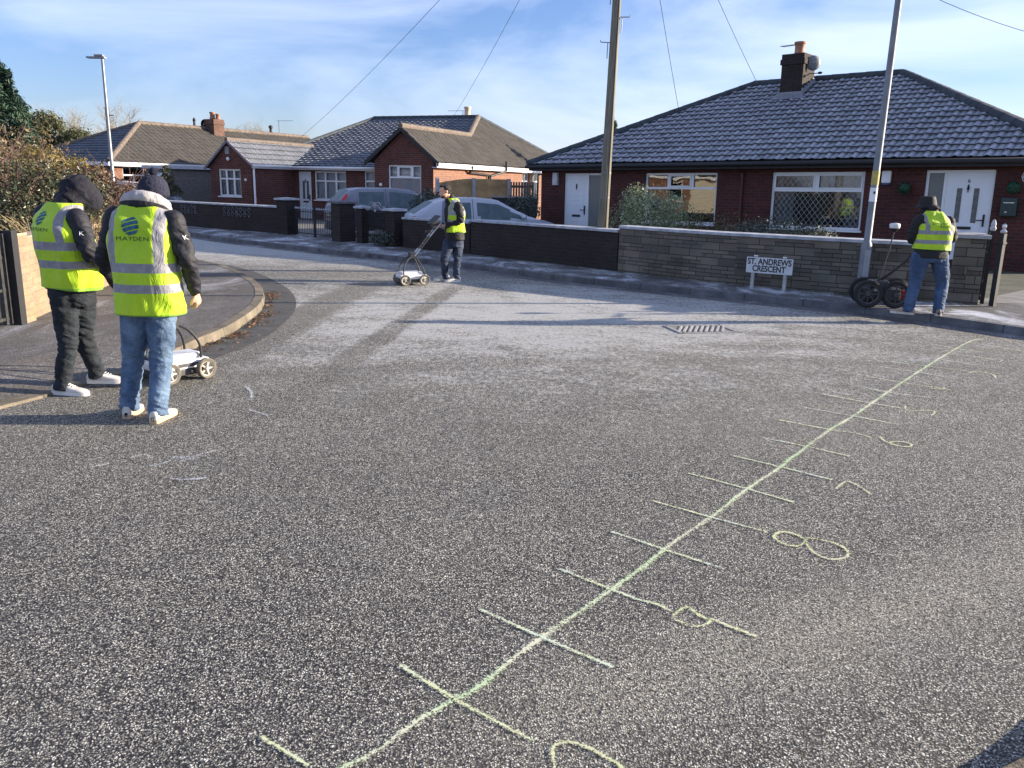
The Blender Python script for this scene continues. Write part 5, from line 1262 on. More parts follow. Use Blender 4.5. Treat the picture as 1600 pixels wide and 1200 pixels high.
def limb(mb, pts, rad, per=6, n=16):
    P = catmull([(*p, r) for p, r in zip(pts, rad)], per); mb.tube([p[:3] for p in P], [p[3] for p in P], n)
    mb.ball(P[0][:3], P[0][3], 12, 8); mb.ball(P[-1][:3], P[-1][3], 12, 8)
SEC = [(-.080, .012, .050), (-.074, .028, .078), (-.05, .035, .096), (-.01, .037, .105), (.03, .038, .100), (.06, .041, .082), (.10, .045, .066), (.145, .046, .056), (.18, .040, .048), (.205, .028, .038), (.216, .010, .028)]
def shoe(parent, ank, toe_dir, ground, matU, matS, s=1.0):
    a = Vector(ank); d = Vector((toe_dir[0], toe_dir[1], 0)).normalized(); r = Vector((d.y, -d.x, 0)); c = Vector((a.x, a.y, ground))
    S2 = catmull(SEC, 3); mb = MB(); n = 18
    for (y, w_, z) in S2:
        for k in range(n):
            th = 2 * math.pi * k / n; ct, st_ = math.cos(th), math.sin(th); x = math.copysign(abs(ct) ** .8, ct) * w_
            zz = .016 + (z - .016) * (.5 + .5 * math.copysign(abs(st_) ** .75, st_)); x *= 1 - .30 * max(0, (zz - .05) / .06)
            mb.v.append(tuple(c + (d * y + r * x + Vector((0, 0, zz))) * s))
    m_ = len(S2)
    for i in range(m_ - 1):
        for k in range(n): mb.f.append((i * n + k, i * n + (k + 1) % n, (i + 1) * n + (k + 1) % n, (i + 1) * n + k)); mb.uv.append(None); mb.mi.append(0)
    for e in (tuple(range(n)), tuple(range((m_ - 1) * n, m_ * n))): mb.f.append(e); mb.uv.append(None); mb.mi.append(0)
    up = mb.build('shoe', matU, parent, smooth=True)
    so_ = MB(); R_ = [c + (d * y + r * (w_ + .002)) * s for y, w_, z in S2] + [c + (d * y - r * (w_ + .002)) * s for y, w_, z in reversed(S2)]
    so_.face([tuple(p + Vector((0, 0, .003))) for p in R_]); so_.face([tuple(p + Vector((0, 0, .030))) for p in R_]); N_ = len(R_)
    for k in range(N_): p, q = R_[k], R_[(k + 1) % N_]; so_.face([tuple(p + Vector((0, 0, .003))), tuple(q + Vector((0, 0, .003))), tuple(q + Vector((0, 0, .030))), tuple(p + Vector((0, 0, .030)))])
    so_.build('sole', matS, up)
    la = MB()
    for k in range(4): y = .045 + k * .018; z = .094 - k * .008; la.tube([c + (d * y + r * -.018 + Vector((0, 0, z))) * s, c + (d * (y + .004) + Vector((0, 0, z + .006))) * s, c + (d * y + r * .018 + Vector((0, 0, z))) * s], .003, 5)
    la.build('laces', matS, up); return up
VEST = M_vest(); VEST4 = M_vest('hi_vis_short', (.075, .125, .195, .245, .125, .172), 1.0)
def make_person(key, label, jean, jacket, shoeU, shoeS, toeL, toeR, ground, handL, handR, head_fwd, hips=1.0, jack_hem=None, vest_hem=None, legk=1.0, vest_open=False, vest_top=None, gL=None, gR=None, vest_w=1.0, vest_d=1.0, sleeve=1.0, vmat=None, flop=.0):
    J = PJ[key]
    B = MB()
    spec, lh, ls = torso(None, J)
    loft(B, interp_rows(spec, lh, ls, -.045, zmin=V3(J['pelvis']).z - .02))
    for s in 'LR':
        hp, kn, an = V3(J['hip' + s]), V3(J['knee' + s]), V3(J['ank' + s])
        limb(B, [hp, hp.lerp(kn, .5), kn, kn.lerp(an, .4), an], [.08, .07, .052, .05, .036])
        sh, el, wr = V3(J['sh' + s]), V3(J['el' + s]), V3(J['wr' + s]); limb(B, [sh, el, wr], [.040, .032, .025])
        B.tube([an, an + Vector((0, 0, -.03))], .034, 10)
        toe = toeL if s == 'L' else toeR; g_ = (gL if s == 'L' else gR); g_ = ground if g_ is None else g_
        tv = Vector((toe[0], toe[1], 0)).normalized(); B.ball(Vector((an.x, an.y, g_ + .04)) + tv * .06, (.034, .034, .03), 10, 8); B.tube([Vector((an.x, an.y, g_ + .045)), Vector((an.x, an.y, g_ + .03)) + tv * .16], [.034, .022], 10)
        hd = handL if s == 'L' else handR
        el_w = (wr - el).normalized(); hand(B, wr, hd[0] if hd[0] else el_w, hd[1], hd[2], hd[3])
    nk, hd_ = V3(J['neck']), V3(J['head'])
    limb(B, [nk - Vector((0, 0, .05)), nk.lerp(hd_, .55)], [.056, .052])
    up = Vector((0, 0, 1)) + Vector(head_fwd) * .25
    M, HB = head_shape(B, hd_, head_fwd, up)
    body = remesh('person', B, .0075, [SKIN], None, 3)
    tag(body, label, 'person')
    # jeans
    T = MB(); k = legk
    pel = V3(J['pelvis']); zc = (V3(J['hipL']).z + V3(J['hipR']).z) / 2
    rows = [(pel + Vector((0, 0, .13)), lh, .14 * hips, .105 * hips), (pel + Vector((0, 0, .07)), lh, .152 * hips, .115 * hips), (pel, lh, .178 * hips, .138 * hips), (Vector((pel.x, pel.y, zc)), lh, .18 * hips, .14 * hips), (Vector((pel.x, pel.y, zc - .06)), lh, .165 * hips, .12 * hips)]
    loft(T, rows, 28, 2.3)
    for s in 'LR':
        hp, kn, an = V3(J['hip' + s]), V3(J['knee' + s]), V3(J['ank' + s])
        limb(T, [hp, hp.lerp(kn, .5), kn, kn.lerp(an, .5), an.lerp(kn, .06)], [.098 * k, .088 * k, .068 * k, .063 * k, .058 * k])
        T.tube([an.lerp(kn, .1), an + Vector((0, 0, -.025))], [.058 * k, .062 * k], 16)
    remesh('jeans', T, .0095, [jean], body, 2, folds=.0055, fscale=8, fz=1.25, seed=len(label) % 7, creases=[(V3(J['knee' + s]), .13, .010) for s in 'LR'] + [(V3(J['ank' + s]) + Vector((0, 0, .05)), .10, .012) for s in 'LR'] + [(V3(J['hip' + s]) - Vector((0, 0, .06)), .12, .008) for s in 'LR'])
    # jacket
    K = MB(); jh = jack_hem if jack_hem is not None else V3(J['pelvis']).z - .02
    loft(K, [(c, l_, a * 1.0, b) for (c, l_, a, b) in interp_rows(spec, lh, ls, .020 if jack_hem else .006, zmin=jh)])
    for s in 'LR':
        sh, el, wr = V3(J['sh' + s]), V3(J['el' + s]), V3(J['wr' + s]); q = sleeve
        limb(K, [sh, sh.lerp(el, .5), el, el.lerp(wr, .5), wr.lerp(el, .06)], [.076 * q, .070 * q, .060 * q, .052 * q, .046 * q])
        K.tube([wr.lerp(el, .12), wr.lerp(el, .02)], [.047 * q, .045 * q], 14)
    limb(K, [nk - Vector((0, 0, .04)), nk + Vector((0, 0, .03))], [.085, .075])
    jk = remesh('jacket', K, .0095, [jacket], body, 2, folds=.005, fscale=6.5, fz=1.0, seed=3, creases=[(V3(J['el' + s]), .12, .013) for s in 'LR'] + [(V3(J['wr' + s]), .08, .008) for s in 'LR'] + [(V3(J['sh' + s]).lerp(V3(J['el' + s]), .4), .10, .007) for s in 'LR'])
    # hi-vis vest: open tube around the torso
    hem = vest_hem if vest_hem is not None else V3(J['pelvis']).z
    top = V3(J['shL']).lerp(V3(J['shR']), .5); wsh = (V3(J['shR']) - V3(J['shL'])).length / 2
    chs, wa = V3(J['chest']), V3(J['waist'])
    dp = vest_d
    spec2 = [(Vector((pel.x, pel.y, hem)), .215 * vest_w * hips, .172 * dp, .1), (wa, .212 * vest_w, .168 * dp, .4), (chs, .222 * vest_w, .168 * dp, .85), (top.lerp(chs, .4), (wsh * .97) * vest_w, .160 * dp, 1), (top + Vector((0, 0, -.01)), wsh * .97 * vest_w, .145 * dp, 1), (top + Vector((0, 0, .036)), wsh * .93 * vest_w, .105 * dp, 1), (top.lerp(nk, .6) + Vector((0, 0, .045)), wsh * .62 * vest_w, .098 * dp, 1), (nk.lerp(top, .12) + Vector((0, 0, .035)), .10, .092 * dp, 1)]
    P = catmull([(*q[0], q[1], q[2], q[3]) for q in spec2], 12); n = 88; Vv = []; UV = []; 
    for i, p in enumerate(P):
        lat = lh.lerp(ls, min(1, max(0, p[5]))).normalized(); fw = Vector((0, 0, 1)).cross(lat).normalized(); c = Vector(p[:3])
        for k_ in range(n):
            th = 2 * math.pi * k_ / n; ct, st_ = math.cos(th), math.sin(th); ex = 2.7
            x = math.copysign(abs(ct) ** (2 / ex), ct); y = math.copysign(abs(st_) ** (2 / ex), st_)
            q = c + lat * x * p[3] + fw * y * p[4]
            f1 = noise.noise(Vector((q.x * 5, q.y * 5, q.z * 3 + len(label)))); f2 = noise.noise(Vector((q.x * 13 + 9, q.y * 13, q.z * 6)))
            low = max(0., 1 - (q.z - hem) / .35)
            f3 = 1 - abs(noise.noise(Vector((q.x * 8 + 4, q.y * 8, q.z * 1.8)))) * 3; f4 = 1 - abs(noise.noise(Vector((q.x * 4, q.y * 4 + 5, q.z * 9 + q.x * 7)))) * 3
            q += (lat * ct + fw * st_) * (f1 * (.016 + flop * low) + f2 * .006 + f3 * .0065 + f4 * .004)
            Vv.append(tuple(q)); UV.append((x * p[3], q.z - hem))
    F = []; m_ = len(P)
    for i in range(m_ - 1):
        for k_ in range(n):
            k2 = (k_ + 1) % n
            if vest_open:
                c = k_ / n   # front opening: skip a wedge at the front
                if abs(((k_ + .5) / n) - .25) < vest_open: continue
            F.append((i * n + k_, i * n + k2, (i + 1) * n + k2, (i + 1) * n + k_))
    me = bpy.data.meshes.new('vest'); me.from_pydata(Vv, [], F); ul = me.uv_layers.new(name='UVMap')
    ul.data.foreach_set('uv', np.array([UV[l.vertex_index] for l in me.loops]).ravel())
    vo = link_mesh('vest', me, [vmat or VEST], body, smooth=True)
    sl = vo.modifiers.new('s', 'SOLIDIFY'); sl.thickness = .004; sl.offset = 1
    for s, toe, g_ in (('L', toeL, gL), ('R', toeR, gR)):
        an = V3(J['ank' + s]); shoe(body, an, toe, ground if g_ is None else g_, shoeU, shoeS)
    return body, jk, vo, M, HB
def on_vest(vo, parent, me, origin, right, up, mat, name, off=.006):
    """lays flat lettering on the vest surface by projecting it along the viewless wearer's back normal"""
    m_ = vo.data; bv = BVHTree.FromPolygons([v.co.copy() for v in m_.vertices], [tuple(p.vertices) for p in m_.polygons])
    right = Vector(right).normalized(); up = Vector(up).normalized(); nrm = right.cross(up)      # outward from the back
    bm = bmesh.new(); bm.from_mesh(me); bmesh.ops.triangulate(bm, faces=bm.faces); 
    bmesh.ops.subdivide_edges(bm, edges=[e for e in bm.edges if e.calc_length() > .02], cuts=2, use_grid_fill=True); bm.to_mesh(me); bm.free()
    for v in me.vertices:
        p = Vector(origin) + right * v.co.x + up * v.co.y; hit = bv.ray_cast(p + nrm * .6, -nrm, 1.2)
        v.co = (hit[0] if hit[0] else p) + nrm * (off)
    return link_mesh(name, me, [mat], parent)
def emblem_mesh(r=.045):
    mb = MB(); n = 26
    bands = [(-.95, -.58), (-.42, .0), (.14, .52), (.66, .95)]
    for (a, b) in bands:
        for i in range(n):
            xa, xb = -1 + 2 * i / n, -1 + 2 * (i + 1) / n
            def lim(x, v): 
                y = v + .28 * x * (1 - .3 * x); h = math.sqrt(max(0, 1 - x * x)); return max(-h, min(h, y))
            q = [(xa, lim(xa, a)), (xb, lim(xb, a)), (xb, lim(xb, b)), (xa, lim(xa, b))]
            if max(abs(q[0][1] - q[3][1]), abs(q[1][1] - q[2][1])) < 1e-4: continue
            mb.face([(x * r, y * r, 0) for x, y in q])
    me = bpy.data.meshes.new('emblem'); me.from_pydata(mb.v, [], mb.f); bm = bmesh.new(); bm.from_mesh(me); bmesh.ops.remove_doubles(bm, verts=bm.verts, dist=1e-5); bmesh.ops.dissolve_degenerate(bm, edges=bm.edges, dist=1e-5); bm.to_mesh(me); bm.free(); return me
INK = M_simple('print_dark', (.04, .09, .03), .8, .5, 90); INKB = M_simple('print_blue', (.03, .12, .18), .8, .6, 60); WHITE = M_simple('print_white', (.75, .75, .75), .6)
NAVY = M_cloth('navy_softshell', (.008, .009, .016), 9, .7, .7); BLK = M_cloth('black_fabric', (.010, .010, .012), 9, .7, .75); BLK2 = M_cloth('black_fleece', (.016, .015, .018), 14, .6, .9)
JN_L = M_denim('light_denim', (.055, .10, .18), (.15, .23, .34)); JN_D = M_denim('dark_denim', (.004, .007, .011), (.014, .022, .031)); JN_M = M_denim('mid_denim', (.03, .062, .135), (.075, .13, .23)); JN_3 = M_denim('navy_denim', (.014, .022, .048), (.04, .062, .11))
SH_W = M_simple('shoe_white', (.66, .62, .60), .55, .15, 12, .3, 60); SH_C = M_simple('shoe_cream', (.55, .52, .46), .6, .2, 12); SH_T = M_simple('shoe_tan', (.30, .22, .17), .7, .3, 12); SH_K = M_simple('shoe_black', (.03, .03, .035), .6); SOLE_W = M_simple('sole_white', (.72, .70, .66), .6); GUM = M_simple('sole_gum', (.60, .42, .26), .6); GREYF = M_simple('grey_fleece', (.42, .40, .40), .95, .15, 12, .7, 60, .01)

def back_print(vo, body, chest, lat, txt_rows, z_off, emblem=None, yoff=0.):
    lat = Vector((lat.x, lat.y, 0)).normalized(); up = Vector((0, 0, 1))
    if emblem:
        on_vest(vo, body, emblem_mesh(emblem[0]), Vector(chest) + up * emblem[1] + lat * yoff, lat, up, INKB, 'emblem', .007)
    for (txt, size, dz, fs, mat, shear, dx) in txt_rows:
        me = text_mesh(txt, size, 0, fs, 1.12, shear=shear)
        on_vest(vo, body, me, Vector(chest) + up * dz + lat * (yoff + dx), lat, up, mat, 'lettering', .007)

# 1: hooded man at the far left
b1, jk1, v1, M1, H1 = make_person('p1', 'man in a dark hood, yellow vest and dark jeans beside the sunlit wall', JN_D, NAVY, SH_W, SOLE_W,
    (1, -.12), (1, .12), .03, (None, (0, 0, -1), 1, .9), (None, (0, 0, -1), 1, .9), (.80, .35, -.42), hips=.96, vest_hem=.83, legk=1.02, gL=.0, gR=.03, vest_w=1.0, vest_d=.98, flop=.02)
hc = V3(PJ['p1']['head'])
mb = MB(); mb.ball(hc + Vector((-.005, -.01, .02)), (.112, .125, .122), 20, 14, Matrix.Rotation(R(-60), 3, 'Z')); mb.ball(hc + Vector((.05, .03, -.035)), (.095, .10, .10), 16, 12)
mb.ball(hc + Vector((-.06, -.03, -.045)), (.10, .11, .085), 16, 12); mb.tube([hc + Vector((-.03, -.01, -.03)), V3(PJ['p1']['neck']) + Vector((.0, 0, .0))], [.11, .105], 18)
remesh('hood', mb, .009, [M_cloth('dark_hood', (.008, .008, .016), 8, .9, .9)], b1, 4, folds=.010, fscale=9)
lat1 = (V3(PJ['p1']['shR']) - V3(PJ['p1']['shL']))
back_print(v1, b1, PJ['p1']['chest'], lat1, [('MAYDEN', .058, .035, (1.0, .62), INK, 0, 0)], 0, (.052, .115), yoff=-.04)
# 2: man in light jeans
b2, jk2, v2, M2, H2 = make_person('p2', 'man in bobble hat, grey hood, yellow vest and light blue jeans seen from behind', JN_L, NAVY, SH_C, GUM,
    (-.12, 1), (.10, 1), 0.0, ((.1, .9, -.3), (.6, .2, -1), -1, 1.0), ((.05, .35, -1), (-1, .1, .1), -1, .75), (.25, .8, -.45), hips=1.02, vest_hem=.745, legk=1.07, vest_w=1.02, flop=.02)
hc = V3(PJ['p2']['head']); 
mb = MB(); mb.ball(hc + Vector((.01, .0, .035)), (.098, .108, .095), 20, 14); mb.tube([hc + Vector((.01, 0, -.01)), hc + Vector((.01, 0, .035))], [.103, .102], 22)
hat = remesh('bobble_hat', mb, .008, [M_cloth('knit_navy', (.020, .022, .045), 60, .6, .95)], b2, 3, folds=.003, fscale=30)
mb = MB()
for k in range(60):
    d = Vector(rng.normal(size=3)).normalized(); mb.ball(hc + Vector((.02, -.005, .148)) + d * .018, (.014, .014, .014), 6, 4)
remesh('bobble', mb, .005, [M_cloth('bobble_navy', (.012, .014, .035), 90, 1, .95)], hat, 1)
nk = V3(PJ['p2']['neck'])
def collar(c, r, rt, tilt, mat, name, parent, a0, a1, back=.0, squash=.75):
    mb = MB(); pts = []; rr = []
    for a in np.linspace(a0, a1, 26):
        x, y = math.sin(a) * r, -math.cos(a) * r * squash; z = -abs(math.sin(a * .5)) ** 2 * tilt; pts.append(Vector(c) + Vector((x, y, z))); t_ = (a - a0) / (a1 - a0); rr.append(rt * (.45 + .55 * math.sin(math.pi * min(1, max(0, t_)))))
    mb.tube(pts, rr, 12); return remesh(name, mb, .008, [mat], parent, 3, folds=.004, fscale=12)
collar(nk + Vector((.012, .02, .075)), .135, .045, .13, GREYF, 'grey_hood', b2, -2.3, 2.3)
collar(nk + Vector((.005, .02, .035)), .130, .048, .06, NAVY, 'collar', b2, -2.6, 2.6)
lat2 = (V3(PJ['p2']['shR']) - V3(PJ['p2']['shL']))
back_print(v2, b2, PJ['p2']['chest'], lat2, [('MAYDEN', .052, .018, (1.0, .72), INK, 0, .012)], 0, (.060, .10), yoff=-.01)
mb = MB(); 
for s_, jk_, b_, c_ in ((0, jk1, b1, Vector(PJ['p1']['shR']).lerp(Vector(PJ['p1']['elR']), .42)), (1, jk2, b2, Vector(PJ['p2']['shR']).lerp(Vector(PJ['p2']['elR']), .45))):
    me = text_mesh('K', .055, 0, (1, .8))
    bv = BVHTree.FromPolygons([v.co.copy() for v in jk_.data.vertices], [tuple(p.vertices) for p in jk_.data.polygons])
    n_ = Vector((.35, -1, .1)).normalized() if s_ == 0 else Vector((.85, -.6, .1)).normalized(); rt = Vector((-n_.y, n_.x, 0)).normalized()
    for v in me.vertices:
        p = c_ + rt * v.co.x + Vector((0, 0, 1)) * v.co.y; h = bv.ray_cast(p + n_ * .3, -n_, .6); v.co = (h[0] if h[0] else p) + n_ * .005
    link_mesh('sleeve_mark', me, [WHITE], jk_)
# frayed tear and turn-up wear on the light jeans
# 3: man pushing the white cart across the road
b3, jk3, v3, M3_, H3 = make_person('p3', 'man facing left in yellow vest and open black jacket pushing the white four wheeled cart', JN_3, BLK, SH_C, SOLE_W,
    (-1, -.35), (-.9, -.5), 0.0, ((-1, .3, .1), (0, .5, -1), -1, 1.2), ((-1, 0, .1), (0, -.2, -1), 1, 1.2), (-.88, -.38, -.30), hips=.9, vest_hem=.845, jack_hem=.70, legk=.98, vest_open=.085, vest_w=.98, sleeve=.95, flop=.02)
hc = V3(PJ['p3']['head'])
mb = MB(); mb.ball(hc + Vector((.018, .008, .045)), (.088, .088, .075), 18, 12); mb.ball(hc + Vector((-.03, -.015, .078)), (.055, .06, .028), 12, 8); mb.ball(hc + Vector((.06, .02, .0)), (.035, .055, .06), 12, 8)
remesh('hair', mb, .007, [M_cloth('dark_hair', (.018, .012, .009), 60, .9, .6)], b3, 2, folds=.004, fscale=30)
mb = MB()
for s in (-1, 1): mb.ball(H3(s * .031, .076, .008), (.011,) * 3, 10, 8)
mb.build('eyes', M_simple('eye_white', (.6, .6, .58), .3), b3, smooth=True)
mb = MB(); mb.ball(H3(0, .045, -.075), (.052, .05, .032), 14, 8, M3_); remesh('beard', mb, .006, [M_cloth('beard_brown', (.045, .028, .02), 60, .6, .8)], b3, 1, folds=.003, fscale=40)
mb = MB()
ch3_ = V3(PJ['p3']['chest']); f3 = Vector((-.93, -.30, 0)).normalized(); s3 = Vector((-f3.y, f3.x, 0))
for s in (-.3, 1): pass
P_ = [V3(PJ['p3']['neck']) + f3 * .085 + Vector((0, 0, -.02)), ch3_ + f3 * .165 + Vector((0, 0, .03)), V3(PJ['p3']['waist']) + f3 * .165]
mb.tube([p + s3 * -.03 for p in P_], [(.012, .05), (.015, .055), (.015, .055)], 10); remesh('shirt', mb, .008, [M_cloth('grey_blue_shirt', (.22, .25, .36), 12, .5, .9)], b3, 2)
# 4: man by the pillar
b4, jk4, v4, M4, H4 = make_person('p4', 'man in black bucket hat and yellow vest standing on the far pavement by the pillar', JN_M, BLK, SH_T, SH_C,
    (-.75, .55), (.35, .9), .1, (None, (0, 0, -1), 1, .9), (None, (0, 0, -1), -1, .9), (-.25, .9, -.35), hips=1.02, vest_hem=.955, jack_hem=.84, legk=1.12, gL=.105, gR=.105, vest_w=1.0, sleeve=1.0, flop=.012, vmat=VEST4)
hc = V3(PJ['p4']['head'])
mb = MB(); mb.tube([hc + Vector((0, 0, -.005)), hc + Vector((0, 0, .05)), hc + Vector((-.01, 0, .115)), hc + Vector((-.01, 0, .125))], [.118, .104, .092, .06], 22); mb.tube([hc + Vector((0, 0, -.02)), hc + Vector((0, 0, .01))], [.150, .112], 24)
remesh('bucket_hat', mb, .008, [BLK], b4, 2)
mb = MB(); mb.ball(hc + Vector((.03, -.02, -.055)), (.115, .10, .075), 18, 12); mb.tube([hc + Vector((.01, 0, -.03)), V3(PJ['p4']['neck']) + Vector((0, 0, -.02))], [.10, .125], 18); remesh('hood', mb, .009, [BLK2], b4, 3, folds=.006, fscale=10)
lat4 = (V3(PJ['p4']['shR']) - V3(PJ['p4']['shL']))
back_print(v4, b4, PJ['p4']['chest'], lat4, [('Survey', .068, .055, (1.0, .72), INK, .3, -.02), ('Hub', .068, .012, (1.0, .72), INK, .3, .045)], 0, None, yoff=.0)
# ------------------------------------------------------------------ survey carts
CARTW = M_simple('cart_white', (.74, .74, .76), .35, .06, 8); DGREY = M_simple('dark_grey', (.05, .05, .055), .5, .2, 20); RIMG = M_simple('rim_grey', (.45, .42, .36), .5, .2, 20); TYRE_D = M_simple('tyre_dusty', (.17, .15, .12), .85, .3, 20)
def wheel(parent, c, r, w_, tyre, rim, spokes=5, axis='Y'):
    mb = MB(); k = w_ / 2
    mb.lathe([(r * .72, -k * .8), (r * .9, -k), (r, -k * .55), (r, k * .55), (r * .9, k), (r * .72, k * .8), (r * .72, -k * .8)], (0, 0, 0), 'Y', 32)
    t = mb.build('wheel', tyre, parent, smooth=False); t.location = c
    mb = MB(); mb.lathe([(r * .73, -k * .7), (r * .64, -k * .55), (r * .64, k * .55), (r * .73, k * .7)], (0, 0, 0), 'Y', 28)
    mb.lathe([(0, -k * .95), (r * .16, -k * .95), (r * .2, -k * .5), (r * .2, k * .5), (r * .16, k * .95), (0, k * .95)], (0, 0, 0), 'Y', 16)
    for i in range(spokes):
        a = 2 * math.pi * i / spokes; mb.box((math.cos(a) * r * .42, 0, math.sin(a) * r * .42), (r * .5, k * .7, r * (.16 if spokes < 7 else .07)), M=Matrix.Rotation(-a, 3, 'Y'))
    mb.build('rim', rim, t); return t
def white_cart(loc, rotz, label):
    c = empty('survey_cart', loc, (0, 0, rotz), label, 'survey cart', 'white four wheeled survey carts')
    mb = MB(); mb.bx(-.235, .235, -.15, .15, .095, .17); mb.build('body', CARTW, c, bevel=.022)
    mb = MB(); mb.bx(-.16, .20, -.105, .105, .168, .215); mb.build('lid', CARTW, c, bevel=.02)
    mb = MB(); mb.tube(catmull([(-.1, .08, .21), (-.05, .1, .30), (.0, .06, .38), (-.03, .03, .46)], 5), .006, 6); mb.tube([(-.19, -.1, .175), (-.19, .1, .175)], .008, 6); mb.build('cable', BLACKP, c)
    mb = MB(); mb.bx(-.06, .12, -.1525, -.150, .115, .145); mb.build('label_strip', DGREY, c)
    mb = MB(); mb.bx(-.22, .22, -.14, .14, .04, .096); mb.bx(.22, .26, -.13, .13, .05, .12); mb.build('antenna_tray', DGREY, c, bevel=.008)
    mb = MB()
    for x in (-.165, .165): mb.tube([(x, -.2, .088), (x, .2, .088)], .012, 8)
    mb.build('axles', DGREY, c)
    for x in (-.165, .165):
        for y in (-.2, .2): wheel(c, (x, y, .088), .088, .05, TYRE_D, RIMG, 5)
    mb = MB()
    for y in (-.12, .12):
        mb.tube(catmull([(.17, y, .17), (.16, y, .30), (.08, y * .7, .42), (-.02, y * .4, .47)], 5), .011, 8)
        mb.tube(catmull([(-.2, y, .17), (-.16, y, .28), (-.06, y * .5, .46)], 5), .011, 8)
    mb.box((-.03, 0, .48), (.12, .14, .09)); mb.build('support_frame', BLACKP, c)
    mb = MB()
    for y in (-.06, .06):
        mb.tube([(-.04, y, .47), (-.30, y, .78), (-.52, y, 1.03)], [.014, .012, .011], 8)
    for q in (.35, .62): mb.tube([(-.04 - .48 * q, -.06, .47 + .56 * q), (-.04 - .48 * q, .06, .47 + .56 * q)], .01, 6)
    h_ = mb.build('handle_pole', STEEL, c)
    mb = MB()
    for y in (-.06, .06): mb.tube([(-.14, y, .59), (-.30, y, .785)], .018, 8)
    mb.tube([(-.52, -.2, 1.0), (-.53, 0, 1.02), (-.52, .2, 1.0)], .015, 8); mb.box((-.44, 0, .98), (.16, .12, .1)); mb.box((-.3, 0, .86), (.10, .05, .05)); mb.build('grip', BLACKP, h_)
    mb = MB(); mb.box((-.40, 0, 1.06), (.02, .27, .2), M=Matrix.Rotation(R(-48), 3, 'Y')); s_ = mb.build('tablet', BLACKP, c, bevel=.006)
    mb = MB(); mb.box((-.408, 0, 1.068), (.012, .23, .16), M=Matrix.Rotation(R(-48), 3, 'Y')); mb.build('screen', M_simple('screen_dim', (.04, .05, .06), .15), s_)
    return c
white_cart((-2.86, 6.86, 0), math.atan2(.80, .60), 'white four wheeled survey cart half hidden behind the man in light jeans')
white_cart((-1.72, 13.88, 0), math.atan2(-.42, -.9), 'white four wheeled survey cart pushed by the man facing left')
c4 = empty('survey_cart', (5.13, 11.66, .1), (0, 0, math.atan2(.30, -.95)), 'black large wheeled survey cart with a white satellite receiver on a pole', 'survey cart')
for (x, y) in ((.19, -.14), (.16, .26), (-.20, .20), (-.24, -.22)): wheel(c4, (x, y, .19), .19, .07, RUBBER, DGREY if (x < 0 or y > 0) else M_simple('rim_alloy', (.16, .165, .18), .5, .2, 20), 8)
mb = MB(); mb.bx(-.26, .26, -.12, .18, .1, .26); mb.bx(-.1, .16, -.08, .14, .25, .36); mb.build('body', DGREY, c4, bevel=.02)
mb = MB(); mb.bx(-.36, -.26, .0, .1, .12, .24); mb.build('red_battery', M_simple('red_plastic', (.30, .03, .035), .4), c4, bevel=.01)
mb = MB(); mb.bx(-.30, -.22, .13, .19, .3, .34); mb.bx(-.02, .08, .15, .19, .22, .25); mb.build('connector', UPVC, c4, bevel=.005)
mb = MB(); mb.tube([(.0, .0, .34), (-.28, .0, .62), (-.5, .0, .92)], [.018, .016, .014], 8); mb.tube([(.12, .1, .30), (-.2, .05, .54)], .012, 6); mb.tube([(-.5, -.18, .92), (-.5, .18, .92)], .014, 8); mb.build('handle_pole', BLACKP, c4)
pr = MB(); pr.tube([(.02, .0, .34), (-.07, 0, .80), (-.10, 0, 1.05)], .009, 8); po = pr.build('receiver_pole', DGREY, c4)
mb = MB(); mb.lathe([(0, 0), (.025, 0), (.05, .03), (.062, .05)], (-.10, 0, 1.03), n=20); mb.build('receiver_base', BLACKP, po)
mb = MB(); mb.lathe([(.062, .05), (.07, .065), (.07, .095), (.06, .115), (0, .122)], (-.10, 0, 1.03), n=24); mb.build('receiver', CARTW, po, smooth=True)

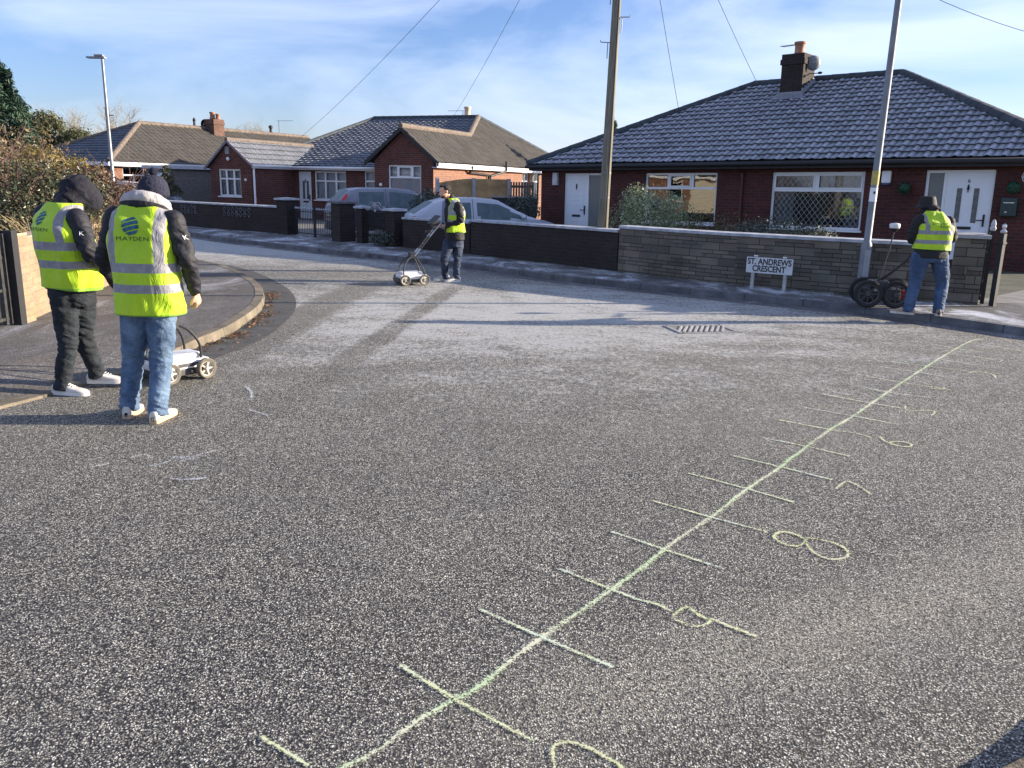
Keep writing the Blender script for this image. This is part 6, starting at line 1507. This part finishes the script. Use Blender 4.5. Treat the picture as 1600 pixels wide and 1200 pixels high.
# ------------------------------------------------------------------ cars (only their upper parts show over the walls, but they are whole)
def car(name, loc, rotz, label, paint, glass, Ls=3.75, W=1.62, Hh=1.42, style='hatch', tail=False):
    root = empty(name, loc, (0, 0, rotz), label, 'car', None)
    hl = Ls / 2
    if style == 'hatch':      # x from rear (-hl) to front (+hl)
        top = [(-hl, .62), (-hl + .06, .88), (-hl + .16, 1.02), (-hl + .48, 1.36), (-hl + .8, Hh - .01), (-.1, Hh), (.45, Hh - .05), (1.12, 1.0), (1.2, .97), (hl - .25, .84), (hl - .04, .66), (hl, .5)]
    else:
        top = [(-hl, .62), (-hl + .05, .86), (-hl + .14, .98), (-hl + .62, 1.28), (-hl + 1.05, Hh - .01), (-.2, Hh), (.3, Hh - .04), (1.12, .97), (1.2, .95), (hl - .22, .80), (hl - .04, .64), (hl, .5)]
    TX = np.array([p[0] for p in top]); TZ = np.array([p[1] for p in top])
    ns = 150; xs = np.linspace(-hl, hl, ns); nr = 40
    def belt(x): return .86 + .07 * (hl - x) / Ls
    V = []; P2 = []
    for x in xs:
        zt = float(np.interp(x, TX, TZ)); e = min(1, (hl - abs(x)) / .5); wb = W / 2 * (.80 + .20 * math.sqrt(max(0, 1 - (1 - e) ** 2)))
        bz = min(belt(x), zt - .01); wr = wb * .78
        ctrl = [(0, .22), (wb * .9, .22), (wb * .985, .34), (wb, .6), (wb * .985, bz), (wb * .985 - (wb * .985 - wr) * min(1, (zt - bz) / .5), max(bz, zt - .05)), (wr * .82 if zt - bz > .2 else wb * .8, zt), (0, zt + .02)]
        C_ = [c for c in catmull([(*q, 0) for q in ctrl], 6)]
        C_ = [(a[0], a[1]) for a in C_]
        row = [(x, -a, b) for a, b in C_] + [(x, a, b) for a, b in reversed(C_[:-1])]
        V.append(row)
    n = len(V[0]); vv = [p for r in V for p in r]; F = []
    for i in range(ns - 1):
        for k in range(n - 1): F.append((i * n + k, (i + 1) * n + k, (i + 1) * n + k + 1, i * n + k + 1))
    F.append(tuple(range(n))); F.append(tuple(reversed(range((ns - 1) * n, ns * n))))
    me = bpy.data.meshes.new('body'); me.from_pydata(vv, [], F); me.update()
    bm = bmesh.new(); bm.from_mesh(me); bmesh.ops.recalc_face_normals(bm, faces=bm.faces); bm.to_mesh(me); bm.free()
    body = link_mesh('body', me, [paint], root, smooth=True)
    fr_x = float(np.interp(1, [0, 1], [0, 1]))
    def pick(test, nm, mat, off):
        mb = MB()
        for p in me.polygons:
            if len(p.vertices) > 4: continue
            c = p.center
            if test(c, p.normal if p.normal.dot(Vector((c.x * .2, c.y, c.z - .6))) > 0 else -p.normal): nn_ = p.normal if p.normal.dot(Vector((c.x * .2, c.y, c.z - .6))) > 0 else -p.normal; mb.face([tuple(me.vertices[i].co + nn_ * off) for i in p.vertices])
        if mb.f:
            o = mb.build(nm, mat, root); bm = bmesh.new(); bm.from_mesh(o.data); bmesh.ops.remove_doubles(bm, verts=bm.verts, dist=.003); bm.to_mesh(o.data); bm.free(); o.data.polygons.foreach_set('use_smooth', [True] * len(o.data.polygons)); return o
    zt = lambda x: float(np.interp(x, TX, TZ))
    rear_w = -hl + (.62 if style == 'hatch' else .75)
    def side(a, b):
        def f(c, nn):
            if abs(nn.y) < .45: return False
            if not (a < c.x < b): return False
            lo = belt(c.x) + .025; hi_ = zt(c.x) - .105
            # rounded lower corners and raked pillars
            if c.z < lo or c.z > hi_: return False
            if c.x - a < .10 * (1 - min(1, (c.z - lo) / .08)): return False
            return True
        return f
    for sg_ in (-1, 1):
        f1, f2 = side(rear_w + .12, -.42), side(-.26, .92)
        pick(lambda c, nn: c.y * sg_ > 0 and f1(c, nn), 'rear_side_window', glass, .004); pick(lambda c, nn: c.y * sg_ > 0 and f2(c, nn), 'front_side_window', glass, .004)
    pick(lambda c, nn: nn.x > .25 and .5 < c.x < 1.1 and c.z > belt(c.x) + .06 and abs(c.y) < W / 2 * .78 and abs(nn.y) < .5, 'windscreen', glass, .004)
    pick(lambda c, nn: nn.x < -.3 and -hl + .16 < c.x < -hl + (.52 if style == 'hatch' else .8) and abs(c.y) < W / 2 * .66 and abs(nn.y) < .5, 'rear_window', glass, .004)
    red = M_simple('tail_red', (.50, .04, .05), .3, .15, 20)
    for s in (-1, 1):
        sgn = s
        t_ = pick(lambda c, nn: sgn * c.y > W / 2 * .74 and -hl + .10 < c.x < -hl + (.42 if tail else .16) and c.z > .84 and c.z < (1.26 if tail else .95) and nn.x < -.12, 'tail_light', red, .006)
        mb = MB(); mb.ball((.92, s * (W / 2 + .06), belt(.9) + .07), (.06, .09, .06), 10, 8); mb.tube([(.95, s * (W / 2 - .06), belt(.9) + .02), (.92, s * W / 2, belt(.9) + .05)], .02, 6); mb.build('wing_mirror', paint if style != 'hatch' else BLACKP, root, smooth=True)
        mb = MB(); mb.box((-.22 if style != 'hatch' else -.5, s * (W / 2 - .005), .82), (.17, .03, .035)); mb.build('door_handle', paint, root, bevel=.008)
        for x in (-hl + .68, hl - .72): wheel(root, (x, s * (W / 2 - .1), .29), .29, .18, RUBBER, GALV, 7)
    mb = MB(); mb.box((hl - .14, 0, .62), (.12, W * .8, .12)); mb.build('headlights', GALV, root, bevel=.02)
    mb = MB(); mb.box((-hl - .005, 0, .66), (.02, .5, .11)); mb.build('number_plate_blank', M_simple('plate_frosted', (.5, .48, .35), .6), root)
    return root
PURP = M_paint('paint_dark_purple', (.05, .06, .095), .70); WHITEP = M_paint('paint_white_frosted', (.40, .43, .50), .45); FG = M_simple('frosted_car_glass', (.075, .115, .13), .45, .2, 6, .3, 90, .003)
car('parked_car', (-3.72, 25.4, .05), R(24), 'dark purple frosted hatchback with a tall red tail lamp parked behind the iron panel', PURP, FG, 3.8, 1.65, 1.42, 'hatch', True)
car('parked_car', (-.92, 21.9, -.10), R(16), 'white frosted coupe shaped car parked behind the dark brick wall', WHITEP, FG, 3.95, 1.65, 1.40, 'coupe', False)
car('parked_car', (-14.7, 32.3, .05), R(12), 'dark car whose roof just shows over the hedge beside the far bungalow', PURP, FG, 3.9, 1.65, 1.42, 'hatch', False)

# ------------------------------------------------------------------ plants
def leaves(name, blobs, n, size, mat, parent, shell=.35, aspect=.5, seed=0, up=.3, zmin=.05, gap=.25, droop=0):
    r_ = np.random.default_rng(seed + 5); vol = np.array([b[1][0] * b[1][1] * b[1][2] for b in blobs]) ** .7; pr_ = vol / vol.sum()
    idx = r_.choice(len(blobs), n, p=pr_); d = r_.normal(size=(n, 3)); d /= np.linalg.norm(d, axis=1)[:, None]
    cen = np.array([b[0] for b in blobs], float)[idx]; rad = np.array([b[1] for b in blobs], float)[idx]
    rr = 1 - shell * r_.random(n) ** 1.4 + .12 * r_.normal(size=n); p = cen + d * rad * rr[:, None]
    keep = np.ones(n, bool)
    for i in range(n):
        if p[i, 2] < zmin or noise.noise(Vector(p[i] * (1.6 / max(.25, size * 14)) + seed)) < -gap - .05: keep[i] = False
    p, d = p[keep], d[keep]; n = len(p)
    nn = d + r_.normal(size=(n, 3)) * .8; nn[:, 2] += up; nn /= np.linalg.norm(nn, axis=1)[:, None]
    a = np.cross(nn, r_.normal(size=(n, 3))); a /= np.linalg.norm(a, axis=1)[:, None] + 1e-9; b = np.cross(nn, a)
    s = size * (.45 + 1.2 * r_.random(n) ** 2)[:, None]; a[:, 2] -= droop
    V = np.empty((n, 4, 3)); V[:, 0] = p - a * s; V[:, 1] = p - b * s * aspect + nn * s * .15; V[:, 2] = p + a * s; V[:, 3] = p + b * s * aspect + nn * s * .15
    me = bpy.data.meshes.new(name); me.from_pydata(V.reshape(-1, 3).tolist(), [], np.arange(4 * n).reshape(n, 4).tolist())
    return link_mesh(name, me, [mat], parent)
def branches(name, base, n, length, mat, parent, r0=.02, spread=.6, depth=3, seed=0, fan=1.0, split=3, droop=0., thin=.6, lean=(0, 0)):
    rd = random.Random(seed); mb = MB()
    def grow(p, d, L_, r, k):
        pts = [p]; q = p.copy(); dd = d.copy()
        for _ in range(4):
            dd = (dd + Vector((rd.gauss(0, .16), rd.gauss(0, .16), rd.gauss(0, .08) - droop * .1 * (depth - k)))).normalized(); q = q + dd * L_ / 4; pts.append(q.copy())
        mb.tube(pts, [max(.0025, r * (1 - .13 * i)) for i in range(5)], 4 if k < depth else 6, cap=False)
        if k > 0:
            for _ in range(split):
                j = rd.randint(1, 4); nd = (dd + Vector((rd.gauss(0, spread), rd.gauss(0, spread), abs(rd.gauss(0, spread)) * .5))).normalized(); grow(pts[j], nd, L_ * rd.uniform(.5, .8), r * thin, k - 1)
    for _ in range(n):
        d = Vector((rd.gauss(0, spread * fan) + lean[0], rd.gauss(0, spread * fan) + lean[1], 1)).normalized(); grow(Vector(base) + Vector((rd.gauss(0, .05), rd.gauss(0, .05), 0)), d, length * rd.uniform(.7, 1.1), r0, depth)
    return mb.build(name, mat, parent)
BARK = M_simple('bark', (.10, .085, .06), .9, .35, 5, .6, 30); TWIG_R = M_simple('twig_reddish', (.16, .09, .075), .9, .3, 8); TWIG_P = M_simple('twig_pale', (.30, .27, .21), .9, .3, 8); TWIG_S = M_simple('straw_stem', (.32, .25, .14), .85, .3, 8)
L_DARK = M_leaf('leaf_dark_glossy', [(.012, .022, .010), (.03, .045, .018), (.055, .075, .03), (.10, .075, .04), (.12, .13, .07)], .12, .35)
L_ORNG = M_leaf('leaf_orange_brown', [(.14, .09, .05), (.24, .17, .09), (.18, .15, .085), (.33, .26, .15)], .3)
L_YEL = M_leaf('leaf_yellow', [(.26, .20, .03), (.36, .28, .05), (.20, .20, .05)], .35)
L_RED = M_leaf('leaf_purple_brown', [(.09, .045, .04), (.17, .09, .06), (.10, .09, .04), (.26, .16, .12)], .2)
L_PINE = M_leaf('pine_needles', [(.02, .05, .036), (.04, .085, .05), (.06, .12, .07)], .15, .6)
L_IVY = M_leaf('leaf_ivy', [(.06, .075, .025), (.11, .12, .045), (.17, .16, .075)], .25)
L_PALE = M_leaf('leaf_white_green', [(.10, .15, .05), (.30, .36, .18), (.55, .60, .40), (.16, .20, .08)], .25, .5, .2)
L_FRST = M_leaf('leaf_dark_frosted', [(.02, .035, .02), (.04, .06, .035), (.07, .09, .06)], .1, .6, .25)
def plant(name, loc, label, cat, group=None): return empty(name, loc, (0, 0, 0), label, cat, group)

p = plant('evergreen_shrub', (-6.75, 11.4, .1), 'large rounded dark green shrub growing over the sunlit wall', 'shrub')
leaves('foliage', [((.0, 0, .95), (.85, .95, .80)), ((.35, .5, 1.0), (.7, .8, .66)), ((-.55, -.3, .85), (.6, .7, .75)), ((.45, -.5, .8), (.5, .6, .62)), ((.2, 1.0, .85), (.6, .6, .55))], 52000, .024, L_DARK, p, seed=1, shell=.3)
branches('branches', (0, 0, 0), 26, 1.15, TWIG_R, p, .018, .5, 3, 4, fan=1.2)
p = plant('beech_hedge', (-8.4, 14.4, .1), 'orange brown hedge of dry winter leaves at the left edge behind the evergreen shrub', 'hedge')
leaves('foliage', [((x, y, 1.10 + .08 * math.sin(x * 3)), (.75, .8, 1.02)) for x, y in ((-2.2, -.6), (-1.3, -.4), (-.4, -.4), (.45, -.4), (-1.6, -2.0), (-.7, -2.2), (.2, -1.7))], 60000, .032, L_ORNG, p, seed=2, shell=.35, gap=.35)
branches('branches', (-.5, -.4, .2), 46, 1.0, TWIG_S, p, .012, .55, 3, 9, fan=1.5)
p = plant('dark_hedge', (-6.95, 9.2, .1), 'low dark green hedge behind the black gate at the left edge', 'hedge')
leaves('foliage', [((0, 0, .65), (.9, 1.0, .62)), ((-1.2, -.6, .6), (.9, 1.2, .6)), ((.5, 1.0, .62), (.7, .8, .55))], 26000, .026, L_DARK, p, seed=12, shell=.3)
branches('branches', (0, 0, 0), 10, .6, BARK, p, .02, .6, 2, 14)
p = plant('yellow_shrub', (-7.9, 14.2, .1), 'yellow leaved shrub glowing among the orange hedge', 'shrub')
leaves('foliage', [((0, 0, 1.6), (.45, .5, .42)), ((.5, .2, 1.5), (.4, .4, .36))], 5500, .030, L_YEL, p, seed=3, gap=.15); branches('branches', (0, 0, 0), 8, 1.1, BARK, p, .016, .3, 2, 5)
p = plant('purple_shrub', (-6.9, 13.2, .1), 'purple brown leaved shrub in front of the slim street lamp', 'shrub')
leaves('foliage', [((.3, 0, 1.0), (.6, .8, .66)), ((.8, .1, .85), (.5, .5, .62)), ((.3, -.1, 1.4), (.32, .4, .34))], 16000, .027, L_RED, p, seed=4, shell=.4, gap=.3); branches('branches', (0, 0, 0), 16, 1.2, TWIG_R, p, .014, .45, 2, 6)
def stalks(name, loc, n, h, spread, label, seed, mat=TWIG_S):
    rd = random.Random(seed); root = plant(name, loc, label, 'grass clump', 'dry grass clumps on the sunlit wall'); mb = MB()
    for _ in range(n):
        a = rd.random() * 6.28; s = spread * rd.uniform(.3, 1.2); hh = h * rd.uniform(.6, 1.1); b = Vector((rd.gauss(0, .1), rd.gauss(0, .1), 0)); e = b + Vector((math.cos(a) * s, math.sin(a) * s, hh))
        m_ = b.lerp(e, .55) + Vector((0, 0, hh * .18)); mb.tube([q for q in catmull([tuple(b), tuple(m_), tuple(e)], 3)], [.005] * 4 + [.004, .003, .002], 4, cap=False)
    mb.build('stems', mat, root); return root
stalks('dry_grass', (-5.85, 10.2, .55), 110, .62, .42, 'straw coloured dry stems spraying over the wall left of the hooded man', 3)
stalks('dry_grass', (-5.75, 11.6, .5), 90, .62, .45, 'straw coloured dry stems between the heads of the two men', 8)

def conifer(name, loc, h, r, n, label, seed, mat=L_PINE, size=.10, cat='tree'):
    root = plant(name, loc, label, cat); rd = np.random.default_rng(seed); blobs = []
    for i in range(46):
        t = rd.random() ** .8; z = h * (.08 + .9 * t); rr = r * (1 - t) ** .7 * (.55 + .4 * rd.random()); a = rd.random() * 6.28; blobs.append(((math.cos(a) * rr, math.sin(a) * rr, z), (r * .32 * (1.25 - t), r * .32 * (1.25 - t), r * .26 * (1.3 - t) + .12)))
    leaves('crown', blobs, n, size, mat, root, seed=seed, aspect=.28, up=.9, shell=.6)
    mb = MB(); mb.tube([(0, 0, 0), (0, 0, h * .9)], [.16, .04], 8); mb.build('trunk', BARK, root); return root
conifer('conifer_tree', (-17.55, 29.5, 0), 5.3, 1.75, 30000, 'tall dark blue green conifer cut by the left edge of the picture', 21)
def bare_tree(name, loc, h, label, seed, twig, r0=.07, spread=.55, depth=4, split=4, n=5, ivy=None, group=None):
    root = plant(name, loc, label, 'tree', group); mb = MB(); mb.tube([(0, 0, 0), (.03, 0, h * .35)], [r0 * 1.6, r0], 8); mb.build('trunk', BARK, root)
    branches('crown', (.03, 0, h * .3), n, h * .34, twig, root, r0 * .6, spread, depth, seed, split=split, thin=.55)
    if ivy: leaves('ivy', ivy[0], ivy[1], ivy[2], L_IVY, root, seed=seed, shell=.5, gap=.25)
    return root
bare_tree('ivy_tree', (-25.6, 46, 0), 5.0, 'ivy covered round tree beyond the hedge left of the slim lamp', 31, TWIG_P, ivy=([((-.6, 0, 3.2), (1.6, 1.3, 1.4)), ((.5, 0, 4.1), (.95, .9, .85)), ((1.4, 0, 2.8), (1.0, .9, 1.0)), ((2.2, 0, 3.4), (.8, .8, .7))], 21000, .075))
bare_tree('bare_tree', (-24.6, 50, 0), 6.4, 'tall khaki leafless tree right of the ivy covered tree', 33, TWIG_P, r0=.08, split=5)
bare_tree('bare_tree', (-26.4, 56, 0), 5.7, 'small pale leafless tree just right of the slim lamp', 35, TWIG_P, split=4)
bare_tree('bare_tree', (-17.2, 21.2, 0) if False else (-13.9, 22.5, 0), 3.6, 'reddish leafless tree in front of the tall conifer', 37, TWIG_R, r0=.03, split=4, depth=4)
bare_tree('bare_tree', (-18.6, 60, 0), 6.2, 'broad pale leafless tree behind the middle roofs', 39, TWIG_P, r0=.07, spread=.75, split=5, n=7)
conifer('conifer_tree', (4.55, 41, 0), 4.75, 1.0, 5000, 'tip of a dark conifer behind the roof beside the telegraph pole', 41)
conifer('young_conifer', (-13.35, 32.6, 0), 2.05, .75, 5200, 'small spiky dark evergreen in front of the white garage door', 43, L_DARK, .06, 'shrub')
# far end of the street: distant roofs with a red chimney
hs = empty('bungalow', (-29.5, 52, 0), (0, 0, R(-30)), 'distant low roof with a red chimney pot half hidden beyond the orange hedge', 'house')
mb = MB(); mb.bx(-5, 5, 0, 7, 0, 2.3); mb.build('wall', BRICK_ML, hs)
tile_plane('roof', [(-5.3, -.3, 2.3), (5.3, -.3, 2.3), (5.3, 3.5, 3.9), (-5.3, 3.5, 3.9)], TILE_LD, hs, sub=2); tile_plane('roof', [(5.3, 7.3, 2.3), (-5.3, 7.3, 2.3), (-5.3, 3.5, 3.9), (5.3, 3.5, 3.9)], TILE_LD, hs, sub=2, course=.6)
chimney('chimney', hs, (3.2, 3.4, 0), .6, .5, 3.4, 4.25, BRICK_ML, [(0, 0, .14, .35, TERRA)])

# garden of the near bungalows
p = plant('variegated_shrub', (2.95, 18.3, .1), 'pale green variegated shrub between the telegraph pole and the wide window', 'shrub')
leaves('foliage', [((0, 0, .95), (.72, .6, .62)), ((-.35, 0, 1.25), (.35, .35, .38)), ((.45, 0, 1.05), (.42, .4, .42)), ((0, -.1, .6), (.75, .6, .5)), ((-.62, 0, .7), (.35, .4, .5))], 13000, .034, L_PALE, p, seed=51, shell=.5, gap=.3, aspect=.3, up=.8); branches('branches', (0, 0, 0), 10, .7, BARK, p, .016, .4, 2, 52)
p = plant('twiggy_shrub', (4.15, 17.3, .1), 'thin twiggy shrub below the left window', 'shrub')
branches('branches', (0, 0, 0), 14, .62, TWIG_R, p, .01, .5, 3, 54); leaves('foliage', [((0, 0, .7), (.75, .5, .45)), ((-.5, 0, .8), (.4, .4, .4))], 3800, .02, L_IVY, p, seed=55, shell=.9)
p = plant('low_shrub', (4.95, 15.9, .1), 'low dark frosted shrub behind the stone wall between the two windows', 'shrub')
leaves('foliage', [((0, 0, .62), (.75, .5, .42)), ((.6, -.2, .6), (.45, .4, .36)), ((-.5, .1, .6), (.45, .4, .36))], 15000, .022, L_FRST, p, seed=56, shell=.4); branches('branches', (0, 0, 0), 10, .45, BARK, p, .014, .6, 2, 57)
p = plant('low_shrub', (-2.35, 23.6, .1), 'dark leafy shrub between the purple car and the white car', 'shrub')
leaves('foliage', [((0, 0, .95), (.6, .5, .42)), ((.3, .1, .7), (.6, .5, .5))], 5000, .04, L_FRST, p, seed=58); branches('branches', (0, 0, 0), 8, .6, BARK, p, .014, .5, 2, 59)
p = plant('low_shrub', (.35, 24.6, .1), 'small dark bush growing behind the white car bonnet', 'shrub')
leaves('foliage', [((0, 0, .9), (.4, .4, .45)), ((-.4, 0, .8), (.3, .3, .45))], 2500, .035, L_FRST, p, seed=60); branches('branches', (0, 0, 0), 8, .6, BARK, p, .012, .5, 2, 61)
p = plant('low_shrub', (-3.15, 20.75, .1), 'small dark leafy plant at the foot of the dark iron panel', 'shrub')
leaves('foliage', [((0, 0, .2), (.28, .2, .2)), ((-.3, .3, .15), (.2, .2, .15))], 1500, .03, L_FRST, p, seed=62); branches('branches', (0, 0, 0), 5, .2, BARK, p, .008, .6, 1, 63)
rd = random.Random(4); mb = MB()
for k in range(1500):
    i = rd.uniform(0, 3.0); j = min(2, int(i)); A_ = [(-2.75, 20.5), (1.93, 15.7), (4.82, 13.05), (6.3, 12.15)]; f_ = i - j; x = A_[j][0] + (A_[j + 1][0] - A_[j][0]) * f_ + rd.gauss(0, .02); y = A_[j][1] + (A_[j + 1][1] - A_[j][1]) * f_ - .03 - abs(rd.gauss(0, .02)); 
    if noise.noise(Vector((x * 2, y * 2, 0))) < -.02: continue
    h = rd.uniform(.015, .06); a = rd.random() * 6.28; mb.face([(x - .004 * math.cos(a), y - .004 * math.sin(a), .1), (x + .004 * math.cos(a), y + .004 * math.sin(a), .1), (x + rd.gauss(0, .02), y + rd.gauss(0, .02), .1 + h)])
tag(mb.build('weeds', M_leaf('weed_green', [(.05, .07, .02), (.12, .12, .05), (.2, .17, .09)], .2)), 'thin weeds growing along the foot of the pavement walls', 'weeds', kind='stuff')

# wires from the tall pole to the houses
wire((1.72, 16.44, 8.3), tuple(HM.matrix_basis @ Vector((-7, 11, 3.2))), .4, 'overhead wire crossing the sky towards the far bungalow')
wire((1.72, 16.44, 8.25), tuple(HM.matrix_basis @ Vector((2.6, 11.6, 4.6))), .25, 'overhead wire dropping to the middle bungalow chimney')
wire((1.8, 16.44, 8.3), tuple(HR.matrix_basis @ Vector((3.2, 2.6, 3.72))), .1, 'overhead wire dropping to the left slope of the near roof')
wire((1.85, 16.44, 8.3), tuple(HR.matrix_basis @ Vector((5.0, 3.9, 4.5))), .12, 'overhead wire dropping to the near roof left of the chimney')
wire((1.9, 16.44, 8.35), (13.7, 20, 4.86), .85, 'overhead wire in the top right corner of the sky')
# 
# the sunlit bungalow across the corner: it stands left of the frame and shows mirrored in the plain window
HO = empty('bungalow', (-22.5, 17.5, 0), (0, 0, R(98)), 'sunlit brick bungalow mirrored in the plain window between the pole and the leaded window', 'house')
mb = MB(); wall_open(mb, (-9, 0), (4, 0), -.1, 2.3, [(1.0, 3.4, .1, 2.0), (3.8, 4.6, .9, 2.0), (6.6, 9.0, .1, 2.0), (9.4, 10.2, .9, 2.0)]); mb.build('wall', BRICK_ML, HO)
fO, mO = facade_frame((-9, 0), (4, 0)); CREAM = M_simple('cream_door', (.62, .56, .42), .6, .05)
for q in (1.0, 6.6):
    window(fO, mO, HO, q + 2.8, q + 3.6, .9, 2.0, [[], []], .7)
    mb = FMB(fO, mO)
    for k in range(10): mb.bx(q, q + 2.4, .04, .07, .1 + k * .19, .1 + k * .19 + .18)
    mb.done('garage_door', CREAM, HO)
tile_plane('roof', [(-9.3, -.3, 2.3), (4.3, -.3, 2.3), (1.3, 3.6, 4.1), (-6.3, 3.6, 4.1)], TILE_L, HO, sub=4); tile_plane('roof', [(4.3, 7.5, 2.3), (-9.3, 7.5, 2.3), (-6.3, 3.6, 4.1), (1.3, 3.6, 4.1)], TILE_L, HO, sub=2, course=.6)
mb = MB(); mb.bx(-9.3, 4.3, -.32, -.28, 2.15, 2.32); mb.build('fascia', UPVC, HO)
